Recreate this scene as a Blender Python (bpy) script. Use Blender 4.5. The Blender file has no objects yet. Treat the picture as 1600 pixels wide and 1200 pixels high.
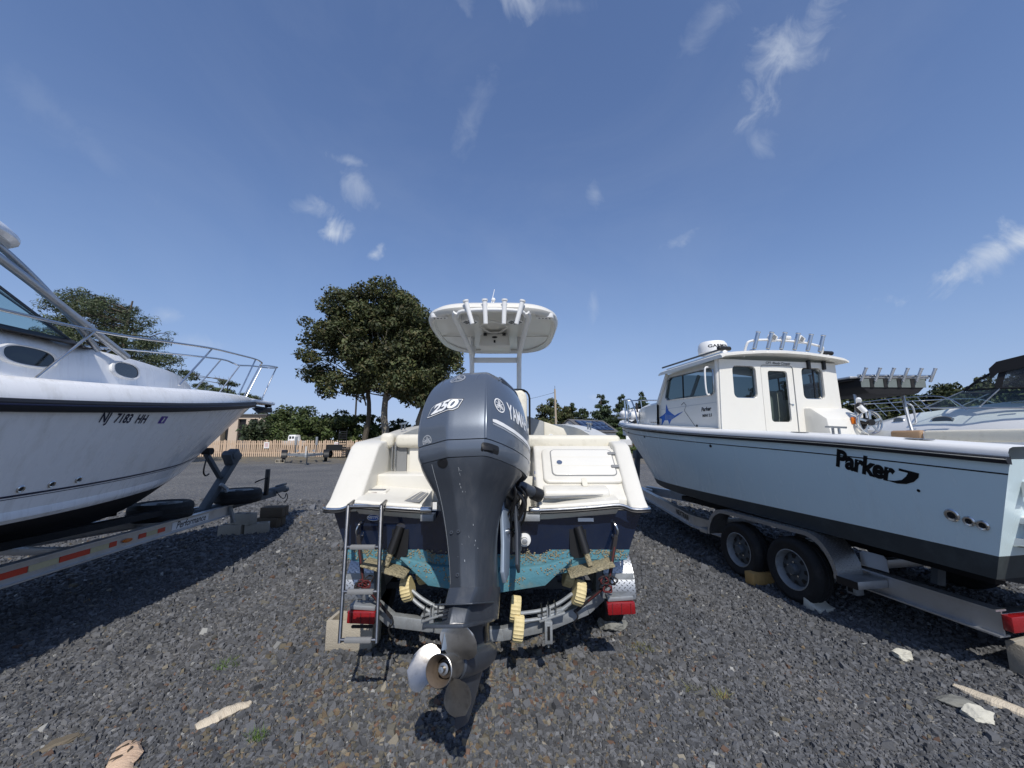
import bpy, bmesh, math, random
import numpy as np
from mathutils import Vector, Matrix, Euler
from mathutils.bvhtree import BVHTree
from math import sin, cos, pi, radians as rad

S = bpy.context.scene
COL = S.collection
# ------------------------------------------------------------------ camera, sky, sun, exposure
cam_d = bpy.data.cameras.new('camera'); cam = bpy.data.objects.new('camera', cam_d); COL.objects.link(cam)
cam.location = (0, 0, 1.75); cam.rotation_euler = (rad(90 + 8.2), 0, 0)
cam_d.sensor_width = 36; cam_d.lens = 36 * 600 / 1600; cam_d.clip_start = .05; cam_d.clip_end = 3000
S.camera = cam
SUN = Vector((.13, -.90, 1.0)).normalized()
sd = bpy.data.lights.new('sun', 'SUN'); sd.energy = 3.05; sd.angle = rad(.53); sd.color = (1, .955, .88)
so = bpy.data.objects.new('sun', sd); COL.objects.link(so); so.rotation_euler = SUN.to_track_quat('Z', 'Y').to_euler(); so.location = (0, 0, 30)
S.view_settings.view_transform = 'Standard'; S.view_settings.look = 'None'; S.view_settings.exposure = .32; S.view_settings.gamma = 1
S.view_settings.use_curve_mapping = False
S.cycles.use_denoising = True; S.cycles.max_bounces = 8; S.cycles.transparent_max_bounces = 12
S.render.use_persistent_data = False

W = bpy.data.worlds.new('World'); S.world = W; W.use_nodes = True
def build_world():
    nt = W.node_tree; nt.nodes.clear(); N = nt.nodes.new; L = nt.links.new
    out = N('ShaderNodeOutputWorld'); bg = N('ShaderNodeBackground'); L(bg.outputs[0], out.inputs[0])
    sky = N('ShaderNodeTexSky'); sky.sky_type = 'NISHITA'; sky.sun_disc = False
    sky.sun_elevation = math.asin(SUN.z); sky.sun_rotation = math.atan2(SUN.x, SUN.y)
    sky.altitude = 0; sky.air_density = 1.0; sky.dust_density = .25; sky.ozone_density = 2.2
    bg.inputs[1].default_value = .13
    tc = N('ShaderNodeTexCoord')
    def math_(op, a, b=None, c=None, clamp=False):
        n = N('ShaderNodeMath'); n.operation = op; n.use_clamp = clamp
        for i, x in enumerate((a, b, c)):
            if x is None: continue
            if hasattr(x, 'links'): L(x, n.inputs[i])
            else: n.inputs[i].default_value = x
        return n.outputs[0]
    def dot(vec):
        n = N('ShaderNodeVectorMath'); n.operation = 'DOT_PRODUCT'; L(tc.outputs['Generated'], n.inputs[0]); n.inputs[1].default_value = vec; return n.outputs['Value']
    def noise(scale, detail, rough, dist=0, sc=(1, 1, 1), rot=(0, 0, 0)):
        mp = N('ShaderNodeMapping'); L(tc.outputs['Generated'], mp.inputs[0]); mp.inputs['Scale'].default_value = sc; mp.inputs['Rotation'].default_value = rot
        n = N('ShaderNodeTexNoise'); L(mp.outputs[0], n.inputs[0]); n.inputs['Scale'].default_value = scale; n.inputs['Detail'].default_value = detail
        n.inputs['Roughness'].default_value = rough; n.inputs['Distortion'].default_value = dist; return n.outputs[0]
    fine = noise(15, 9, .6, .8, (1, 1, .8)); mid = noise(5, 5, .55, .6)
    # thin veil of high cirrus all over the sky
    ci = noise(2.2, 7, .6, .7, (1, .55, 1.6), (0, .3, .5))
    mr = N('ShaderNodeMapRange'); L(ci, mr.inputs[0]); mr.inputs[1].default_value = .45; mr.inputs[2].default_value = .85; mr.inputs[3].default_value = 0; mr.inputs[4].default_value = .07
    total = mr.outputs[0]
    # small fair-weather wisps, given by azimuth / elevation of the sky, size and slant (degrees)
    def d3(az, el): return Vector((sin(rad(az)) * cos(rad(el)), cos(rad(az)) * cos(rad(el)), sin(rad(el))))
    for az, el, ra, rb, sl, k in [(38.5, 40.5, 8.0, 4.8, 40, .55), (54.5, 17.2, 8.5, 3.0, 18, .95), (-26.1, 27, 3.0, 2.2, 30, .85), (-29.6, 29.3, 3.4, 1.7, 10, .40), (-22.8, 33.0, 4.0, 3.0, -35, .36), (-25.1, 35.7, 3.6, 1.0, 3, .34),
                                  (-20.7, 25.4, 1.9, 1.0, 45, .6), (0, 53.8, 5.0, 2.6, -20, .62), (-8.9, 52.4, 3.5, 2.0, -40, .28), (9, 52.5, 5, 1.5, -10, .16), (24.4, 26.2, 4.2, 1.8, 25, .30), (31, 47, 5, 2.0, 30, .2), (36.2, 34.6, 2.2, 3.2, 40, .26), (13.3, 34, 1.6, 3.0, 0, .2),
                                  (12.3, 6.1, 3.4, 1.0, -8, .3), (-42.9, 13.7, 2.6, 1.4, 10, .28), (-39.5, 11, 5, 1.5, 0, .22), (-52, 29, 12, 2.2, -28, .07), (-7, 43, 2.5, 8, -25, .15), (12.5, 19, 1.4, 5, -8, .2), (95, 30, 10, 4, 20, .6), (150, 38, 9, 4, -10, .5), (-100, 25, 9, 3, 8, .5), (-150, 45, 8, 4, 20, .5), (190, 20, 8, 3, 0, .6)]:
        c = d3(az, el); e = d3(az + 90, 0); u = c.cross(e) * -1
        if u.z < 0: u = -u
        a = (e * cos(rad(sl)) + u * sin(rad(sl))).normalized(); b = c.cross(a)
        x = math_('DIVIDE', dot(a), sin(rad(ra))); y = math_('DIVIDE', dot(b), sin(rad(rb)))
        r2 = math_('ADD', math_('MULTIPLY', x, x), math_('MULTIPLY', y, y))
        fr = math_('GREATER_THAN', dot(c), 0)
        # wispy edge: distance field eaten by noise
        f = math_('SUBTRACT', math_('ADD', math_('MULTIPLY', fine, 2.4), math_('MULTIPLY', mid, 1.3)), math_('ADD', math_('SQRT', r2), 1.10))
        f = math_('MULTIPLY', math_('SMOOTH_MIN', math_('MULTIPLY', math_('POWER', math_('MAXIMUM', f, 0), 1.3), 1.1), 1.0, .3), fr)
        total = math_('MAXIMUM', total, math_('MULTIPLY', f, k))
    # the camera's shoulder, applied evenly to the whole sky: x / sqrt(1 + (x / c)^2)
    sp = N('ShaderNodeSeparateColor'); L(sky.outputs[0], sp.inputs[0]); cb = N('ShaderNodeCombineColor'); gs = (.112, .116, .137)
    for i, c in enumerate((.385, .51, .80)):
        x = math_('MULTIPLY', sp.outputs[i], gs[i]); q = math_('DIVIDE', x, c); L(math_('DIVIDE', math_('DIVIDE', x, math_('SQRT', math_('MULTIPLY_ADD', q, q, 1.0))), .13), cb.inputs[i])
    mix = N('ShaderNodeMix'); mix.data_type = 'RGBA'; L(math_('MINIMUM', total, .92), mix.inputs[0]); L(cb.outputs[0], mix.inputs[6]); mix.inputs[7].default_value = (4.0, 4.4, 5.0, 1)
    L(mix.outputs[2], bg.inputs[0])
build_world()

# ------------------------------------------------------------------ mesh helpers
V = Vector
class MB:
    def __init__(s): s.v = []; s.f = []; s.m = []
    def add(s, vs, fs, mi=0):
        o = len(s.v); s.v += [tuple(p) for p in vs]; s.f += [tuple(i + o for i in f) for f in fs]; s.m += [mi] * len(fs); return s
    def box(s, c, d, rot=None, mi=0, taper=1.0):
        hx, hy, hz = d[0] / 2, d[1] / 2, d[2] / 2
        vs = [V((x * hx * (taper if z > 0 else 1), y * hy * (taper if z > 0 else 1), z * hz)) for z in (-1, 1) for x, y in ((-1, -1), (1, -1), (1, 1), (-1, 1))]
        if rot is not None:
            R = Euler(rot).to_matrix(); vs = [R @ p for p in vs]
        return s.add([p + V(c) for p in vs], [(3, 2, 1, 0), (4, 5, 6, 7), (0, 1, 5, 4), (1, 2, 6, 5), (2, 3, 7, 6), (3, 0, 4, 7)], mi)
    def bar(s, p0, p1, w, h, up=(0, 0, 1), mi=0):
        p0, p1 = V(p0), V(p1); d = (p1 - p0).normalized(); a = d.cross(V(up))
        if a.length < 1e-4: a = d.cross(V((0, 1, 0)))
        a.normalize(); b = a.cross(d)
        vs = [p + a * (x * w / 2) + b * (z * h / 2) for p in (p0, p1) for x, z in ((-1, -1), (1, -1), (1, 1), (-1, 1))]
        return s.add(vs, [(0, 1, 2, 3), (7, 6, 5, 4), (0, 4, 5, 1), (1, 5, 6, 2), (2, 6, 7, 3), (3, 7, 4, 0)], mi)
    def tube(s, pts, r, n=8, closed=False, mi=0, cap=True):
        P = [V(p) for p in pts]; m = len(P); R = r if isinstance(r, (list, tuple)) else [r] * m
        rings = []; prev = None
        for i, p in enumerate(P):
            if closed: t = (P[(i + 1) % m] - P[i - 1])
            else: t = P[min(i + 1, m - 1)] - P[max(i - 1, 0)]
            t.normalize()
            if prev is None:
                a = t.cross(V((0, 0, 1)))
                if a.length < .05: a = t.cross(V((0, 1, 0)))
            else: a = prev - t * prev.dot(t)
            a.normalize(); prev = a; b = t.cross(a)
            rings.append([p + a * (cos(2 * pi * k / n) * R[i]) + b * (sin(2 * pi * k / n) * R[i]) for k in range(n)])
        if closed: rings.append(rings[0])
        return s.loft(rings, cap=cap and not closed, mi=mi)
    def cyl(s, p0, p1, r0, r1=None, n=16, mi=0): return s.tube([p0, p1], [r0, r0 if r1 is None else r1], n, mi=mi)
    def loft(s, rings, cap=True, mi=0, ring=True):
        n = len(rings[0]); vs = [p for r in rings for p in r]; fs = []
        for i in range(len(rings) - 1):
            for k in range(n if ring else n - 1):
                a, b = i * n + k, i * n + (k + 1) % n; fs.append((a, b, b + n, a + n))
        if cap: fs.append(tuple(range(n - 1, -1, -1))); fs.append(tuple(range((len(rings) - 1) * n, len(rings) * n)))
        return s.add(vs, fs, mi)
    def grid(s, rows, mi=0): return s.loft(rows, cap=False, ring=False, mi=mi)
    def lathe(s, prof, M=None, n=24, mi=0, cap=False):
        M = M or Matrix()
        return s.loft([[M @ V((r * cos(2 * pi * k / n), r * sin(2 * pi * k / n), z)) for k in range(n)] for r, z in prof], cap=cap, mi=mi)
    def prism(s, poly, o, ax, ay, depth, mi=0):
        o, ax, ay = V(o), V(ax).normalized(), V(ay).normalized(); nz = ax.cross(ay) * depth
        a = [o + ax * x + ay * y for x, y in poly]; n = len(a)
        return s.add(a + [p + nz for p in a], [tuple(range(n - 1, -1, -1)), tuple(range(n, 2 * n))] + [(i, (i + 1) % n, (i + 1) % n + n, i + n) for i in range(n)], mi)
    def ball(s, c, r, n=12, m=8, mi=0):
        c = V(c); r = (r, r, r) if not isinstance(r, (tuple, list)) else r
        return s.loft([[c + V((r[0] * sin(pi * j / m) * cos(2 * pi * k / n), r[1] * sin(pi * j / m) * sin(2 * pi * k / n), -r[2] * cos(pi * j / m))) for k in range(n)] for j in [.05] + list(range(1, m)) + [m - .05]], cap=True, mi=mi)
    def build(s, name, mats, parent=None, bevel=0, seg=2, ang=32, smooth=True, shell=0, loc=None, rot=None):
        me = bpy.data.meshes.new(name); me.from_pydata(s.v, [], s.f)
        for m in (mats if isinstance(mats, (list, tuple)) else [mats]): me.materials.append(m)
        me.polygons.foreach_set('material_index', s.m)
        bm = bmesh.new(); bm.from_mesh(me)
        bmesh.ops.remove_doubles(bm, verts=bm.verts, dist=1e-5)
        bmesh.ops.recalc_face_normals(bm, faces=bm.faces)
        if shell: bmesh.ops.solidify(bm, geom=bm.faces[:], thickness=shell)
        if bevel:
            es = [e for e in bm.edges if len(e.link_faces) == 2 and e.calc_face_angle(0) > rad(28)]
            bmesh.ops.bevel(bm, geom=es, offset=bevel, segments=seg, affect='EDGES', profile=.5, clamp_overlap=True)
        bm.to_mesh(me); bm.free()
        if smooth:
            me.polygons.foreach_set('use_smooth', [True] * len(me.polygons)); me.set_sharp_from_angle(angle=rad(ang))
        me.update()
        o = bpy.data.objects.new(name, me); COL.objects.link(o)
        if parent is not None: o.parent = parent
        if loc is not None: o.location = loc
        if rot is not None: o.rotation_euler = rot
        return o

def tag(o, label=None, cat=None, group=None, kind=None):
    if label: o['label'] = label
    if cat: o['category'] = cat
    if group: o['group'] = group
    if kind: o['kind'] = kind
    return o
def thing(name, label, cat, loc=(0, 0, 0), rz=0, group=None):
    o = bpy.data.objects.new(name, None); COL.objects.link(o); o.location = loc; o.rotation_euler = (0, 0, rz); o.empty_display_size = .1
    return tag(o, label, cat, group)
def dup(o, loc=None, rz=None, label=None, parent=None, group=None):
    c = o.copy(); COL.objects.link(c); c.parent = parent
    if loc is not None: c.location = loc
    if rz is not None: c.rotation_euler = (0, 0, rz)
    if label: c['label'] = label
    if group: c['group'] = group
    for ch in list(KIDS.get(o.name, [])) or [k for k in o.children]: dup(ch, parent=c)
    return c
KIDS = {}
def lerp(a, b, t): return a + (b - a) * t
def interp(x, pts):
    if x <= pts[0][0]: return pts[0][1]
    for (a, b), (c, d) in zip(pts, pts[1:]):
        if x <= c:
            t = (x - a) / (c - a); return b + (d - b) * t
    return pts[-1][1]
def spl(x, pts):                       # smooth (Catmull-Rom) interpolation of (x, y) pairs
    n = len(pts)
    if x <= pts[0][0]: return pts[0][1]
    if x >= pts[-1][0]: return pts[-1][1]
    i = max(k for k in range(n - 1) if pts[k][0] <= x)
    def sl(k):
        a, b = max(k - 1, 0), min(k + 1, n - 1); return (pts[b][1] - pts[a][1]) / (pts[b][0] - pts[a][0])
    h = pts[i + 1][0] - pts[i][0]; t = (x - pts[i][0]) / h
    return (2 * t**3 - 3 * t * t + 1) * pts[i][1] + (t**3 - 2 * t * t + t) * h * sl(i) + (3 * t * t - 2 * t**3) * pts[i + 1][1] + (t**3 - t * t) * h * sl(i + 1)
def crv(pts, n=6, closed=False):       # Catmull-Rom through points
    P = [V(p) for p in pts]; m = len(P); out = []
    for i in range(m if closed else m - 1):
        p0, p1, p2, p3 = (P[(i - 1) % m], P[i], P[(i + 1) % m], P[(i + 2) % m]) if closed else (P[max(i - 1, 0)], P[i], P[i + 1], P[min(i + 2, m - 1)])
        for k in range(n):
            t = k / n; out.append(.5 * ((2 * p1) + (p2 - p0) * t + (2 * p0 - 5 * p1 + 4 * p2 - p3) * t * t + (3 * p1 - p0 - 3 * p2 + p3) * t**3))
    if not closed: out.append(P[-1])
    return out
def rrect(w, h, r, n=4):               # rounded rectangle outline
    out = []
    for cx, cy, a in ((w / 2 - r, h / 2 - r, 0), (-w / 2 + r, h / 2 - r, 90), (-w / 2 + r, -h / 2 + r, 180), (w / 2 - r, -h / 2 + r, 270)):
        for k in range(n + 1): t = rad(a + 90 * k / n); out.append((cx + r * cos(t), cy + r * sin(t)))
    return out
def oval(a, b, n=24, e=2.0): return [(math.copysign(abs(cos(t))**(2 / e), cos(t)) * a, math.copysign(abs(sin(t))**(2 / e), sin(t)) * b) for t in [2 * pi * k / n for k in range(n)]]

# ------------------------------------------------------------------ lettering: glyph meshes made from the built-in font, then draped on surfaces
def text_mesh(body, size, bold=0, shear=0, space=1.0, sx=1.0):
    cu = bpy.data.curves.new('t', 'FONT'); cu.body = body; cu.size = size; cu.align_x = 'CENTER'; cu.align_y = 'CENTER'; cu.offset = bold; cu.shear = shear; cu.space_character = space
    cu.resolution_u = 4
    o = bpy.data.objects.new('t', cu); COL.objects.link(o); dg = bpy.context.evaluated_depsgraph_get()
    me = bpy.data.meshes.new_from_object(o.evaluated_get(dg)); vs = [(v.co.x * sx, v.co.y) for v in me.vertices]; fs = [tuple(p.vertices) for p in me.polygons]
    bpy.data.objects.remove(o); bpy.data.curves.remove(cu); bpy.data.meshes.remove(me)
    return vs, fs
def poly_mesh(poly): return list(poly), [tuple(range(len(poly)))]
def ring_mesh(a, b): n = len(a); return list(a) + list(b), [(i, (i + 1) % n, (i + 1) % n + n, i + n) for i in range(n)]
def bvh_of(*objs):
    vs, fs = [], []
    for o in objs:
        k = len(vs); vs += [v.co.copy() for v in o.data.vertices]; fs += [tuple(i + k for i in p.vertices) for p in o.data.polygons]
    return BVHTree.FromPolygons(vs, fs)
def drape(name, m2, o, ax, ay, bvh, mat, parent, off=.002, cut=.03, back=.6):
    # lay a flat shape (2-D mesh) on a curved surface: cast along the plane's normal
    vs, fs = m2; o, ax, ay = V(o), V(ax).normalized(), V(ay); ay = (ay - ax * ay.dot(ax)).normalized(); nz = ax.cross(ay)
    bm = bmesh.new(); bv = [bm.verts.new((x, y, 0)) for x, y in vs]
    for f in fs:
        try: bm.faces.new([bv[i] for i in f])
        except ValueError: pass
    bmesh.ops.triangulate(bm, faces=bm.faces)
    for _ in range(4):
        es = [e for e in bm.edges if e.calc_length() > cut]
        if not es: break
        bmesh.ops.subdivide_edges(bm, edges=es, cuts=1); bmesh.ops.triangulate(bm, faces=bm.faces)
    for v in bm.verts:
        p = o + ax * v.co.x + ay * v.co.y
        h = bvh.ray_cast(p + nz * back, -nz, back * 2.5)
        q = h[0] + nz * off if h[0] is not None else bvh.find_nearest(p)[0] + nz * off
        v.co = q
    me = bpy.data.meshes.new(name); bm.to_mesh(me); bm.free(); me.materials.append(mat)
    ob = bpy.data.objects.new(name, me); COL.objects.link(ob); ob.parent = parent
    return ob

# ------------------------------------------------------------------ materials
def mat(name, col, rough=.5, metal=0, var=.08, scale=6, bump=0, bscale=40, dirt=None, dscale=3, damt=.5, coat=0, spec=.5, rvar=.08, trans=0, alpha=1, ior=1.45, streak=(1, 1, 1), bdist=.01):
    m = bpy.data.materials.new(name); m.use_nodes = True; nt = m.node_tree; N = nt.nodes.new; L = nt.links.new
    b = nt.nodes['Principled BSDF']; b.inputs['Roughness'].default_value = rough; b.inputs['Metallic'].default_value = metal
    b.inputs['Coat Weight'].default_value = coat; b.inputs['Coat Roughness'].default_value = .06; b.inputs['Specular IOR Level'].default_value = spec
    b.inputs['Transmission Weight'].default_value = trans; b.inputs['Alpha'].default_value = alpha; b.inputs['IOR'].default_value = ior
    tc = N('ShaderNodeTexCoord'); mp = N('ShaderNodeMapping'); mp.inputs['Scale'].default_value = streak; L(tc.outputs['Object'], mp.inputs[0])
    n1 = N('ShaderNodeTexNoise'); n1.inputs['Scale'].default_value = scale; n1.inputs['Detail'].default_value = 6; n1.inputs['Roughness'].default_value = .6; L(mp.outputs[0], n1.inputs[0])
    def mx(f, a, c2, ty='MIX'):
        n = N('ShaderNodeMix'); n.data_type = 'RGBA'; n.blend_type = ty
        for sck, x in ((n.inputs[0], f), (n.inputs[6], a), (n.inputs[7], c2)):
            if hasattr(x, 'links'): L(x, sck)
            else: sck.default_value = x if not isinstance(x, tuple) else (*x, 1)
        return n.outputs[2]
    lo = tuple(c * (1 - var) for c in col); hi = tuple(min(1, c * (1 + var)) for c in col)
    colr = mx(n1.outputs[0], lo, hi)
    if dirt:
        n2 = N('ShaderNodeTexNoise'); n2.inputs['Scale'].default_value = dscale; n2.inputs['Detail'].default_value = 9; n2.inputs['Roughness'].default_value = .7; L(mp.outputs[0], n2.inputs[0])
        mr = N('ShaderNodeMapRange'); mr.inputs[1].default_value = .52; mr.inputs[2].default_value = .72; mr.inputs[4].default_value = damt; L(n2.outputs[0], mr.inputs[0])
        colr = mx(mr.outputs[0], colr, dirt)
    L(colr, b.inputs['Base Color'])
    if rvar:
        mr = N('ShaderNodeMapRange'); mr.inputs[3].default_value = max(.02, rough - rvar); mr.inputs[4].default_value = min(1, rough + rvar); L(n1.outputs[0], mr.inputs[0]); L(mr.outputs[0], b.inputs['Roughness'])
    if bump:
        n3 = N('ShaderNodeTexNoise'); n3.inputs['Scale'].default_value = bscale; n3.inputs['Detail'].default_value = 5; L(mp.outputs[0], n3.inputs[0])
        bp = N('ShaderNodeBump'); bp.inputs['Strength'].default_value = bump; bp.inputs['Distance'].default_value = bdist; L(n3.outputs[0], bp.inputs['Height']); L(bp.outputs[0], b.inputs['Normal'])
    m['nodes_mix'] = 1
    return m
def attr_mat(name, rough=.85, bump=.3, bscale=60, sheen=0, trans=0, attr='tint', hueshift=None):
    m = bpy.data.materials.new(name); m.use_nodes = True; nt = m.node_tree; N = nt.nodes.new; L = nt.links.new; b = nt.nodes['Principled BSDF']
    a = N('ShaderNodeAttribute'); a.attribute_name = attr; L(a.outputs['Color'], b.inputs['Base Color']); b.inputs['Roughness'].default_value = rough
    if bump:
        tc = N('ShaderNodeTexCoord'); n3 = N('ShaderNodeTexNoise'); n3.inputs['Scale'].default_value = bscale; n3.inputs['Detail'].default_value = 4; L(tc.outputs['Object'], n3.inputs[0])
        bp = N('ShaderNodeBump'); bp.inputs['Strength'].default_value = bump; bp.inputs['Distance'].default_value = .01; L(n3.outputs[0], bp.inputs['Height']); L(bp.outputs[0], b.inputs['Normal'])
    if trans:
        tr = N('ShaderNodeBsdfTranslucent'); L(a.outputs['Color'], tr.inputs[0]); mx = N('ShaderNodeMixShader'); mx.inputs[0].default_value = trans
        L(b.outputs[0], mx.inputs[1]); L(tr.outputs[0], mx.inputs[2]); L(mx.outputs[0], nt.nodes['Material Output'].inputs[0])
    return m

M = {}
M['cream'] = mat('gelcoat_cream', (.715, .69, .62), .36, var=.05, scale=5, dirt=(.50, .46, .37), dscale=4, damt=.28, bump=.06, bscale=9, coat=.25)
M['cream2'] = mat('gelcoat_warm_white', (.73, .71, .65), .36, var=.04, scale=3, dirt=(.62, .58, .48), dscale=3, damt=.25, coat=.2)
M['white'] = mat('gelcoat_white', (.89, .893, .895), .28, var=.03, scale=2.5, dirt=(.58, .57, .53), dscale=2.2, damt=.5, coat=.35, streak=(3.5, 3.5, .35))
M['whitedeck'] = mat('gelcoat_deck', (.78, .78, .765), .45, var=.04, scale=7, dirt=(.55, .54, .5), dscale=7, damt=.3)
M['plastic'] = mat('white_plastic', (.78, .78, .77), .4, var=.03)
M['navy'] = mat('gelcoat_navy', (.007, .014, .038), .14, var=.2, scale=4, coat=.8, rvar=.05, dirt=(.022, .028, .042), dscale=5, damt=.4)
M['teal'] = mat('antifoul_teal', (.085, .235, .295), .75, var=.22, scale=9, dirt=(.27, .27, .20), dscale=8, damt=.6, bump=.3, bscale=50)
M['growth'] = mat('dried_growth', (.34, .295, .19), .95, var=.5, scale=45, dirt=(.12, .13, .11), dscale=22, damt=.85, bump=1, bscale=60, bdist=.03)
M['black_af'] = mat('antifoul_black', (.012, .012, .014), .75, var=.3, scale=5, dirt=(.05, .05, .05), dscale=5, damt=.4, bump=.2)
M['band'] = mat('antifoul_band', (.035, .042, .045), .55, var=.2, scale=4, dirt=(.07, .085, .085), dscale=4, damt=.5)
M['black'] = mat('black_plastic', (.012, .012, .013), .42, var=.2)
M['rubber'] = mat('tyre_rubber', (.014, .014, .015), .78, var=.3, scale=12, dirt=(.06, .055, .05), dscale=9, damt=.35, bump=.2, bscale=60)
M['rail_black'] = mat('rub_rail_black', (.014, .015, .019), .5, var=.2, scale=10)
M['ice'] = mat('gelcoat_ice_blue', (.67, .81, .84), .26, var=.03, scale=2, coat=.3, dirt=(.60, .68, .68), dscale=2.0, damt=.45, streak=(3.5, 3.5, .3))
M['steel'] = mat('stainless', (.62, .62, .61), .2, 1, var=.08, scale=15)
M['steel_dark'] = mat('weathered_stainless', (.33, .32, .31), .3, 1, var=.2, scale=12, dirt=(.16, .15, .14), dscale=10, damt=.5)
M['alu'] = mat('brushed_aluminium', (.52, .53, .54), .45, .85, var=.15, scale=8, dirt=(.27, .27, .26), dscale=6, damt=.5)
M['galv'] = mat('galvanised_steel', (.34, .36, .375), .6, .55, var=.3, scale=22, dirt=(.19, .185, .17), dscale=9, damt=.65, bump=.12)
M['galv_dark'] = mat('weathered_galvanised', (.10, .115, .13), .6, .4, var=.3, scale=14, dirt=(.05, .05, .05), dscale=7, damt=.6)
M['prop'] = mat('propeller_steel', (.47, .45, .42), .34, 1, var=.2, scale=18, dirt=(.17, .14, .11), dscale=14, damt=.65)
M['prop_in'] = mat('sooty_hub', (.13, .10, .075), .7, .3, var=.35, scale=25, dirt=(.04, .03, .025), dscale=20, damt=.7)
M['eng'] = mat('engine_grey_blue', (.115, .137, .172), .32, .35, var=.1, scale=160, coat=.6, rvar=.04, dirt=(.135, .155, .185), dscale=3, damt=.25)
M['eng_leg'] = mat('engine_leg_grey', (.052, .061, .077), .42, .25, var=.12, scale=6, coat=.25, dirt=(.10, .105, .115), dscale=3, damt=.6, bump=.06, streak=(2.5, 2.5, .5))
M['bracket'] = mat('bracket_grey_blue', (.26, .32, .40), .42, .3, var=.1, scale=10, dirt=(.16, .18, .2), dscale=8, damt=.5)
M['decal_w'] = mat('decal_white', (.80, .80, .79), .4, var=.03)
M['decal_s'] = mat('decal_silver', (.42, .44, .46), .35, .3, var=.05)
M['decal_k'] = mat('decal_black', (.006, .006, .007), .35, var=.1)
M['decal_n'] = mat('decal_navy', (.012, .017, .05), .4, var=.1)
M['blue'] = mat('decal_blue', (.02, .11, .42), .4, var=.1)
M['purple'] = mat('decal_purple', (.07, .03, .30), .4, var=.1)
M['glass'] = mat('smoked_glass', (.012, .018, .02), .04, var=.1, coat=.6, spec=.8, rvar=.01)
M['glass_g'] = mat('green_tint_glass', (.55, .72, .70), .02, var=.02, trans=.92, rvar=.01)
M['acrylic'] = mat('clear_acrylic', (.9, .95, .97), .03, var=.01, trans=.95, rvar=.01, ior=1.12)
M['grey_pad'] = mat('grey_foam_pad', (.21, .215, .22), .85, var=.12, scale=40)
M['red_lens'] = mat('red_lens', (.25, .010, .013), .22, var=.25, scale=60, coat=.5, bump=.3, bscale=90)
M['red_tape'] = mat('red_reflector', (.52, .045, .02), .35, var=.15, scale=60)
M['white_tape'] = mat('yellowed_reflector', (.48, .44, .27), .35, var=.15, scale=40)
M['amber'] = mat('amber_lens', (.52, .13, .01), .3, var=.15, scale=40)
M['roller'] = mat('yellow_roller', (.66, .55, .29), .6, var=.12, scale=15, dirt=(.34, .27, .14), dscale=18, damt=.6)
M['concrete'] = mat('concrete_block', (.40, .36, .29), .92, var=.18, scale=25, dirt=(.22, .2, .17), dscale=6, damt=.5, bump=.5, bscale=90)
M['concrete_g'] = mat('concrete_grey', (.34, .31, .26), .92, var=.2, scale=25, dirt=(.2, .18, .14), dscale=6, damt=.5, bump=.5, bscale=90)
M['wood_new'] = mat('yellow_timber', (.46, .28, .10), .75, var=.2, scale=8, streak=(8, 1, 1), dirt=(.25, .14, .06), dscale=6, damt=.5)
M['wood_pale'] = mat('bleached_wood', (.62, .54, .42), .85, var=.2, scale=9, streak=(1, 9, 1), dirt=(.36, .27, .18), dscale=6, damt=.5, bump=.6, bscale=25)
M['wood_pink'] = mat('split_wood', (.66, .48, .34), .85, var=.2, scale=10, streak=(1, 7, 1), dirt=(.30, .17, .1), dscale=9, damt=.55, bump=.8, bscale=30)
M['strap_k'] = mat('black_strap', (.018, .015, .016), .8, var=.2, scale=50)
M['strap_r'] = mat('red_strap', (.10, .016, .018), .8, var=.3, scale=50)
M['vinyl'] = mat('cream_vinyl', (.70, .665, .565), .55, var=.06, scale=6, dirt=(.42, .38, .29), dscale=9, damt=.45, bump=.12, bscale=14)
M['brown_vinyl'] = mat('tan_vinyl', (.34, .22, .13), .6, var=.08)
M['canvas'] = mat('black_canvas', (.011, .011, .013), .8, var=.2, scale=12, bump=.2, bscale=10)
def clear_vinyl():
    m = bpy.data.materials.new('clear_vinyl'); m.use_nodes = True; nt = m.node_tree; N = nt.nodes.new; L = nt.links.new
    b = nt.nodes['Principled BSDF']; b.inputs['Base Color'].default_value = (.10, .11, .12, 1); b.inputs['Roughness'].default_value = .1
    t = N('ShaderNodeBsdfTransparent'); t.inputs[0].default_value = (.8, .83, .85, 1); mx = N('ShaderNodeMixShader'); mx.inputs[0].default_value = .35
    no = N('ShaderNodeTexNoise'); no.inputs['Scale'].default_value = 4; mr = N('ShaderNodeMapRange'); mr.inputs[3].default_value = .2; mr.inputs[4].default_value = .45; L(no.outputs[0], mr.inputs[0]); L(mr.outputs[0], mx.inputs[0])
    L(t.outputs[0], mx.inputs[1]); L(b.outputs[0], mx.inputs[2]); L(mx.outputs[0], nt.nodes['Material Output'].inputs[0]); return m
M['vinyl_clear'] = clear_vinyl()
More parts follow.
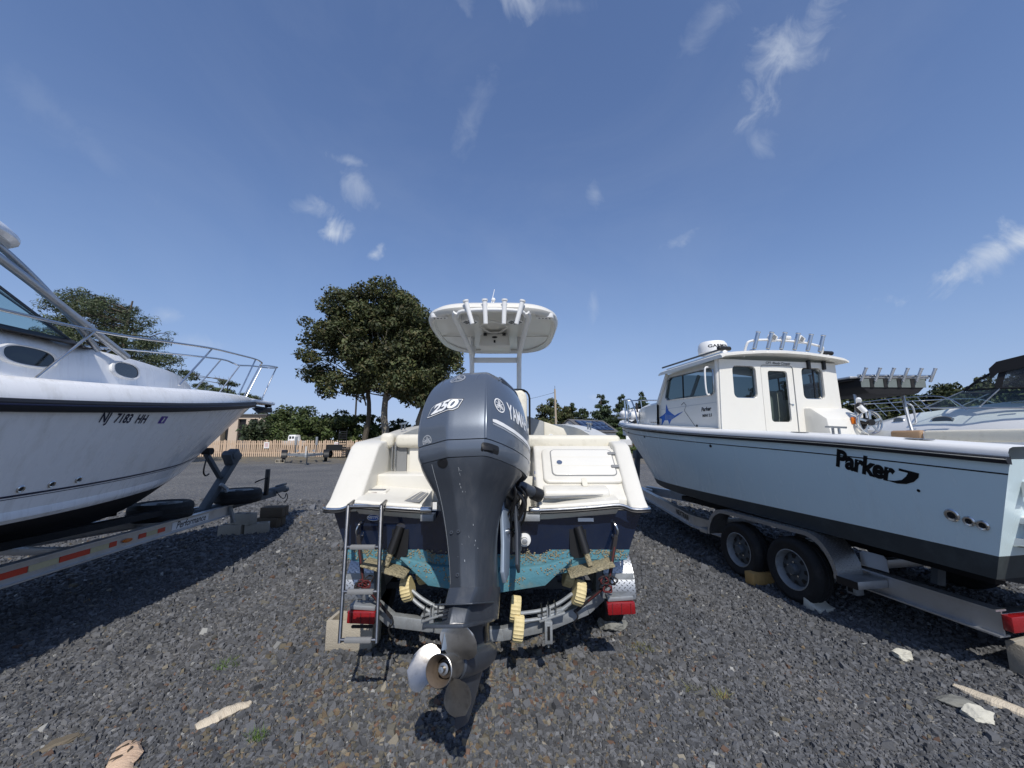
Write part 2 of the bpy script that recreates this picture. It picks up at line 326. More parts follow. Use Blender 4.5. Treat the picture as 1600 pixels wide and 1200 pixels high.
def thin_glass(name, tint, refl=.12):
    m = bpy.data.materials.new(name); m.use_nodes = True; nt = m.node_tree; N = nt.nodes.new; L = nt.links.new
    nt.nodes.remove(nt.nodes['Principled BSDF']); t = N('ShaderNodeBsdfTransparent'); g = N('ShaderNodeBsdfGlossy'); g.inputs['Roughness'].default_value = .03; t.inputs[0].default_value = (*tint, 1)
    lw = N('ShaderNodeLayerWeight'); lw.inputs[0].default_value = .22; no = N('ShaderNodeTexNoise'); no.inputs['Scale'].default_value = 2
    mr = N('ShaderNodeMapRange'); mr.inputs[3].default_value = refl * .6; mr.inputs[4].default_value = refl * 1.3; L(no.outputs[0], mr.inputs[0])
    ad = N('ShaderNodeMath'); ad.operation = 'ADD'; ad.use_clamp = True; L(lw.outputs['Facing'], ad.inputs[0]); L(mr.outputs[0], ad.inputs[1])
    ml = N('ShaderNodeMath'); ml.operation = 'MULTIPLY'; L(lw.outputs['Fresnel'], ml.inputs[0]); ml.inputs[1].default_value = .32
    a2 = N('ShaderNodeMath'); a2.operation = 'ADD'; a2.use_clamp = True; L(ml.outputs[0], a2.inputs[0]); L(mr.outputs[0], a2.inputs[1])
    mx = N('ShaderNodeMixShader'); L(a2.outputs[0], mx.inputs[0]); L(t.outputs[0], mx.inputs[1]); L(g.outputs[0], mx.inputs[2]); L(mx.outputs[0], nt.nodes['Material Output'].inputs[0]); return m
M['pane'] = thin_glass('tinted_pane', (.32, .38, .39), .03)
M['pane_g'] = thin_glass('green_pane', (.74, .83, .81), .05)
M['pane_c'] = thin_glass('clear_pane', (.88, .92, .93), .05)
def diamond():
    m = bpy.data.materials.new('diamond_plate'); m.use_nodes = True; nt = m.node_tree; N = nt.nodes.new; L = nt.links.new; b = nt.nodes['Principled BSDF']
    b.inputs['Metallic'].default_value = 1; b.inputs['Roughness'].default_value = .45; b.inputs['Base Color'].default_value = (.52, .53, .54, 1)
    tc = N('ShaderNodeTexCoord'); hs = []; sx = N('ShaderNodeSeparateXYZ'); L(tc.outputs['Object'], sx.inputs[0]); ar = N('ShaderNodeMath'); ar.operation = 'ADD'; L(sx.outputs[1], ar.inputs[0]); L(sx.outputs[2], ar.inputs[1])
    def mt(op, a, b=None):
        n = N('ShaderNodeMath'); n.operation = op
        for i, x in enumerate((a, b)):
            if x is None: continue
            if hasattr(x, 'links'): L(x, n.inputs[i])
            else: n.inputs[i].default_value = x
        return n.outputs[0]
    u = mt('MULTIPLY', mt('ADD', sx.outputs[0], ar.outputs[0]), 22); v = mt('MULTIPLY', mt('SUBTRACT', sx.outputs[0], ar.outputs[0]), 22)
    par = mt('MODULO', mt('ABSOLUTE', mt('ADD', mt('FLOOR', u), mt('FLOOR', v))), 2)
    du = mt('ABSOLUTE', mt('SUBTRACT', mt('FRACT', u), .5)); dv = mt('ABSOLUTE', mt('SUBTRACT', mt('FRACT', v), .5))
    def lug(p, q_): return mt('SUBTRACT', 1, mt('MINIMUM', mt('ADD', mt('MULTIPLY', p, 7), mt('MULTIPLY', q_, 2.2)), 1))
    hs = [mt('MULTIPLY', lug(du, dv), par), mt('MULTIPLY', lug(dv, du), mt('SUBTRACT', 1, par))]
    ad = N('ShaderNodeMath'); ad.operation = 'MAXIMUM'; L(hs[0], ad.inputs[0]); L(hs[1], ad.inputs[1])
    bp = N('ShaderNodeBump'); bp.inputs['Strength'].default_value = 1; bp.inputs['Distance'].default_value = .012; L(ad.outputs[0], bp.inputs['Height']); L(bp.outputs[0], b.inputs['Normal']); return m
M['diamond'] = diamond()
# ------------------------------------------------------------------ ground
rng = np.random.default_rng(7); random.seed(11)
def ground_mat():
    m = bpy.data.materials.new('slate_gravel_ground'); m.use_nodes = True; nt = m.node_tree; N = nt.nodes.new; L = nt.links.new; b = nt.nodes['Principled BSDF']; b.inputs['Roughness'].default_value = .9
    tc = N('ShaderNodeTexCoord')
    def vor(s, out='Color', feat='F1'):
        n = N('ShaderNodeTexVoronoi'); n.inputs['Scale'].default_value = s; n.feature = feat; L(tc.outputs['Object'], n.inputs[0]); return n.outputs[out]
    def noi(s, d=5):
        n = N('ShaderNodeTexNoise'); n.inputs['Scale'].default_value = s; n.inputs['Detail'].default_value = d; L(tc.outputs['Object'], n.inputs[0]); return n.outputs[0]
    def ramp(x, pts):
        r = N('ShaderNodeValToRGB'); L(x, r.inputs[0]); r.color_ramp.interpolation = 'LINEAR'
        while len(r.color_ramp.elements) < len(pts): r.color_ramp.elements.new(.5)
        for e, (p, c) in zip(r.color_ramp.elements, pts): e.position = p; e.color = (*c, 1)
        return r.outputs[0]
    def mix(f, a, c):
        n = N('ShaderNodeMix'); n.data_type = 'RGBA'
        for s, x in ((n.inputs[0], f), (n.inputs[6], a), (n.inputs[7], c)):
            if hasattr(x, 'links'): L(x, s)
            else: s.default_value = x if not isinstance(x, tuple) else (*x, 1)
        return n.outputs[2]
    sp = N('ShaderNodeSeparateColor'); L(vor(30), sp.inputs[0])
    stone = ramp(sp.outputs[0], [(0, (.065, .067, .073)), (.5, (.115, .118, .126)), (.85, (.165, .168, .174)), (.93, (.21, .185, .145)), (1, (.29, .28, .26))])
    patch = ramp(noi(.35, 6), [(.35, (.8, .8, .8)), (.7, (1.2, 1.18, 1.12))])
    mu = N('ShaderNodeMix'); mu.data_type = 'RGBA'; mu.blend_type = 'MULTIPLY'; mu.inputs[0].default_value = 1; L(stone, mu.inputs[6]); L(patch, mu.inputs[7])
    # earth, straw and thin grass along the far fence
    sx = N('ShaderNodeSeparateXYZ'); L(tc.outputs['Object'], sx.inputs[0])
    ad = N('ShaderNodeMath'); ad.operation = 'MULTIPLY_ADD'; L(noi(.5, 6), ad.inputs[0]); ad.inputs[1].default_value = 14; L(sx.outputs[1], ad.inputs[2])
    mr = N('ShaderNodeMapRange'); mr.inputs[1].default_value = 34; mr.inputs[2].default_value = 40; L(ad.outputs[0], mr.inputs[0])
    earth = ramp(noi(2.5, 8), [(.35, (.10, .095, .05)), (.5, (.19, .15, .09)), (.68, (.26, .22, .15))])
    n2 = N('ShaderNodeMath'); n2.operation = 'MULTIPLY'; L(mr.outputs[0], n2.inputs[0]); L(ramp(noi(1.3, 7), [(.38, (0, 0, 0)), (.55, (1, 1, 1))]), n2.inputs[1])
    L(mix(n2.outputs[0], mu.outputs[2], earth), b.inputs['Base Color'])
    bp = N('ShaderNodeBump'); bp.inputs['Strength'].default_value = 1; bp.inputs['Distance'].default_value = .02; L(vor(34, 'Distance'), bp.inputs['Height']); L(bp.outputs[0], b.inputs['Normal'])
    return m
g = MB(); g.add([(-900, -300, 0), (900, -300, 0), (900, 1800, 0), (-900, 1800, 0)], [(0, 1, 2, 3)])
tag(g.build('ground', ground_mat(), smooth=False), kind='structure')

def gravel():
    P = []; SZ = []
    for y0, y1, dens, sz in ((1.3, 3.2, 5600, .0158), (3.2, 5.2, 2300, .0215), (5.2, 7.6, 900, .031), (7.6, 9.2, 380, .038), (9.2, 11.5, 150, .042)):
        w = lambda y: 1.36 * y + .4
        n = int(dens * (y1 - y0) * (w(y0) + w(y1)))
        y = rng.uniform(y0, y1, n * 2); x = rng.uniform(-w(y1), w(y1), n * 2); k = np.abs(x) < 1.36 * y + .4; x, y = x[k][:n], y[k][:n]
        P.append(np.stack([x, y], 1)); SZ.append(sz * np.exp(rng.normal(0, .33, len(x))))
    P = np.concatenate(P); r = np.concatenate(SZ); n = len(P); x, y = P[:, 0], P[:, 1]
    # patch of larger, browner stones round the propeller, where the finer slate has been washed off
    wash = np.exp(-(((x + .75) / 1.25)**2 + ((y - 2.7) / .75)**2)) + .7 * np.exp(-(((x - .25) / .8)**2 + ((y - 3.3) / .5)**2)) + .45 * np.exp(-(((x + 1.5) / .7)**2 + ((y - 3.9) / .6)**2))
    r = r * (1 + .45 * wash * rng.random(n))
    K = 4
    ang = (np.arange(K) / K * 2 * np.pi)[None] + rng.uniform(0, 6.28, (n, 1)) + rng.normal(0, .22, (n, K))
    rad_ = r[:, None] * rng.uniform(.55, 1.1, (n, K)); el = rng.uniform(.5, 1, n)[:, None]
    px = np.cos(ang) * rad_; py = np.sin(ang) * rad_ * el; az = rng.uniform(0, 6.28, n)[:, None]
    bx = px * np.cos(az) - py * np.sin(az); by = px * np.sin(az) + py * np.cos(az)
    h = (r * rng.uniform(.2, .6, n))[:, None]; tl = rng.uniform(.55, .9, (n, 1))
    tx, ty = rng.normal(0, .30, (n, 1)), rng.normal(0, .30, (n, 1))
    z0 = rng.uniform(-.3, .5, (n, 1)) * h
    bot = np.stack([bx + x[:, None], by + y[:, None], z0 - h * .4 + (bx * tx + by * ty) * .5], 2)
    top = np.stack([bx * tl + x[:, None], by * tl + y[:, None], z0 + h + bx * tl * tx + by * tl * ty], 2)
    vs = np.concatenate([bot, top], 1).reshape(-1, 3); base = np.arange(n)[:, None] * (2 * K)
    faces = [np.concatenate([base + K + i for i in range(K)], 1).ravel()]
    quads = np.stack([np.concatenate([base + i, base + (i + 1) % K, base + K + (i + 1) % K, base + K + i], 1) for i in range(K)], 1).reshape(-1)
    loops = np.concatenate([faces[0], quads]); tot = np.concatenate([np.full(n, K), np.full(n * K, 4)]); st = np.concatenate([[0], np.cumsum(tot)[:-1]])
    me = bpy.data.meshes.new('gravel'); me.vertices.add(len(vs)); me.vertices.foreach_set('co', vs.ravel()); me.loops.add(len(loops)); me.loops.foreach_set('vertex_index', loops)
    me.polygons.add(len(tot)); me.polygons.foreach_set('loop_start', st); me.polygons.foreach_set('loop_total', tot); me.update(); me.validate(); me.polygons.foreach_set('use_smooth', np.zeros(len(tot), bool))
    q = rng.random(n); v = rng.uniform(.55, 1.45, n)
    col = np.array([.096, .099, .106])[None] * v[:, None]
    lf = .5 * np.sin(1.3 * x + .7 * np.sin(.9 * y)) * np.sin(.8 * y + 1.1 * np.sin(.7 * x)) + .5 * np.sin(2.9 * x + 1.7 * y) * np.sin(2.1 * y - 1.3 * x + 1)
    trk = sum(np.exp(-((x - c - .05 * np.sin(1.1 * y)) / .16)**2) for c in (-2.75, -1.95, 1.35, 2.1))
    col = col * (1 + .13 * lf + .14 * trk)[:, None] * (1 + np.array([.02, .0, -.03])[None] * (lf + trk)[:, None])
    ptan = .025 + .28 * np.clip(wash, 0, 1)
    br = np.array([[.17, .145, .10], [.20, .15, .095], [.15, .14, .115], [.13, .125, .105], [.23, .205, .16], [.14, .085, .06]])[rng.integers(0, 6, n)] * rng.uniform(.6, 1.15, (n, 1))
    col = np.where((q < ptan)[:, None], br, col); lt = (q > .985); col = np.where(lt[:, None], np.array([.25, .25, .24])[None] * v[:, None], col)
    at = me.color_attributes.new('tint', 'FLOAT_COLOR', 'POINT'); c4 = np.ones((n, 2 * K, 4)); c4[:, :, :3] = col[:, None]; at.data.foreach_set('color', c4.ravel())
    me.materials.append(attr_mat('slate_chip', .82, .25, 80)); o = bpy.data.objects.new('gravel', me); COL.objects.link(o)
    tag(o, 'dark slate gravel chips spread over the yard with browner larger stones by the propeller', 'gravel', kind='stuff')
gravel()
# ------------------------------------------------------------------ outboard engine (local: z up from the anti-ventilation plate, +y towards the bow, +x starboard)
ENG_LOC = (-.222, 2.42, .70); ENG_TILT, ENG_STEER = rad(-20.5), rad(-17)
def engine():
    E = thing('outboard_engine', 'big dark grey outboard engine reading 250 with a three-blade steel propeller, tilted on the transom', 'outboard engine', ENG_LOC)
    E.rotation_euler = (Matrix.Rotation(ENG_TILT, 3, 'X') @ Matrix.Rotation(rad(-1.8), 3, 'Y') @ Matrix.Rotation(ENG_STEER, 3, 'Z')).to_euler()
    half = [(0, -1.0), (.03, -.996), (.12, -.975), (.30, -.93), (.52, -.88), (.61, -.855), (.66, -.815), (.71, -.74), (.82, -.5), (.92, -.2), (.98, .1), (1, .35), (.97, .65), (.84, .87), (.5, .98), (0, 1)]
    prof = half + [(-x, y) for x, y in half[-2:0:-1]]
    def sec(z, lx, ya, yb, dz=0): return [V((px * lx, lerp(ya, yb, (py + 1) / 2), z + dz * (py + 1) / 2)) for px, py in prof]
    def many(keys, n):
        out = []
        for k in range(n):
            z = lerp(keys[0][0], keys[-1][0], k / (n - 1)); out.append(sec(z, *[spl(z, [(q[0], q[j]) for q in keys]) for j in (1, 2, 3)]))
        return out
    cw = [(.955, .352, -.475, .33), (1.05, .358, -.484, .335), (1.18, .354, -.470, .335), (1.30, .338, -.436, .325), (1.40, .318, -.388, .325), (1.47, .294, -.335, .315), (1.53, .256, -.265, .285), (1.567, .185, -.175, .225), (1.585, .10, -.08, .14), (1.59, .04, -.02, .06)]
    m = MB(); m.loft(many(cw, 30)); cowl = m.build('cowling', M['eng'], E, ang=22)
    bv = bvh_of(cowl)
    for s in (-1, 1):      # crisp moulded edge between the aft face and the flanks
        q = MB(); pts = []
        for k in range(15):
            z = lerp(.958, 1.46, k / 14); lx, ya, yb = [spl(z, [(c[0], c[j]) for c in cw]) for j in (1, 2, 3)]; pts.append(V((s * .635 * lx, lerp(ya, yb, (-.838 + 1) / 2) + .004, z)))
        q.tube(pts, [.0075 * (1 - .7 * (k / 14)**3) for k in range(15)], 10); q.build('cowl_edge', M['eng'], cowl)
    m = MB(); m.loft([sec(.945, .345, -.468, .325), sec(.957, .345, -.468, .325)]); m.build('cowl_seam', M['black'], E)
    m = MB(); m.loft([sec(.855, .330, -.445, .315), sec(.87, .338, -.457, .32), sec(.90, .349, -.471, .33), sec(.948, .353, -.477, .331)]); pan = m.build('lower_cowl', M['eng'], E, ang=22)
    m = MB(); m.loft([sec(.847, .316, -.43, .305), sec(.858, .316, -.43, .305)]); m.build('pan_seam', M['black'], E)
    lg = [(.17, .126, -.205, .17), (.24, .127, -.214, .15), (.32, .132, -.226, .12), (.45, .146, -.258, .09), (.58, .170, -.306, .09), (.68, .206, -.352, .10), (.77, .268, -.404, .13), (.82, .303, -.430, .17), (.850, .322, -.442, .20)]
    m = MB(); m.loft(many(lg, 26)); leg = m.build('leg_shroud', M['eng_leg'], E, ang=22)
    # lower unit, splash plate, anti-ventilation plate, strut, torpedo, skeg
    lu = [(.0, .104, -.335, .225), (.05, .110, -.315, .225), (.10, .117, -.280, .22), (.15, .127, -.235, .20), (.172, .131, -.214, .185)]
    m = MB(); m.loft(many(lu, 10)); m.build('lower_unit', M['eng_leg'], E, ang=25)
    def plate(z, th, outline, nm):
        q = MB(); q.prism(outline, (0, 0, z), (1, 0, 0), (0, 1, 0), th); return q.build(nm, M['eng_leg'], E, bevel=.003)
    ol = [(.0, .245), (.06, .22), (.105, .05), (.126, -.15), (.128, -.37), (.11, -.415), (0, -.425)]
    plate(-.008, .016, ol + [(-x, y) for x, y in ol[-2:0:-1]], 'ventilation_plate')
    o2 = [(0, .24), (.08, .2), (.122, .0), (.128, -.2), (.11, -.30), (0, -.315)]
    plate(.088, .008, o2 + [(-x, y) for x, y in o2[-2:0:-1]], 'splash_plate')
    m = MB()
    for k in range(3): m.box((-.045, -.322 + .004 * k, .035 + .017 * k), (.05, .008, .007))
    m.build('exhaust_slots', M['black'], E)
    foil = lambda z, t, ya, yb: [V((x * t, lerp(ya, yb, y), z)) for x, y in [(0, 0), (.5, .15), (.9, .38), (1, .6), (.85, .8), (.5, .93), (0, 1), (-.5, .93), (-.85, .8), (-1, .6), (-.9, .38), (-.5, .15)]]
    m = MB(); m.loft([foil(.0, .05, -.16, .225), foil(-.06, .044, -.12, .225), (foil(-.13, .05, -.12, .23))]); m.build('strut', M['eng_leg'], E)
    MY = Matrix.Rotation(-pi / 2, 4, 'X') @ Matrix()      # lathe axis z -> +y
    T = Matrix.Translation((0, 0, -.175)) @ MY
    m = MB(); m.lathe([(.001, .315), (.022, .305), (.048, .27), (.066, .21), (.076, .12), (.079, .0), (.076, -.14), (.068, -.255), (.060, -.262)], T, 28, cap=True); m.build('gearcase', M['eng_leg'], E)
    m = MB(); m.loft([foil(-.225, .024, -.20, .17), foil(-.30, .015, -.215, .10), foil(-.38, .010, -.225, .02), foil(-.44, .006, -.235, -.06)]); m.build('skeg', M['eng_leg'], E)
    m = MB(); m.loft([foil(-.008, .012, -.385, -.29), foil(-.06, .010, -.40, -.31), foil(-.098, .008, -.415, -.35)]); m.build('trim_tab', M['bracket'], E)
    m = MB(); m.box((.0475, .06, -.075), (.004, .035, .085)); m.build('water_inlet', M['black'], E, bevel=.001)
    # propeller
    pr = MB(); T2 = Matrix.Translation((0, 0, -.175)) @ MY
    pr.lathe([(.058, -.262), (.060, -.275), (.060, -.37), (.062, -.405), (.068, -.432), (.065, -.434)], T2, 32); pr.lathe([(.065, -.434), (.057, -.42), (.049, -.39), (.044, -.33), (.02, -.325)], T2, 32, mi=1)
    hub = pr.build('propeller', [M['prop'], M['prop_in']], E)
    nut = MB(); nut.lathe([(.04, -.342), (.04, -.36), (.028, -.366), (.026, -.385), (.015, -.387), (.013, -.41), (.001, -.411)], T2, 18); nut.build('prop_nut', M['prop'], hub)
    for a0 in (56, 176, 296):
        bl = MB(); rows = []; back = []
        for i in range(13):
            q = i / 12; r = lerp(.058, .205, q); w = (.30 + .98 * sin(pi * min(q * .93 + .1, 1))**.75) * (1 if q < .9 else math.sqrt(max(0, 1 - ((q - .9) / .1)**2)) * .96 + .04)
            row = []; rb = []
            for j in range(11):
                c = lerp(-.5, .5, j / 10) * w * (1.15 if r > .1 else 1.25); phi = rad(a0) + c * .98 + .12 * q * q
                yy = -.335 - c * .44 / (2 * pi) * .95 - .03 * q + .010 * (1 - 4 * (j / 10 - .5)**2) * (1 - q)
                row.append(V((r * cos(phi), yy, -.175 + r * sin(phi)))); rb.append(V((r * cos(phi), yy - .0045 * (1 - .6 * q) * (1 - (2 * abs(j / 10 - .5))**3), -.175 + r * sin(phi))))
            rows.append(row); back.append(rb)
        bl.grid(rows); bl.grid([r[::-1] for r in back]); bl.build('blade', M['prop'], hub, ang=60)
    # badges and lettering
    rx = V((cos(0), 0, 0))
    def on_rear(nm, m2, x, z, mt, off=.002, tilt=(0, .28, 1), yaw=0, bvv=None): return drape(nm, m2, (x, -.5, z), (cos(yaw), sin(yaw), 0), tilt, bvv or bv, mt, cowl, off, .02)
    t250 = TXT['250']; yw = rad(4)
    outline = [(x * 1.06, y * 1.40) for x, y in [(-.115, -.034), (.075, -.034), (.105, -.02), (.13, .034), (-.06, .034), (-.092, .02)]]
    NX, NZ = -.05, 1.20
    on_rear('number_outline', poly_mesh(outline), NX, NZ, M['decal_k'], .0012)
    on_rear('number_outline', poly_mesh([(x * .965, y * .91) for x, y in outline]), NX, NZ, M['decal_w'], .0020)
    on_rear('number_outline', poly_mesh([(x * .935, y * .82) for x, y in outline]), NX, NZ, M['eng'], .0027)
    on_rear('number_shadow', ([(x - .004, y - .005) for x, y in t250[0]], t250[1]), NX, NZ, M['decal_k'], .0033)
    on_rear('number_250', t250, NX, NZ, M['decal_w'], .0040)
    def emblem(x, z, r, nm='badge', o=None, ax=None, ay=None, tgt=None, par=None, mt=None):
        mt = mt or M['decal_w']; o = o or (x, -.5, z); ax = ax or (1, 0, 0); ay = ay or (0, .28, 1); tgt = tgt or bv; par = par or cowl
        c = [(cos(2 * pi * k / 32), sin(2 * pi * k / 32)) for k in range(32)]
        vs, fs = ring_mesh([(a * r, b * r) for a, b in c], [(a * r * .84, b * r * .84) for a, b in c])
        for k in range(3):
            a = rad(90 + 120 * k); u = (cos(a), sin(a)); w = (-u[1], u[0]); n = len(vs)
            def bar(l0, l1, off, hw):
                n = len(vs); vs.extend([(u[0] * l + w[0] * (off + s), u[1] * l + w[1] * (off + s)) for l, s in ((l0 * r, -hw * r), (l1 * r, -hw * r), (l1 * r, hw * r), (l0 * r, hw * r))]); fs.append((n, n + 1, n + 2, n + 3))
            bar(-.72, .80, 0, .05); bar(.22, .70, .16 * r, .05); bar(.22, .70, -.16 * r, .05)
            n = len(vs); vs.extend([(u[0] * l + w[0] * s, u[1] * l + w[1] * s) for l, s in ((.2 * r, -.2 * r), (.28 * r, -.2 * r), (.28 * r, .2 * r), (.2 * r, .2 * r))]); fs.append((n, n + 1, n + 2, n + 3))
        drape(nm, (vs, fs), o, ax, ay, tgt, mt, par, .003, .02)
    emblem(-.16, 1.005, .036, o=(-.19, -.52, 1.0), ax=(.9, -.43, 0), mt=M['decal_s'])
    emblem(.0, 1.40, .055, o=(-.0, -.34, 1.415), ax=(1, 0, 0), ay=(0, .75, .66), mt=M['decal_s'])
    # starboard side
    sx, sy = V((.20, .98, -.0)).normalized(), V((-.03, 0, 1))
    emblem(0, 0, .052, o=(.34, -.315, 1.215), ax=V((.32, .95, 0)), ay=(0, 0, 1))
    drape('maker_name', TXT['YAMAHA'], (.39, -.03, 1.205), V((.12, 1, -.02)), (0, 0, 1), bv, M['decal_w'], cowl, .0025, .025)
    def stripe(z0, z1, h0, h1, mt, y0=-.38, y1=.31, n=20):
        top = [(lerp(y0, y1, k / n), lerp(z0, z1, k / n) + h0 * (1 if k else .35)) for k in range(n + 1)]; bot = [(lerp(y0, y1, k / n), lerp(z0, z1, k / n) - h0) for k in range(n + 1)]
        vs = top + bot; return vs, [(k, k + n + 1, k + n + 2, k + 1) for k in range(n)]
    drape('side_stripe', stripe(1.085, 1.055, .013, 0, 0), (.33, 0, 0), (.12, 1, 0), (0, 0, 1), bv, M['decal_w'], cowl, .0022, .03)
    drape('side_stripe', stripe(1.060, 1.030, .005, 0, 0), (.33, 0, 0), (.12, 1, 0), (0, 0, 1), bv, M['decal_s'], cowl, .0022, .03)
    # mirrored name on the port side
    drape('maker_name', TXT['YAMAHA'], (-.39, -.03, 1.205), V((-.08, -1, 0)), (0, 0, 1), bv, M['decal_w'], cowl, .0025, .025)
    drape('side_stripe', stripe(1.085, 1.055, .013, 0, 0), (-.33, 0, 0), (-.12, -1, 0), (0, 0, 1), bv, M['decal_w'], cowl, .0022, .03)
    # air intake under the visor: dark crescent, with a raised lip over it
    cr = [(-.15, -.02), (-.08, .040), (.03, .062), (.14, .048), (.25, -.02), (.16, -.012), (.05, -.002), (-.06, -.014)]
    for s in (1, -1):
        drape('air_intake', poly_mesh([(p.x, p.y) for p in crv([(x, y, 0) for x, y in cr], 3, True)]), (s * .262, .0, 1.475), (s * .22, s * 1, 0), (-s * .72, 0, .70), bv, M['black'], cowl, .002, .02)
        q = MB(); pts = [];
        for x, y in [(-.19, -.02), (-.10, .048), (.03, .074), (.16, .058), (.29, -.01)]:
            p = V((s * .262, .0, 1.475)) + V((s * .22, s * 1, 0)).normalized() * x + V((-s * .72, 0, .70)).normalized() * y
            h = bv.find_nearest(p); pts.append(h[0] + h[1] * .004)
        q.tube(crv(pts, 5), [.004 + .011 * sin(pi * k / 20) for k in range(21)], 8); q.build('intake_visor', M['eng'], cowl)
        q = MB(); pts = []
        for y, z in [(-.40, 1.30), (-.25, 1.42), (-.10, 1.49), (.1, 1.52)]:
            h = bv.find_nearest(V((s * .12, y, z))); pts.append(h[0] - h[1] * .004)
        q.tube(crv(pts, 6), [.003 + .007 * sin(pi * k / 18) for k in range(19)], 8); q.build('top_crease', M['eng'], cowl)
    # latch, tow recess, screws
    bp = bvh_of(pan); bl2 = bvh_of(leg)
    drape('latch_recess', poly_mesh(rrect(.13, .052, .012)), (.29, -.42, .902), V((.72, .69, 0)), (0, 0, 1), bp, M['black'], pan, .001, .02)
    q = MB(); h = bp.ray_cast(V((.29, -.42, .902)) + V((.69, -.72, 0)) * .4, V((-.69, .72, 0))); nrm = V((.69, -.72, 0)); q.box((0, 0, 0), (.07, .012, .04)); q.build('latch', M['black'], pan, bevel=.004, loc=(h[0] if h[0] else V((.2, -.42, .9))) + nrm * .003 - V((.72, .69, 0)) * .025, rot=(0, 0, rad(44)))
    drape('flush_port', poly_mesh(oval(.038, .034, 20)), (-.045, -.46, .815), V((1, .0, 0)), (0, -.5, 1), bl2, M['black'], leg, .002, .02)
    for x, z in ((-.05, .46), (.0, .46), (-.02, .235)):
        h = bl2.ray_cast(V((x, -.6, z)), V((0, 1, 0)))
        q = MB(); q.cyl((0, .004, 0), (0, -.006, 0), .012, .010, 14); q.cyl((0, -.006, 0), (0, -.0065, 0), .006, .006, 6, 1); q.build('screw', [M['eng_leg'], M['black']], leg, loc=h[0])
    # light scuffs down the aft ridge
    rs = random.Random(3); vs, fs = [], []
    for k in range(20):
        z = rs.choice([rs.uniform(.62, .80), rs.uniform(.3, .5)]); x = rs.gauss(.055, .012) if z > .6 else rs.uniform(-.02, .1); w_, h_ = rs.uniform(.001, .003), rs.uniform(.002, .010)
        n = len(vs); vs += [(x + w_ * rs.uniform(.5, 1) * cos(a), z + h_ * rs.uniform(.5, 1) * sin(a)) for a in (0, 1, 2, 3.1, 4.2, 5.3)]; fs.append(tuple(range(n, n + 6)))
    drape('scuff_marks', (vs, fs), (0, -.5, 0), (1, 0, 0), (0, 0, 1), bl2, M['decal_s'], leg, .0012, .05)
    def vline(pts, w): n = len(pts); return [(x - w, z) for x, z in pts] + [(x + w, z) for x, z in pts], [(i, i + 1, n + i + 1, n + i) for i in range(n - 1)]
    drape('parting_line', vline([(-.125, .835), (-.112, .74), (-.098, .6), (-.088, .45), (-.080, .32), (-.076, .19)], .0018), (0, -.5, 0), (1, 0, 0), (0, 0, 1), bl2, M['decal_s'], leg, .0012, .05)
    # swivel bracket, clamp plates, rigging
    for s in (-1, 1):
        q = MB(); q.prism([(.06, .82), (.20, .84), (.245, .70), (.24, .45), (.20, .24), (.12, .19), (.08, .25), (.10, .42), (.09, .6)], (s * .150 - .012, 0, 0), (0, 1, 0), (0, 0, 1), .024); q.build('swivel_arm', M['bracket'], E, bevel=.005)
        q = MB(); q.cyl((s * .155, .165, .50), (s * .178, .165, .50), .020, n=14); q.cyl((s * .178, .165, .50), (s * .184, .165, .50), .011, n=8); q.build('pivot_bolt', M['steel'], E)
        q = MB(); q.prism([(.24, .84), (.34, .86), (.38, .7), (.36, .45), (.30, .25), (.26, .3), (.28, .5), (.26, .7)], (s * .195 - .011, 0, 0), (0, 1, 0), (0, 0, 1), .022); q.build('clamp_bracket', M['eng_leg'], E, bevel=.005)
    q = MB(); q.cyl((0, .20, .82), (0, .22, .2), .05, n=16); q.build('steering_tube', M['black'], E)
    q = MB(); q.box((0, .17, .5), (.15, .1, .6)); q.build('swivel_housing', M['black'], E, bevel=.02)
    q = MB(); q.box((0, .12, .78), (.40, .36, .13)); q.box((.12, .2, .70), (.12, .16, .1)); q.build('powerhead_base', M['black'], E, bevel=.015)
    boot = MB(); boot.cyl((.20, .30, .845), (.30, .44, .80), .046, .042, 16); boot.build('rigging_boot', M['eng_leg'], E, bevel=.004)
    boot = MB(); boot.cyl((.29, .43, .803), (.335, .49, .785), .052, .052, 16); boot.build('boot_clamp', M['black'], E, bevel=.004)
    for k in range(9):
        rr = random.Random(k); a = V((.18 + .04 * rr.random(), .05 + .25 * rr.random(), .84 - .05 * rr.random()))
        pts = [a, a + V((.06, .03, -.06 - .06 * rr.random())), a + V((.02 - .08 * rr.random(), .10, -.15 - .1 * rr.random())), a + V((-.08, .16 + .1 * rr.random(), -.2 - .12 * rr.random()))]
        q = MB(); q.tube(crv(pts, 6), .006 + .006 * rr.random(), 8); q.build('hose', M['black'], E)
    return E
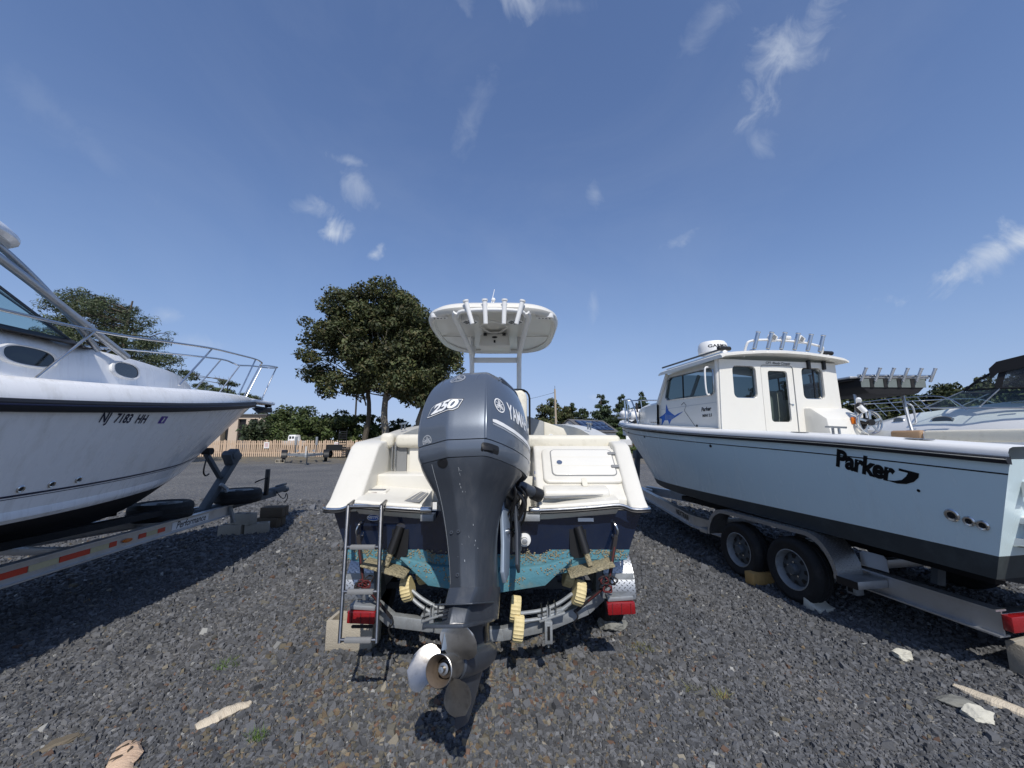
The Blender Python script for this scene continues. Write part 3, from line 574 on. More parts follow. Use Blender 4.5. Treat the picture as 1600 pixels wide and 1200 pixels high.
# ------------------------------------------------------------------ helpers for boats
def hull_mesh(keel, chine, sheer, ts, flare=lambda t: 1.0, ns=7, nb=3, band=None):
    """keel/chine/sheer: t -> (x, y, z), starboard. mi 0 = bottom, 1 = topsides, 2 = band above the chine (band: t -> fraction)."""
    def side(t, s, sg=1):
        a, b = V(chine(t)), V(sheer(t)); p = a.lerp(b, s); p.x = (a.x + (b.x - a.x) * s**flare(t)) * sg; return p
    def ss(t): return [j / ns for j in range(ns + 1)] if band is None else [0] + [lerp(band(t), 1, j / ns) for j in range(ns + 1)]
    m = MB()
    for sg in (-1, 1):
        rows = []; rb = []
        for t in ts:
            k, c = V(keel(t)), V(chine(t)); rb.append([V((lerp(k.x, c.x, j / nb) * sg, lerp(k.y, c.y, j / nb), lerp(k.z, c.z, (j / nb)**.9))) for j in range(nb + 1)])
            rows.append([side(t, s, sg) for s in ss(t)])
        m.grid(rb, 0)
        if band is None: m.grid(rows, 1)
        else: m.grid([r[:2] for r in rows], 2); m.grid([r[1:] for r in rows], 1)
    t = ts[0]; k = V(keel(t)); S_ = ss(t); L = [side(t, s, -1) for s in S_]; R = [side(t, s, 1) for s in S_]
    for j in range(len(S_) - 1): m.add([L[j], R[j], R[j + 1], L[j + 1]], [(0, 1, 2, 3)], 2 if band and j == 0 else 1)
    m.add([L[0], k, R[0]], [(0, 1, 2)], 0)
    return m, side
def wheel(parent, c, axis_sign, R=.335, w=.21, rim_mat=None, name='wheel', spokes=8):
    """trailer wheel, axis along x; axis_sign = which side the rim face looks"""
    o = bpy.data.objects.new(name, None); COL.objects.link(o); o.parent = parent; o.location = c; o.rotation_euler = (0, pi / 2 * axis_sign, 0)
    q = MB(); h = w / 2; r0 = R * .60
    q.lathe([(r0, -h * .8), (R * .72, -h * .97), (R * .88, -h), (R * .965, -h * .82), (R, -h * .45), (R * .985, -h * .42), (R * .985, -h * .36), (R, -h * .33), (R, -.015), (R * .985, -.012), (R * .985, .012), (R, .015), (R, h * .33), (R * .985, h * .36), (R * .985, h * .42), (R, h * .45), (R * .965, h * .82), (R * .88, h), (R * .80, h * 1.0), (R * .79, h * .985), (R * .72, h * .97), (r0, h * .8)], n=40)
    q.build('tyre', M['rubber'], o, ang=40)
    q = MB(); q.lathe([(r0 * 1.03, h * .86), (r0 * .98, h * .88), (r0 * .93, h * .6), (r0 * .88, h * .2), (r0 * .86, h * .1)], n=40); rim = q.build('rim', rim_mat or M['galv'], o)
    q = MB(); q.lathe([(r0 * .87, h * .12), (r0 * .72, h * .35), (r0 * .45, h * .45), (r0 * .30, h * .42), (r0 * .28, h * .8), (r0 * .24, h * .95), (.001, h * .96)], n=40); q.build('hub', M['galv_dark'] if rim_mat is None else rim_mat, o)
    q = MB()
    for k in range(spokes):
        a = 2 * pi * k / spokes; e = V((cos(a), sin(a), 0)); f = V((-sin(a), cos(a), 0)); z = V((0, 0, h * .40))
        q.add([e * r0 * .56 + f * .016 + z * 1.16, e * r0 * .56 - f * .016 + z * 1.16, e * r0 * .76 - f * .030 + z * .92, e * r0 * .76 + f * .030 + z * .92], [(0, 1, 2, 3)])
    q.build('rim_slots', M['black'], o)
    q = MB()
    for k in range(5): a = 2 * pi * k / 5; q.cyl((cos(a) * r0 * .37, sin(a) * r0 * .37, h * .4), (cos(a) * r0 * .37, sin(a) * r0 * .37, h * .58), .011, n=6)
    q.build('lug_nuts', M['steel'], o)
    return o
def fender(parent, x0, x1, y0, y1, zb, zt, n=14, name='fender', mt=None, yflat=None):
    """diamond-plate fender, rounded ends, between x0 and x1 along y0..y1"""
    def arch(d=0):
        P = []; r = zt - zb
        for k in range(n + 1): a = pi / 2 * k / n; P.append((y0 + r * .8 * (1 - sin(pi / 2 - a)) if False else y0 + r * .85 * (1 - cos(a)), zb + r * sin(a)))
        for k in range(n + 1): a = pi / 2 * (1 - k / n); P.append((y1 - r * .85 * (1 - cos(a)), zb + r * sin(a)))
        return P
    A = arch(); q = MB(); q.grid([[V((x, y, z)) for y, z in A] for x in (x0, x1)])
    xo = x0 if abs(x0) > abs(x1) else x1; xi = x1 if xo == x0 else x0
    yc = (y0 + y1) / 2
    q.grid([[V((xo, y, z)) for y, z in A], [V((xo, y + (yc - y) * .03, z - .045)) if z > zb + .05 else V((xo, y + math.copysign(.04, yc - y), z)) for y, z in A]])
    o = q.build(name, mt or M['diamond'], parent, shell=.004)
    return o

CB = V((-.19, 3.0, 0))
def centre_boat():
    B = thing('center_console_boat', 'centre console fishing boat with navy hull, cream transom and white hardtop, stern nearest', 'boat', CB)
    K = lambda t: (0, spl(t, [(0, .13), (.5, 3.2), (.75, 5.0), (.9, 6.2), (1, 7.0)]), spl(t, [(0, .61), (.5, .60), (.75, .76), (.9, 1.25), (1, 1.75)]))
    C = lambda t: (spl(t, [(0, 1.07), (.3, 1.10), (.6, .92), (.85, .42), (1, .01)]), spl(t, [(0, .13), (.5, 3.2), (.75, 5.0), (.9, 6.2), (1, 7.0)]), spl(t, [(0, .83), (.5, .88), (.8, 1.15), (1, 1.76)]))
    Sh = lambda t: (spl(t, [(0, 1.20), (.3, 1.29), (.6, 1.20), (.85, .72), (1, .012)]), spl(t, [(0, .10), (.5, 3.3), (.75, 5.2), (.9, 6.4), (1, 7.15)]), spl(t, [(0, 1.20), (.3, 1.38), (.6, 1.55), (1, 1.80)]))
    ts = [i / 24 for i in range(25)]
    m, side = hull_mesh(K, C, Sh, ts, lambda t: 1 + t)
    hull = m.build('hull', [M['teal'], M['navy']], B, ang=30)
    # antifouling comes a hand's width up the transom, edge crusted with growth
    tr = MB(); tr.prism([(-1.075, .832), (-.70, .835), (-.44, .665), (0, .605), (.44, .665), (.70, .835), (1.075, .832), (1.10, .905), (.5, .905), (.42, .87), (-.42, .87), (-.5, .905), (-1.10, .905)], (0, .128, 0), (1, 0, 0), (0, 0, 1), .006); tr.build('transom_antifoul', M['teal'], hull)
    rr = random.Random(5); vs, fs = [], []
    def shell(x, y, z, s, up=0):
        n = len(vs); vs.extend([V((x + s * rr.uniform(.6, 1.3) * cos(a), y + (s * sin(a) if up else 0), z + (0 if up else s * rr.uniform(.6, 1.3) * sin(a)))) for a in (0, 1.3, 2.5, 3.8, 5.1)] + [V((x, y - (0 if up else s * .6), z + (s * .6 if up else 0)))]); fs.extend([(n + i, n + (i + 1) % 5, n + 5) for i in range(5)])
    blot = [(rr.uniform(-1.05, 1.05), rr.uniform(.68, .9), rr.uniform(.02, .07)) for _ in range(26)] + [(.42, .84, .06), (.46, .78, .05), (.55, .80, .05), (-.5, .84, .07), (-.44, .78, .05), (.80, .87, .07), (-.85, .87, .08)]
    for k in range(1500):
        if k < 650: x = rr.uniform(-1.08, 1.08); z = .905 - abs(rr.gauss(0, .028)) - (.035 if abs(x) < .45 else 0)
        else: c = rr.choice(blot); x = rr.gauss(c[0], c[2]); z = rr.gauss(c[1], c[2] * .6)
        lo = interp(abs(x), [(0, .61), (.44, .67), (.70, .835), (1.1, .835)])
        if z < lo or z > .91: continue
        inner = abs(x) < .66 and z < interp(abs(x), [(0, .78), (.1, .78), (.40, .80), (.66, .86)])
        shell(x, .118 if not inner else .057, z, rr.uniform(.0022, .0075))
    q = MB(); q.add(vs, fs); tag(q.build('barnacle_crust', M['growth'], hull), kind='stuff')
    # stepped wedges of the running surface that show below the transom
    for s in (-1, 1):
        q = MB(); q.prism([(.0, .60), (.44, .665), (.66, .86), (.40, .80), (.10, .78)] if s > 0 else [(-.0, .60), (-.10, .78), (-.40, .80), (-.66, .86), (-.44, .665)], (0, .12, 0), (1, 0, 0), (0, 0, 1), .06); q.build('planing_step', M['teal'], hull, bevel=.006)
    # deck cap pieces
    for s in (-1, 1):
        q = MB(); sec = [(.005, 1.205), (.0, 1.245), (.07, 1.29), (.42, 1.69), (.50, 1.725), (1.3, 1.80), (1.3, 1.2)]
        q.loft([[V((s * x, y * (1 - .0) + dy, z)) for y, z in sec] for x, dy in ((1.225, 0), (1.16, -.004), (.985 if s < 0 else 1.09, .02))]); q.build('quarter', M['cream'], B, bevel=.018, seg=3)
        rows = []
        for i in range(25):
            t = .16 + .84 * i / 24; p = V(Sh(t)); zt = spl(p.y, [(.4, 1.725), (1.3, 1.80), (2.2, 1.90), (4, 2.02), (7.2, 2.12)]); w = .22 * min(1, p.x / .25 + .05)
            rows.append([V((s * x, p.y, z)) for x, z in ((p.x + .0, p.z), (p.x + .005, lerp(p.z, zt, .6)), (p.x - .01, zt - .02), (p.x - .03, zt), (max(p.x - w, 0), zt), (max(p.x - w, 0), zt - .25), (max(p.x - w, 0), 1.0))])
        q = MB(); q.grid(rows); q.build('gunwale', M['cream'], B)
    # swim platform either side of the motor well
    def zpl(x): return 1.185 + .06 * max(0, (abs(x) - .45) / .77)
    for s, xi in ((-1, .50), (1, .40)):
        q = MB(); rows = []
        for k in range(9):
            x = lerp(xi, 1.0, k / 8); z = zpl(x); dy = .03 * (1 - (k / 8)) ** 2
            rows.append([V((s * x, y, zz)) for y, zz in ((.02 + dy, z), (dy, z + .02), (dy, z + .05), (.012 + dy, z + .066), (.05 + dy, z + .075), (.40, z + .125), (.46, z + .13), (.46, z - .05), (.10, z - .05))])
        q.loft(rows); q.build('swim_platform', M['cream'], B)
    # rub rail round the stern
    q = MB(); path = []
    for x in [-1.0, -.8, -.65, -.5]: path.append(V((x, -.004 + .03 * (1 - (abs(x) - .5) / .5)**2, zpl(x) + .032)))
    p1 = [V((-1.30, 3.3, 1.40)), V((-1.28, 1.5, 1.30)), V((-1.25, .3, 1.235)), V((-1.235, .04, 1.232)), V((-1.21, -.012, 1.232)), V((-1.1, -.012, 1.231))] + path
    q.tube(crv(p1, 4), .011, 8)
    p2 = [V((-p.x, p.y, p.z)) for p in p1[:6]] + [V((x, -.004 + .03 * (1 - (x - .4) / .6)**2, zpl(x) + .032)) for x in (1.0, .8, .6, .4)]
    q.tube(crv(p2, 4), .011, 8); q.build('rub_rail', M['steel'], B)
    q = MB()
    for p in (p1, p2): q.tube([v + V((0, .006, -.021)) for v in crv(p, 4)], .010, 6)
    q.build('rub_rail_insert', M['rail_black'], B)
    for s, xi in ((-1, .50), (1, .40)):
        q = MB(); q.cyl((s * xi, .005, 1.222), (s * (xi - .085), .01, 1.222), .026, n=14); q.build('rail_end_cap', M['steel'], B, bevel=.004)
        q = MB(); q.box((s * (xi - (.11 if s > 0 else .05)), .05, 1.165), (.22 if s > 0 else .10, .10, .05)); q.build('well_plate', M['galv'], B, bevel=.004)
    # motor well walls
    q = MB(); q.box((-.02, .50, 1.20), (.90, .04, .45)); q.build('well_bulkhead', M['cream'], B, bevel=.01)
    q = MB(); q.box((-.05, .33, 1.10), (.84, .34, .04)); q.build('well_floor', M['cream'], B)
    # step, bulkhead, door, cushions on the port side
    q = MB(); q.box((-.66, .64, 1.33), (.66, .42, .24)); q.build('boarding_step', M['cream'], B, bevel=.02, seg=3)
    q = MB(); q.box((-.10, .80, 1.50), (1.72, .10, .50)); q.build('transom_bulkhead', M['cream'], B, bevel=.012)
    q = MB(); q.box((-.875, .80, 1.50), (.12, .15, .45)); q.build('door_gap', M['grey_pad'], B)
    q = MB(); q.box((-.62, .735, 1.545), (.34, .035, .28)); dr = q.build('transom_door', M['cream'], B, bevel=.012)
    q = MB(); q.cyl((-.50, .718, 1.62), (-.50, .708, 1.62), .022, n=18); q.cyl((-.50, .708, 1.62), (-.50, .704, 1.62), .012, n=12); q.build('door_latch', M['steel'], dr)
    for x in (-.918, -.948):
        q = MB(); q.cyl((x, .715, 1.38), (x, .715, 1.69), .011, n=10); q.build('door_rail', M['steel'], B)
    def cushion(c, d, nm='bolster', r=.045): q = MB(); q.box(c, d); return q.build(nm, M['vinyl'], B, bevel=r, seg=4)
    cushion((-.49, .76, 1.735), (.86, .19, .125)); cushion((.72, .72, 1.725), (.98, .20, .13)); cushion((-1.0, .78, 1.74), (.13, .24, .14))
    # starboard transom block with the hatch
    q = MB(); sec = [(.10, 1.2), (.11, 1.29), (.16, 1.325), (.50, 1.655), (.58, 1.69), (.80, 1.69), (.80, 1.1)]
    q.loft([[V((x, y, z)) for y, z in sec] for x in (.385, .41, .80, 1.12)]); blk = q.build('transom_block', M['cream'], B, bevel=.02, seg=3)
    e2 = V((0, .34, .33)).normalized(); nn = V((1, 0, 0)).cross(e2)
    O = V((.78, .355, 1.515))
    def slab(w, h, r, off, th, mt, nm, c=(0, 0), par=blk, bev=.006): q = MB(); q.prism([(x + c[0], y + c[1]) for x, y in rrect(w, h, r)], O + nn * off, (1, 0, 0), e2, th); return q.build(nm, mt, par, bevel=bev, seg=3)
    slab(.66, .385, .05, -.01, .035, M['cream'], 'hatch_surround', c=(-.0, .01), bev=.02)
    lid = slab(.53, .285, .035, .02, .014, M['cream2'], 'hatch_lid', c=(.015, .03))
    fr = MB(); a, b = rrect(.546, .301, .042), rrect(.53, .285, .035); vs, fs = ring_mesh(a, b); fr.add([O + V((1, 0, 0)) * (x + .015) + e2 * (y + .03) + nn * .0265 for x, y in vs], fs); fr.build('hatch_gasket', M['grey_pad'], blk)
    for zz in (-.045, .055): slab(.52, .004, .0019, .0335, .0012, M['vinyl'], 'lid_groove', c=(.015, .03 + zz), par=lid, bev=0)
    q = MB(); c = O + V((-.185, 0, 0)) + e2 * .02 + nn * .034; q.cyl(c, c + nn * .006, .024, n=20); q.cyl(c + nn * .006, c + nn * .009, .014, n=16); q.build('hatch_latch', M['steel'], lid)
    for k in (.095, -.055): slab(.075, .030, .008, .034, .008, M['grey_pad'], 'hatch_hinge', c=(.285, .03 + k), par=lid, bev=.003)
    slab(.045, .085, .012, .012, .02, M['vinyl'], 'drain_notch', c=(.0, -.185), bev=.004)
    q = MB(); q.loft([[V((x, y, z)) for y, z in [(.10, 1.28), (.09, 1.33), (.12, 1.365), (.20, 1.38), (.30, 1.38), (.30, 1.25)]] for x in (.44, .47, .92, .96)]); q.build('transom_ledge', M['cream'], blk, bevel=.02, seg=3)
    # non-skid pads
    def pad(poly, z, nm='tread_pad'): q = MB(); q.prism(poly, (0, 0, z), (1, 0, 0), (0, 1, 0), .004); return q.build(nm, M['grey_pad'], B, loc=None)
    q = MB(); q.prism([(.43, .06), (.52, .03), (.62, .055), (.90, .085), (.60, .105), (.44, .10)], (0, 0, 1.282), (1, 0, .03), (0, 1, .13), .004); q.build('tread_pad', M['grey_pad'], B)
    q = MB(); q.prism([(-.80, .10), (-.52, .05), (-.505, .30), (-.60, .37), (-1.0, .37), (-1.0, .345), (-.72, .33)], (0, 0, 1.262), (1, 0, 0), (0, 1, .13), .005); q.build('tread_pad', M['grey_pad'], B)
    for k in range(4):
        q = MB(); q.prism([(-.70 + k * .05, .105), (-.695 + k * .05, .105), (-.665 + k * .05, .33), (-.67 + k * .05, .33)], (0, 0, 1.2685), (1, 0, 0), (0, 1, .13), .002); q.build('pad_groove', M['vinyl'], B)
    q = MB(); q.box((-.955, .30, 1.31), (.24, .16, .05)); hp = q.build('ladder_mount', M['cream'], B, bevel=.012); q = MB(); q.box((-.955, .27, 1.338), (.19, .06, .006)); q.build('mount_grip', M['grey_pad'], hp)
    q = MB(); q.box((-.96, .215, 1.312), (.10, .002, .022)); q.build('warning_label', M['strap_r'], hp)
    # transom fittings
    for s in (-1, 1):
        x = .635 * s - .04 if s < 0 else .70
        q = MB(); q.prism(rrect(.13, .27, .05), (x, .113, .985), (1, 0, 0), (0, .06, 1), .006); q.build('pocket_shade_panel', M['black'], B)  # flat black panel on the transom, painted as the shade of a recess
        q = MB(); q.cyl((x, .10, 1.08), (x + .05 * s, .05, .90), .034, .034, 14); q.cyl((x + .05 * s, .05, .90), (x + .075 * s, .03, .815), .022, .02, 12, 1); q.build('trim_tab_actuator', [M['black'], M['growth']], B)
        q = MB(); q.prism([(-.17, -.09), (.17, -.09), (.17, .10), (-.17, .10)], (x + .08 * s, .045, .79), (1, 0, .26 * s), (0, 1, .04), .018); q.build('trim_tab', M['growth'], B, bevel=.006)
        q = MB(); e = V((.965 * s, .12, 1.06)); q.tube(crv([e + V((-.0, 0, .06)), e + V((.012 * s, -.05, .05)), e + V((.03 * s, -.065, .0)), e + V((.02 * s, -.05, -.05)), e + V((0, 0, -.05))], 5), .010, 8); q.build('transom_eye', M['steel'], B)
    q = MB(); q.box((.76, .088, 1.135), (.12, .006, .026)); q.build('capacity_plate', M['decal_w'], B)
    q = MB(); q.box((-.88, .1285, 1.0), (.20, .004, .17)); q.build('access_panel', M['navy'], B, bevel=.012)
    q = MB(); q.prism(oval(.052, .024, 28), (-.885, .108, 1.148), (1, 0, 0), (0, 0, 1), .005); ov = q.build('maker_oval', M['blue'], B)
    q = MB(); vs, fs = ring_mesh(oval(.052, .024, 28), oval(.048, .0205, 28)); q.add([V((-.885 + x, .1010, 1.148 + y)) for x, y in vs], fs); vs, fs = TXT['MEFCO']; q.add([V((-.885 + x, .1005, 1.148 + y)) for x, y in vs], fs); q.build('oval_lettering', M['decal_w'], ov)
    q = MB(); q.cyl((.285, .13, .985), (.285, .085, .985), .05, n=24, mi=0); q.cyl((.285, .085, .985), (.285, .04, .985), .026, n=18, mi=1); fl = q.build('drain_flange', [M['plastic'], M['alu']], B, bevel=.004)
    q = MB(); q.lathe([(.028, .92), (.036, .925), (.036, 1.055), (.030, 1.055), (.030, .99), (.001, .985)], Matrix.Translation((.225, .03, 0)), 20); q.build('drain_elbow', M['alu'], fl)
    for k, (zz, mt) in enumerate(((1.475, 'blue'), (1.45, 'decal_w'), (1.425, 'blue'))): q = MB(); q.box((.381, .30, zz), (.003, .035, .022)); q.build('well_sticker', M[mt], B)
    # boarding ladder (telescoping, pulled down)
    lad = bpy.data.objects.new('boarding_ladder', None); COL.objects.link(lad); lad.parent = B
    R_ = [((-1.020, -.06), 1.262), ((-.765, -.06), 1.262)]
    top = [V((-1.02, -.06, 1.262)), V((-.775, -.06, 1.262))]; bot = [V((-.912, -.335, .47)), V((-.676, -.335, .47))]
    for a, b in zip(top, bot):
        q = MB(); n_ = 4; f = [0, .34, .66, 1.0]
        for i in range(3): q.cyl(a.lerp(b, f[i]), a.lerp(b, f[i + 1] + .01), .0165 - .0022 * i, n=14)
        q.cyl(a + V((0, 0, .004)), a + V((0, .10, .02)), .013, n=12); q.build('ladder_rail', M['steel_dark'], lad)
    for f in (0.005, .335, .665, .99):
        a, b = top[0].lerp(bot[0], f), top[1].lerp(bot[1], f); q = MB(); q.cyl(a, b, .0115, n=12); st = q.build('rung', M['steel_dark'], lad)
        if f > .1: q = MB(); q.bar(a.lerp(b, .13), a.lerp(b, .87), .035, .030); q.build('tread', M['grey_pad'], st, bevel=.008)
    # hardtop
    def plan(a, b, e, z, cx=-.03, cy=1.9, n=56): return [V((cx + x, cy + y + (-.05 * (x / a)**2 * (1 if y < 0 else -1)), z)) for x, y in oval(a, b, n, e)]
    q = MB(); q.loft([plan(.57, .80, 3.2, 3.125), plan(.70, .93, 3.2, 3.105), plan(.745, .975, 3.2, 3.075), plan(.77, 1.0, 3.2, 3.09), plan(.785, 1.015, 3.2, 3.13), plan(.775, 1.0, 3.2, 3.165), plan(.73, .95, 3.2, 3.20), plan(.55, .70, 3, 3.225), plan(.2, .3, 2.5, 3.232)]); ht = q.build('hardtop', M['cream2'], B, ang=40)
    ub = bvh_of(ht)
    for s in (-1, 1):
        q = MB(); q.prism([(x, y) for x, y in rrect(.20, .09, .04)], (-.03 + s * .58, 1.10, 3.075), (1, s * .15, 0), (0, 1, 0), .05); lb = q.build('light_bar', M['plastic'], ht, bevel=.006)
        for k in range(4): q = MB(); q.cyl((-.03 + s * .58 + (k - 1.5) * .038, 1.10 + (k - 1.5) * .038 * s * .15, 3.078), (-.03 + s * .58 + (k - 1.5) * .038, 1.10 + (k - 1.5) * .038 * s * .15, 3.07), .010, n=10); q.build('lamp', M['grey_pad'], lb)
        c = V((-.03 + s * .255, 1.20, 3.06)); q = MB(); q.cyl(c + V((0, 0, .07)), c, .10, .095, 28); spk = q.build('speaker', M['plastic'], ht, bevel=.006)
        q = MB()
        for k in range(8): a = 2 * pi * k / 8; q.prism([(.030 * cos(a - .28), .030 * sin(a - .28)), (.075 * cos(a - .22), .075 * sin(a - .22)), (.075 * cos(a + .22), .075 * sin(a + .22)), (.030 * cos(a + .28), .030 * sin(a + .28))], c + V((0, 0, -.002)), (1, 0, 0), (0, 1, 0), .004)
        q.cyl(c + V((0, 0, -.001)), c + V((0, 0, -.004)), .022, n=12); q.build('speaker_grille', M['black'], spk)
        q = MB(); q.box((-.03 + s * .52, 1.95, 3.10), (.36, .02, .012)); q.build('underside_rib', M['cream2'], ht)
        q = MB(); q.tube(crv([(-.03 + s * .66, 1.2, 3.10), (-.03 + s * .71, 1.7, 3.098), (-.03 + s * .68, 2.3, 3.098), (-.03 + s * .48, 2.72, 3.10), (-.03 + s * .2, 2.76, 3.10)], 6), .014, 8); q.build('underside_lip', M['cream2'], ht)
        # frame
        px = -.03 + s * .315
        q = MB(); q.tube(crv([(px, 2.05, 1.1), (px, 2.05, 2.2), (px, 2.02, 2.80), (px + s * .02, 1.85, 2.92), (px + s * .06, 1.3, 3.01), (px + s * .085, 1.02, 3.06), (px + s * .06, .93, 3.09)], 6), .031, 12); q.build('frame_post', M['plastic'], B)
        q = MB(); q.cyl((px, 2.05, 2.75), (px + s * .02, 2.5, 3.09), .024, n=10); q.cyl((px, 2.05, 2.9), (px, 2.08, 3.12), .026, n=10); q.build('frame_strut', M['plastic'], B)
    q = MB(); q.bar((-.34, 2.05, 2.80), (.28, 2.05, 2.80), .03, .07); q.build('frame_crossbar', M['plastic'], B, bevel=.01)
    q = MB(); q.tube(crv([(-.40, .98, 3.055), (-.34, .92, 3.095), (-.03, .90, 3.105), (.28, .92, 3.095), (.34, .98, 3.055)], 6), .022, 10); q.build('rear_crossbar', M['plastic'], B)
    for x0, x1 in ((-.225, -.30), (-.085, -.097), (.105, .112), (.235, .305)):
        a, b = V((x0, .885, 2.945)), V((x1, .865, 3.20)); d = (b - a).normalized(); q = MB(); T = Matrix.Translation(a) @ d.to_track_quat('Z', 'Y').to_matrix().to_4x4()
        q.lathe([(.001, 0), (.024, 0), (.025, .24), (.032, .245), (.032, .262), (.022, .262), (.021, .12)], T, 16); q.build('rod_holder', M['plastic'], B)
    q = MB(); q.box((-.03, 1.95, 3.00), (.40, .42, .16), taper=.9); eb = q.build('electronics_box', M['cream2'], B, bevel=.02)
    q = MB(); q.prism(rrect(.33, .15, .02), (-.03, 1.742, 2.995), (1, 0, 0), (0, .0, 1), .012); q.build('box_lid', M['cream2'], eb, bevel=.004)
    for x in (-.15, .09): q = MB(); q.box((x, 1.72, 3.065), (.042, .03, .032)); q.build('box_hinge', M['black'], eb, bevel=.004)
    q = MB(); q.prism(oval(.035, .014), (-.03, 1.728, 3.03), (1, 0, 0), (0, 0, 1), .002); q.box((-.03, 1.728, 2.975), (.022, .02, .034)); q.build('box_latch', M['black'], eb)
    q = MB(); q.tube(crv([(-.03, 1.1, 3.04), (-.12, 1.2, 3.05), (-.19, 1.45, 3.08), (-.10, 1.7, 3.09), (-.03, 1.72, 3.09), (.04, 1.7, 3.09), (.13, 1.45, 3.08), (.06, 1.2, 3.05)], 5, True), .012, 8, closed=True); q.build('underside_moulding', M['cream2'], ht)
    q = MB(); q.cyl((-.10, 1.5, 3.22), (-.03, 1.62, 3.62), .006, .003, 8); q.build('antenna', M['plastic'], B)
    q = MB(); q.cyl((-.04, 1.35, 3.22), (-.03, 1.36, 3.36), .011, n=10); q.ball((-.03, 1.36, 3.385), .026); q.build('anchor_light', M['plastic'], B)
    # console, windscreen, helm seat, coaming
    q = MB(); q.loft([[V((x * w, y, z)) for x, y in ((-.42, 2.1), (.42, 2.1), (.42, 3.0), (-.42, 3.0))] for z, w in ((.95, 1), (1.9, 1), (2.02, .94))]); q.build('console', M['cream2'], B, bevel=.04, seg=3)
    q = MB(); q.prism([(-.40, 0), (.36, 0), (.36, .40), (.30, .46), (-.34, .46), (-.40, .40)], (0, 2.25, 1.98), (1, 0, 0), (0, .35, 1), .006); q.build('windscreen', M['pane_c'], B)
    q = MB(); q.tube(crv([(-.40, 2.25, 1.98), (-.40, 2.38, 2.36), (-.34, 2.40, 2.425), (.30, 2.40, 2.425), (.36, 2.38, 2.36), (.36, 2.25, 1.98)], 5), .006, 6); q.build('windscreen_trim', M['black'], B)
    q = MB(); q.prism(rrect(.76, .78, .10), (-.03 + .02, 1.66, 1.95), (1, 0, 0), (0, .04, 1), .10); q.build('helm_seat', M['vinyl'], B, bevel=.035, seg=3)
    q = MB(); q.tube([V((.01 + x, 1.68, 1.95 + y)) for x, y in rrect(.79, .81, .11)], .012, 8, closed=True); q.build('seat_frame', M['black'], B)
    q = MB(); q.tube(crv([(.24, 1.50, 1.62), (.30, 1.48, 1.9), (.27, 1.48, 2.08), (.20, 1.5, 2.12)], 5), .025, 10); q.build('seat_grip', M['plastic'], B)
    for x0, x1, mt in ((.40, .63, 'grey_vinyl'), (.63, .94, 'vinyl')):
        z = lambda x: interp(x, [(.40, 2.07), (.90, 1.90), (.94, 1.82)])
        q = MB(); q.prism([(x0, 1.5), (x1, 1.5), (x1, z(x1))] + ([(.90, z(.90))] if x1 > .9 else []) + [(x0, z(x0))], (0, 2.42, 0), (1, 0, 0), (0, 0, 1), .12); q.build('bow_seat_back', M['vinyl'] if mt == 'vinyl' else M['bolster_grey'], B, bevel=.012)
    q = MB(); q.cyl((.72, 2.30, 1.79), (.72, 2.28, 1.79), .035, n=16); q.build('bow_speaker', M['plastic'], B)
    q = MB(); q.box((0, 3.2, .93), (2.2, 5.0, .04)); q.build('cockpit_sole', M['whitedeck'], B)
    for s in (-1, 1):
        q = MB(); q.bar((s * 1.13, 1.55, 1.93), (s * 1.11, 1.75, 1.95), .018, .02); q.cyl((s * 1.125, 1.6, 1.86), (s * 1.125, 1.6, 1.93), .01, n=8); q.cyl((s * 1.115, 1.7, 1.87), (s * 1.115, 1.7, 1.94), .01, n=8); q.build('cleat', M['steel'], B)
    return B

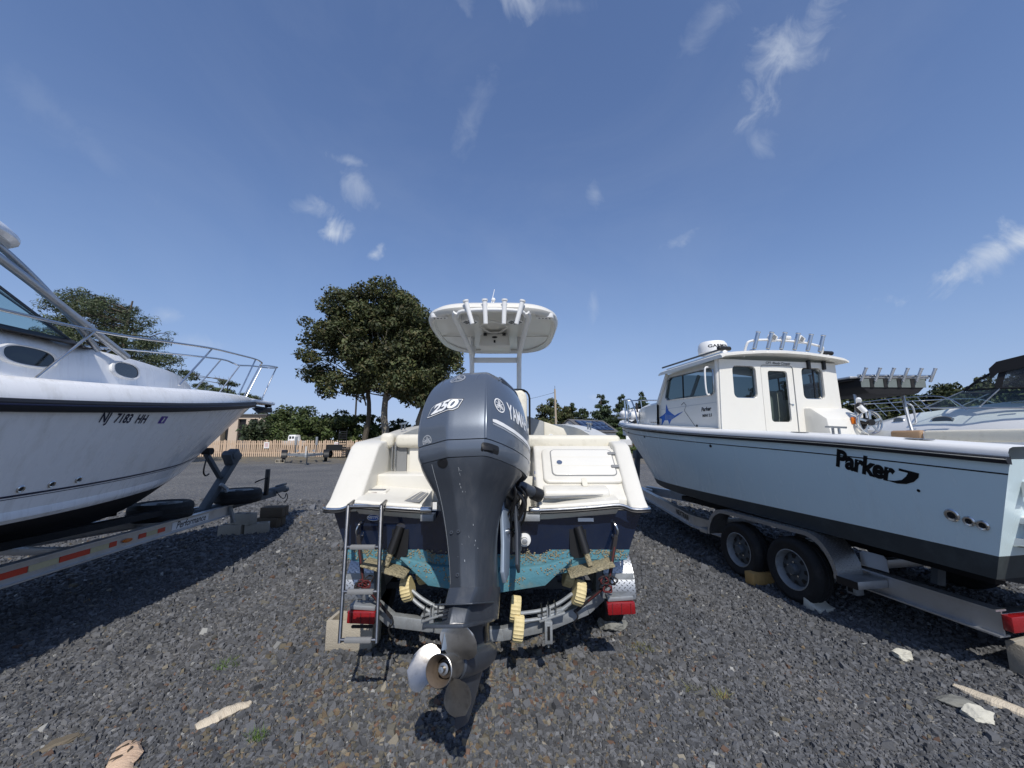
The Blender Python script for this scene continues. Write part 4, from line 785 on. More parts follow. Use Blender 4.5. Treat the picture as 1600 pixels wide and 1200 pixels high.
def centre_trailer():
    T = thing('boat_trailer', 'galvanised roller trailer with red tail lamps under the navy-hulled boat', 'trailer', CB)
    pts = [(-1.0, .30, .56), (-.92, .22, .50), (-.72, .14, .395), (-.3, .12, .355), (.0, .12, .305), (.12, .12, .31), (.45, .12, .375), (.75, .16, .47), (.90, .24, .55), (.97, .34, .60)]
    q = MB()
    for a, b in zip(pts, pts[1:]): q.bar(a, V(b) + (V(b) - V(a)).normalized() * .01, .065, .085)
    q.build('rear_crossmember', M['galv'], T, bevel=.006)
    for s in (-1, 1):
        q = MB(); q.bar((s * .93, .25, .56), (s * .86, 3.2, .56), .06, .11); q.bar((s * .86, 3.2, .56), (s * .1, 6.6, .56), .06, .11); q.build('side_rail', M['galv'], T, bevel=.005)
        q = MB(); q.bar((s * .90, 1.0, .60), (s * .72, 1.0, .72), .05, .05); q.bar((s * .80, .35, .72), (s * .80, 3.0, .74), .09, .05, mi=0); q.build('bunk', M['galv_dark'], T, bevel=.005)
        q = MB(); q.prism([(.0, 0), (.12, .02), (.12, .05), (.0, .24), (-.06, .22)], (s * .86 + .03, .20, .52), (0, 1, 0), (0, 0, 1), .05 * -1); q.build('guide_bracket', M['galv_dark'], T, bevel=.004)
        xo, xi = s * 1.25, s * .99
        fender(T, xi, xo, .50, 1.55, .40, .74)
        q = MB(); q.box((s * 1.12, .535, .50), (.25, .012, .20)); q.build('fender_end', M['galv'], T, bevel=.004)
        q = MB(); q.box((s * 1.16, .523, .42), (.035, .012, .022)); q.build('side_marker', M['red_lens'], T)
        wheel(T, (s * 1.12, 1.03, .335), s, R=.335, w=.20)
        zc = .452 if s < 0 else .515; xc = s * .985 + (.065 if s < 0 else .012)
        q = MB(); q.box((xc, .10, zc + .062), (.19, .10, .03), rot=(0, s * -.06, 0)); q.build('lamp_shelf', M['galv'], T, bevel=.004)
        q = MB(); q.box((xc, .06, zc), (.205, .055, .085), rot=(0, s * -.04, 0)); tl = q.build('tail_lamp', M['red_lens'], T, bevel=.008)
        q = MB(); q.box((xc, .10, zc), (.21, .03, .09), rot=(0, s * -.04, 0)); q.build('lamp_housing', M['black'], tl)
        for k in range(3): q = MB(); q.box((xc - .068 + .068 * k, .031, zc), (.003, .006, .075)); q.build('lens_rib', M['strap_r'], tl)
    q = MB(); q.prism(rrect(.16, .022, .01), (-.92, .075, .378), (1, 0, 0), (0, 0, 1), .008); q.build('plate_bracket', M['black'], T)
    def roller(c, ax):
        ax = V(ax).normalized(); c = V(c); e1 = ax.cross(V((0, 1, 0))).normalized(); e2 = ax.cross(e1); n = 22; prof = []
        ring = lambda h, k: [c + ax * h + e1 * cos(2 * pi * i / (2 * n)) * (.088 if i % 2 else .080) * k + e2 * sin(2 * pi * i / (2 * n)) * (.088 if i % 2 else .080) * k for i in range(2 * n)]
        q = MB(); q.loft([ring(-.035, .45), ring(-.036, .93), ring(-.028, 1), ring(.028, 1), ring(.036, .93), ring(.035, .45)]); q.build('roller', M['roller'], T, ang=60, smooth=True)
    for x, y, z, a in ((-.60, .10, .63, .25), (-.55, .36, .66, .25), (.215, .06, .505, -.12), (.235, -.02, .405, -.12), (-.22, .08, .47, .15), (.685, .04, .625, -.30), (.65, .30, .66, -.3)): roller((x, y, z), (1, 0, a if x < 0 else -a * -1 * -1 if False else (a if x < 0 else -abs(a) * -1 * -1)))
    for off in (0, .055):
        for pth in ([(.25, .02, .435 + off), (.36, .05, .435 + off), (.45, .05, .455 + off), (.55, .05, .50 + off), (.64, .05, .56 + off)], [(-.24, .08, .43 + off), (-.36, .06, .46 + off), (-.48, .06, .52 + off), (-.56, .08, .57 + off)]):
            q = MB(); q.tube(crv(pth, 4), .014, 8); q.build('roller_arm', M['galv'], T)
    for s in (-1, 1):
        x = .40 * s + (.06 if s > 0 else 0)
        q = MB(); q.bar((x - .08, .07, .46), (x + .10, .07, .51), .07, .016); q.bar((x - .07, .045, .43), (x + .12, .045, .49), .05, .014); q.bar((x, .06, .36), (x, .06, .52), .03, .07); q.build('roller_bracket', M['galv'], T, bevel=.003)
        q = MB()
        for k in range(3): q.tube([V((x - .05 + .05 * k, .05 + d[0], .47 + .012 * k + d[1])) for d in ((-.04, .0), (-.045, .05), (.045, .06), (.04, .0))], .005, 6)
        q.build('u_bolt', M['steel'], T)
    q = MB(); q.prism([(-.028, -.075), (.028, -.075), (.028, .075), (-.028, .075)], (.455, .03, .365), (1, 0, 0), (0, 0, 1), .03); q.box((.455, .0, .365), (.026, .006, .10), mi=1); q.cyl((.455, .03, .30), (.455, .03, .255), .008, n=8); q.build('receiver_tube', [M['galv'], M['black']], T, bevel=.003)
    q = MB(); q.bar((-.62, .9, .42), (.62, .9, .42), .07, .07); q.bar((-1.05, 1.03, .335), (1.05, 1.03, .335), .06, .06); q.build('axle', M['galv_dark'], T)
    for s in (-1, 1):   # tie-down straps from the stern eyes to the trailer frame
        e = V((.985 * s, .06, 1.03)); kn = V((.90 * s, .0, .70)); bt = V((.655 * s, .075, .475)) if s > 0 else V((-.70, .06, .44))
        st = bpy.data.objects.new('tie_down_strap', None); COL.objects.link(st); st.parent = T
        q = MB(); q.bar(e, kn, .028, .004, up=(0, 1, 0)); q.build('webbing', M['strap_k'], st); q = MB(); q.bar(kn, bt, .024, .004, up=(0, 1, 0)); q.build('webbing', M['strap_k'], st)
        q = MB(); q.bar(e.lerp(kn, .25) + V((0, -.004, 0)), kn + V((0, -.004, 0)), .007, .003, up=(0, 1, 0)); q.bar(kn + V((0, -.004, 0)), kn.lerp(bt, .6) + V((0, -.004, 0)), .006, .003, up=(0, 1, 0)); q.build('red_tracer', M['strap_r'], st)
        rr = random.Random(4 + s)
        for k in range(8):
            c = kn + V((rr.uniform(-.05, .05), rr.uniform(-.02, .01), rr.uniform(-.04, .03))); a = rr.uniform(0, 6)
            loop = crv([c + V((cos(a + t) * .036 * rr.uniform(.5, 1.3), -.012 * cos(2 * t), sin(a + t) * .024 * rr.uniform(.6, 1.3))) for t in (0, 1.2, 2.4, 3.6, 4.8)], 5, True); q = MB(); q.tube(loop, .0055, 6, closed=True); q.build('knot_loop', M['strap_r'] if k % 2 else M['strap_k'], st)
        q = MB(); q.tube(crv([bt + V((0, -.02, .03)), bt + V((.02, -.03, -.02)), bt + V((-.01, -.03, -.06)), bt + V((.005, -.03, -.10)), bt + V((.03, -.03, -.11))], 5), .006, 6); q.build('hook', M['black'], st)
    return T
M['bolster_grey'] = mat('grey_vinyl', (.33, .34, .34), .6, var=.06)
TXT = {'250': text_mesh('250', .094, .004, .35, .98, 1.26), 'YAMAHA': text_mesh('YAMAHA', .165, .004, 0, 1.0, .54), 'MEFCO': text_mesh('METFO', .026, .0008, .25, 1.0, 1.2)}
# ------------------------------------------------------------------ white cuddy boat, its trailer, spare tyres and blocks
LB = V((-4.9, 0, 0))
def left_boat():
    B = thing('cuddy_cabin_boat', 'white cuddy cabin boat with black rub rail and black bottom, lettered NJ 7183 HH', 'boat', LB)
    K = lambda t: (0, spl(t, [(0, -.5), (.5, 2.6), (.75, 4.2), (.88, 5.05), (1, 5.74)]), spl(t, [(0, .68), (.6, .68), (.75, .72), (.88, .88), (1, 1.225)]))
    C = lambda t: (spl(t, [(0, .98), (.45, .98), (.65, .88), (.82, .58), (.93, .25), (1, .006)]), spl(t, [(0, -.5), (.5, 2.65), (.8, 4.6), (1, 5.75)]), spl(t, [(0, 1.04), (.5, 1.08), (.8, 1.15), (1, 1.23)]))
    Sh = lambda t: (spl(t, [(0, 1.22), (.4, 1.27), (.6, 1.20), (.75, .97), (.87, .62), (.955, .25), (1, .02)]), spl(t, [(0, -.5), (.6, 4.1), (.75, 5.25), (.87, 6.2), (1, 7.25)]), spl(t, [(0, 1.88), (.4, 1.99), (.6, 2.09), (.75, 2.20), (1, 2.41)]))
    ts = [i / 32 for i in range(33)]
    m, side = hull_mesh(K, C, Sh, ts, lambda t: 1 + 1.3 * max(0, t - .35), ns=9)
    hull = m.build('hull', [M['black_af'], M['white']], B, ang=30); bv = bvh_of(hull)
    # pinstripe and chine strake
    for s0, s1, mt, nm in ((.222, .239, 'decal_n', 'pinstripe'), (.205, .211, 'decal_n', 'pinstripe')):
        for sg in (-1, 1):
            q = MB(); q.grid([[side(t, s, sg) + V((sg * .003, 0, 0)) for s in (s0, s1)] for t in ts]); q.build(nm, M[mt], hull)
    for sg in (-1, 1):
        q = MB(); q.grid([[side(t, .0, sg), side(t, .035, sg) + V((sg * .035 * (1 - t * .6), 0, 0)), side(t, .06, sg) + V((sg * .03 * (1 - t * .6), 0, 0)), side(t, .10, sg)] for t in ts]); q.build('chine_strake', M['white'], hull)
    # rub rail
    for sg in (-1, 1):
        q = MB(); q.loft([[V(Sh(t)) * 1 + V(((Sh(t)[0] * (sg - 1)) + sg * a, 0, b)) for a, b in ((-.01, -.055), (.028, -.05), (.045, -.02), (.045, .02), (.028, .045), (-.01, .05))] for t in ts]); q.build('rub_rail', M['rail_black'], B)
        q = MB(); q.loft([[V((sg * (Sh(t)[0] + a), Sh(t)[1], Sh(t)[2] + b)) for a, b in ((.044, -.008), (.050, -.004), (.050, .004), (.044, .008))] for t in ts]); q.build('rail_insert', M['decal_n'], B)
    # deck moulding above the rail
    def cap(t, sg):
        x, y, z = Sh(t); k = interp(t, [(0, .86), (.7, .82), (.9, .5), (1, .12)]); xs = lambda d: max(x - d * k, 0) * sg
        return [V((xs(-.015), y, z + .045)), V((xs(-.01), y, z + .075)), V((xs(.05), y - .01, z + .17 * k + .03)), V((xs(.10), y - .02, z + .225 * k + .02)), V((xs(.14), y - .03, z + .235 * k + .02)), V((xs(.30), y - .05, z + .235 * k + .02)), V((0, y - .08, z + .25 * k + .02))]
    for sg in (-1, 1):
        q = MB(); q.grid([cap(t, sg) for t in ts]); q.build('deck', M['white'], B, ang=40)
    # trunk cabin
    def tr(y):
        w = spl(y, [(0, .98), (2.0, .98), (3.1, .94), (4.0, .80), (4.6, .62), (5.1, .43), (5.5, .24), (5.8, .10)]); zt = spl(y, [(0, 2.62), (3, 2.64), (4, 2.655), (4.6, 2.655), (5.1, 2.64), (5.45, 2.58), (5.8, 2.46)])
        return [V((x * w, y, z)) for x, z in ((-1.06, 2.05), (-1.03, 2.25), (-.985, zt - .12), (-.92, zt - .03), (-.74, zt - .005), (-.4, zt + .03), (0, zt + .04), (.4, zt + .03), (.74, zt - .005), (.92, zt - .03), (.985, zt - .12), (1.03, 2.25), (1.06, 2.05))]
    q = MB(); q.grid([tr(.0 + 5.8 * i / 36) for i in range(37)]); cab = q.build('trunk_cabin', M['white'], B, ang=50); cb = bvh_of(cab)
    # portholes: raised oval frame, dark glass, on the cabin side
    for (u0, z0, a, b) in ((3.08, 2.42, .185, .074), (4.02, 2.475, .175, .074)):
        for sg in (-1, 1):
            hp = cb.ray_cast(V((sg * 2, u0, z0)), V((-sg, 0, 0)))[0]
            h2 = cb.ray_cast(V((sg * 2, u0 + .15, z0)), V((-sg, 0, 0)))[0]; h3 = cb.ray_cast(V((sg * 2, u0, z0 + .05)), V((-sg, 0, 0)))[0]
            ax = (h2 - hp).normalized() * sg; ay = (h3 - hp).normalized(); n = ax.cross(ay).normalized(); 
            def rg(k, d): return [hp + ax * x * k + ay * y * k + n * d for x, y in oval(a, b, 36, 2.6)]
            q = MB(); q.loft([rg(1.22, -.01), rg(1.20, .012), rg(1.10, .020), rg(1.0, .016), rg(.97, .004)], cap=False); fr = q.build('porthole', M['plastic'], cab)
            q = MB(); q.loft([rg(1.03, .0175), rg(.96, .008)], cap=False); q.build('gasket', M['rubber'], fr)
            q = MB(); q.add(rg(.97, .009), [tuple(range(36))]); q.build('pane', M['glass'], fr)
    # registration, decal, drains
    def on_side(y, z, sg=1):
        h = bv.ray_cast(V((sg * 3, y, z)), V((-sg, 0, 0))); return h[0], h[1]
    for sg in (1, -1):
        p, n = on_side(3.70, 1.945, sg); p2, _ = on_side(3.92, 1.95, sg); ax = (p2 - p).normalized() * sg; nn = n * (1 if n.x * sg > 0 else -1); ay = nn.cross(ax)
        drape('registration', TXT['REG'], p + nn * .05, ax, ay, bv, M['decal_n'], hull, .003, .04)
        if sg > 0:
            p3 = p + ax * .47
            drape('sticker', poly_mesh(rrect(.095, .085, .004)), p3 + nn * .05, ax, ay, bv, M['purple'], hull, .003, .04)
            drape('sticker_mark', poly_mesh([(x * .8, y * .9) for x, y in [(-.012, -.03), (.006, -.034), (.018, -.012), (.006, -.002), (.018, .02), (.008, .034), (-.01, .03), (-.004, .01), (-.016, -.004)]]), p3 + nn * .05, ax, ay, bv, M['decal_w'], hull, .0045, .04)
    for y, z in ((2.92, 1.35), (3.12, 1.362), (3.34, 1.375), (3.56, 1.39)):
        for sg in (1, -1):
            p, n = on_side(y, z, sg); n = n if n.x * sg > 0 else -n; q = MB(); R = n.to_track_quat('Z', 'Y').to_matrix().to_4x4(); q.lathe([(.028, 0), (.030, .006), (.024, .012), (.017, .008), (.015, -.002)], Matrix.Translation(p) @ R, 18); q.lathe([(.016, .002), (.001, .002)], Matrix.Translation(p) @ R, 18, mi=1); q.build('drain_fitting', [M['steel'], M['black']], hull)
    # windscreen with frame
    wf = bpy.data.objects.new('windscreen', None); COL.objects.link(wf); wf.parent = B
    for sg in (-1, 1):
        bl = [V((sg * .90, .8, 2.62)), V((sg * .86, 3.45, 2.63)), V((sg * .55, 3.78, 2.66)), V((0, 3.86, 2.67))]; tl = [V((sg * .80, .8, 3.22)), V((sg * .77, 2.60, 3.16)), V((sg * .50, 2.86, 3.15)), V((0, 2.92, 3.15))]
        for i in range(3):
            q = MB(); q.add([bl[i], bl[i + 1], tl[i + 1], tl[i]], [(0, 1, 2, 3)]); q.build('pane', M['pane_g'], wf)
        q = MB(); q.tube(bl, .022, 8); q.build('lower_frame', M['rail_black'], wf)
        q = MB(); q.tube(tl, .018, 8); q.build('upper_frame', M['rail_black'], wf)
        for i in (1, 2): q = MB(); q.cyl(bl[i], tl[i], .012, n=8); q.build('mullion', M['galv_dark'], wf)
        q = MB(); q.add([V((sg * .98, .6, 2.585)), V((sg * .97, 3.45, 2.60)), V((sg * .62, 3.88, 2.655)), V((sg * .55, 3.80, 2.69)), V((sg * .86, 3.42, 2.655)), V((sg * .9, .6, 2.65))], [(0, 1, 4, 5), (1, 2, 3, 4)]); q.build('coaming_trim', M['rail_black'], wf, shell=.01)
        q = MB(); q.tube(crv([(sg * .86, 3.95, 2.60), (sg * .84, 3.4, 2.90), (sg * .82, 2.9, 3.17), (sg * .80, 2.38, 3.40)], 5), .034, 12); q.build('hardtop_strut', M['alu'], B)
        q = MB(); q.tube(crv([(sg * .80, 3.72, 2.62), (sg * .79, 3.3, 3.0), (sg * .76, 2.97, 3.26), (sg * .72, 2.74, 3.39)], 5), .026, 12); q.build('hardtop_strut', M['alu'], B)
        q = MB(); q.cyl((sg * .9, .9, 2.6), (sg * .85, 1.0, 3.42), .03, n=12); q.build('hardtop_leg', M['alu'], B)
    def plan(a, b, z, e=4): return [V((x, 1.43 + y, z - .045 - .05 * (x / 1.05)**2)) for x, y in oval(a, b, 44, e)]
    q = MB(); q.loft([plan(.80, 1.35, 3.47), plan(.98, 1.60, 3.44), plan(1.05, 1.68, 3.41), plan(1.08, 1.72, 3.44), plan(1.08, 1.72, 3.47), plan(1.03, 1.66, 3.53), plan(.6, 1.2, 3.56)]); q.build('hardtop', M['white'], B, ang=45)
    # bow rail
    rl = bpy.data.objects.new('bow_rail', None); COL.objects.link(rl); rl.parent = B
    side_r = [(1.04, 1.2, 2.66), (1.03, 2.4, 2.71), (.98, 3.5, 2.76), (.88, 4.4, 2.88), (.70, 5.25, 3.01), (.46, 6.1, 3.11), (.31, 6.75, 3.17), (.27, 6.98, 3.15), (.20, 7.05, 3.12)]
    top = crv([(x, y, z) for x, y, z in side_r] + [(.17, 7.30, 3.16), (.16, 7.58, 3.19), (.10, 7.72, 3.20), (0, 7.75, 3.20)], 5); top += [V((-p.x, p.y, p.z)) for p in top[-2::-1]]
    q = MB(); q.tube(top, .0135, 10); q.build('top_rail', M['steel'], rl)
    for a, b in (((1.03, 3.08, 2.24), (.98, 3.5, 2.755)), ((.74, 4.75, 2.42), (.70, 5.25, 3.0)), ((.40, 6.28, 2.46), (.31, 6.74, 3.16)), ((.24, 6.62, 2.46), (.19, 7.06, 3.12)), ((.16, 7.22, 2.46), (.15, 7.62, 3.19))):
        for sg in (-1, 1): q = MB(); q.cyl((a[0] * sg, a[1], a[2]), (b[0] * sg, b[1], b[2]), .0115, n=8); q.build('stanchion', M['steel'], rl)
    # pulpit and anchor
    q = MB(); q.prism([(-.19, 6.7), (.19, 6.7), (.17, 7.35), (.13, 7.72), (-.13, 7.72), (-.17, 7.35)], (0, 0, 2.425), (1, 0, 0), (0, 1, 0), .06); q.build('pulpit', M['white'], B, bevel=.02, seg=3)
    q = MB(); q.cyl((-.05, 7.70, 2.42), (.05, 7.70, 2.42), .035, n=14); q.build('bow_roller', M['rubber'], B)
    an = bpy.data.objects.new('anchor', None); COL.objects.link(an); an.parent = B
    q = MB(); q.bar((0, 7.1, 2.37), (0, 7.72, 2.36), .018, .04); q.build('shank', M['galv_dark'], an, bevel=.004)
    for sg in (-1, 1): q = MB(); q.add([V((0, 7.84, 2.30)), V((0, 7.40, 2.26)), V((sg * .14, 7.44, 2.35)), V((sg * .11, 7.64, 2.38))], [(0, 1, 2, 3)]); q.build('fluke', M['galv_dark'], an, shell=.012)
    q = MB(); q.box((.10, 6.45, 2.49), (.05, .13, .03)); q.cyl((.10, 6.42, 2.45), (.10, 6.42, 2.49), .012, n=8); q.build('deck_cleat', M['steel'], B, bevel=.006)
    q = MB(); q.box((0, .6, 2.2), (1.8, 2.2, .06)); q.build('helm_deck', M['whitedeck'], B)
    q = MB(); q.box((0, 2.2, 2.4), (1.7, .5, .5)); q.build('dash', M['whitedeck'], B, bevel=.05)
    return B

def i_beam(q, a, b, w=.085, h=.17, t=.012):
    a, b = V(a), V(b)
    q.bar(a, b, t, h - 2 * t); q.bar(a + V((0, 0, h / 2 - t / 2)), b + V((0, 0, h / 2 - t / 2)), w, t); q.bar(a - V((0, 0, h / 2 - t / 2)), b - V((0, 0, h / 2 - t / 2)), w, t)
def left_trailer():
    T = thing('boat_trailer', 'aluminium beam trailer with red and white reflector tape under the white cuddy boat', 'trailer', LB)
    R0, R1, R2 = V((.98, -.6, .70)), V((.89, 2.95, .675)), V((.13, 6.75, .57))
    for sg in (-1, 1):
        f = lambda p: V((p.x * sg, p.y, p.z)); q = MB(); i_beam(q, f(R0), f(R1)); i_beam(q, f(R1) - (f(R2) - f(R1)).normalized() * .01, f(R2)); q.build('side_rail', M['alu'], T)
        q = MB(); q.bar(f(V((.62, .5, .86))), f(V((.30, 5.2, .80))), .10, .07); q.build('bunk', M['black_af'], T)
        fender(T, sg * 1.0, sg * 1.28, -.3, 1.5, .40, .82)
        for y in (.15, 1.02): wheel(T, (sg * 1.15, y, .345), sg, R=.345, w=.21)
    # reflector tape on the starboard web: (start, end, colour) as fractions along the converging part
    d = R2 - R1; L = d.length; dn = d.normalized(); nrm = dn.cross(V((0, 0, 1))); 
    for f0, f1, mt in ((-.06, .035, 'white_tape'), (.037, .128, 'red_tape'), (.13, .20, 'white_tape'), (.202, .285, 'red_tape'), (.287, .345, 'white_tape'), (.347, .372, 'red_tape'), (.455, .485, 'red_tape'), (.487, .535, 'white_tape'), (.537, .572, 'red_tape')):
        a, b = R1 + d * f0, R1 + d * f1; q = MB(); c = (a + b) / 2 + nrm * .0085; w = (b - a).length; q.prism([(-w / 2, -.026), (w / 2, -.026), (w / 2, .026), (-w / 2, .026)], c, dn, (0, 0, 1), .002); q.build('reflector', M[mt], T)
    q = MB(); c = R1 + d * .408 + nrm * .008; q.prism(oval(.065, .022, 20), c, dn, (0, 0, 1), .02); q.build('side_marker', M['amber'], T, bevel=.005)
    c = R1 + d * .715 + nrm * .008; q = MB(); q.prism([(-.42, -.05), (.42, -.05), (.42, .05), (-.42, .05)], c, dn, (0, 0, 1), .0015); pl = q.build('name_plate', M['decal_w'], T)
    q = MB(); vs, fs = TXT['PERF']; ay = nrm.cross(dn) * 1; q.add([c + nrm * .003 + dn * x + V((0, 0, 1)) * y for x, y in vs], fs); q.build('plate_lettering', M['decal_k'], pl)
    for y, w, z in ((0.2, .95, .62), (2.2, .9, .62), (4.2, .62, .60), (5.6, .36, .58)):
        q = MB(); q.bar((-w, y, z), (w, y, z), .07, .07); q.build('crossmember', M['alu'], T, bevel=.004)
    q = MB(); q.bar((0, 6.2, .60), (0, 8.15, .66), .11, .13); q.build('tongue', M['galv_dark'], T, bevel=.006)
    q = MB(); q.bar((0, 8.05, .70), (0, 8.45, .72), .14, .12); q.ball((0, 8.55, .68), (.06, .10, .06)); q.bar((0, 8.2, .78), (0, 8.55, .80), .05, .04); q.build('coupler', M['galv_dark'], T, bevel=.01)
    q = MB(); q.bar((0, 6.28, .60), (0, 6.98, 1.50), .10, .12, up=(1, 0, 0)); q.bar((0, 6.60, 1.12), (0, 6.25, 1.52), .06, .07, up=(1, 0, 0)); q.build('winch_post', M['galv_dark'], T, bevel=.006)
    q = MB(); q.box((.02, 6.80, 1.45), (.16, .22, .20), rot=(.5, 0, 0)); q.cyl((-.10, 6.78, 1.48), (.12, 6.78, 1.48), .075, n=18); q.build('winch', M['galv_dark'], T, bevel=.01)
    q = MB(); q.cyl((-.07, 6.27, 1.56), (.07, 6.27, 1.56), .055, n=16); q.build('bow_stop', M['rubber'], T)
    q = MB(); q.tube(crv([(.04, 6.25, 1.52), (.06, 6.18, 1.40), (.06, 6.16, 1.25), (.05, 6.22, 1.18), (.04, 6.3, 1.2)], 4), .012, 8); q.build('safety_chain', M['black'], T)
    q = MB(); q.bar((.10, 6.5, 1.02), (.12, 6.62, .92), .05, .05); q.bar((.12, 6.6, .95), (.20, 6.75, .36), .045, .05, up=(0, 1, 0)); q.build('drop_leg', M['galv'], T, bevel=.004)
    q = MB(); q.box((.10, 7.72, .92), (.06, .07, .50)); q.cyl((.10, 7.68, 1.0), (.10, 7.5, .98), .012, n=8); q.cyl((.10, 7.5, .98), (.02, 7.48, .94), .014, n=8); q.build('tongue_jack', M['black'], T, bevel=.006)
    q = MB(); q.tube(crv([(.07, 8.1, .70), (.12, 8.2, .56), (.08, 8.4, .52), (.05, 8.5, .60), (.03, 8.6, .5), (.0, 8.55, .40)], 5), .009, 6); q.build('wiring_lead', M['black'], T)
    return T
def spare(loc, lab, rz=0, tilt=(0, 0)):
    o = thing('spare_tyre', lab, 'tyre', loc, rz); w = wheel(o, (0, 0, 0), 1, R=.35, w=.22); w.rotation_euler = (tilt[0], tilt[1], 0)
    return o
def block(loc, rz, lab, mt='concrete_g', d=(.39, .19, .19), holes='y'):
    """hollow concrete block: two cores pass through from top to bottom, or front to back when laid on its side"""
    o = thing('concrete_block', lab, 'concrete block', loc, rz, None)
    w, dp, h = d; q = MB(); t = .032
    A = [(-w / 2, -h / 2), (w / 2, -h / 2), (w / 2, h / 2), (-w / 2, h / 2)]; hs = [[(x0, -h / 2 + t), (x1, -h / 2 + t), (x1, h / 2 - t), (x0, h / 2 - t)] for x0, x1 in ((-w / 2 + t, -t / 2), (t / 2, w / 2 - t))]
    def P(x, y, k): return V((x, k * dp / 2, y + h / 2)) if holes == 'y' else V((x, y * dp / h, h / 2 + k * h / 2))
    for k in (-1, 1):
        a = [P(x, y, k) for x, y in A]; hh = [[P(x, y, k) for x, y in c] for c in hs]; l, r = hh
        vs = a + l + r
        q.add(vs, [(0, 1, 9, 8, 5, 4), (3, 7, 6, 11, 10, 2), (0, 4, 7, 3), (1, 2, 10, 9), (5, 8, 11, 6)])
    for i in range(4): j = (i + 1) % 4; q.add([P(*A[i], -1), P(*A[j], -1), P(*A[j], 1), P(*A[i], 1)], [(0, 1, 2, 3)])
    for c in hs:
        for i in range(4): j = (i + 1) % 4; q.add([P(*c[i], -1), P(*c[j], -1), P(*c[j], 1), P(*c[i], 1)], [(0, 1, 2, 3)])
    q.build('block_body', M[mt], o, bevel=.004)
    return o
def left_stuff():
    spare((-4.80, 5.45, .785), 'spare trailer tyre lying flat on the left trailer rails beneath the white hull')
    spare((-4.78, 6.92, .775), 'spare trailer tyre lying flat on the trailer tongue in front of the winch post', rz=.5)
    for x, y, z, rz, lab in ((-5.18, 7.42, 0, .12, 'front concrete block at the bottom of the pile under the left trailer tongue'), (-5.02, 7.47, .192, -.1, 'concrete block lying on top of the front bottom block under the left tongue'),
                             (-4.80, 7.55, 0, .5, 'pale concrete block set beside the front pile under the left trailer tongue')): block((x, y, z), rz, lab, 'concrete_g', holes='z')
    for x, y, z, lab in ((-4.88, 8.10, 0, 'dark timber cribbing block at the bottom under the coupler of the left trailer'), (-4.84, 8.12, .20, 'dark timber cribbing block on top under the coupler of the left trailer')):
        o = thing('cribbing_block', lab, 'timber block', (x, y, z), .1 if z else -.05)
        q = MB()
        for k in (-1, 1): q.box((0, k * .075, .098), (.42, .14, .192))
        q.build('timber', M['crib'], o, bevel=.006)
M['crib'] = mat('weathered_crib_timber', (.10, .075, .05), .85, var=.3, scale=10, streak=(1, 6, 6), dirt=(.05, .04, .03), dscale=5, damt=.5)
TXT['REG'] = text_mesh('NJ  7183  HH', .13, .004, 0, 1.04, .66); TXT['PERF'] = text_mesh('Performance', .125, .002, .3, 1.0, 1.05)
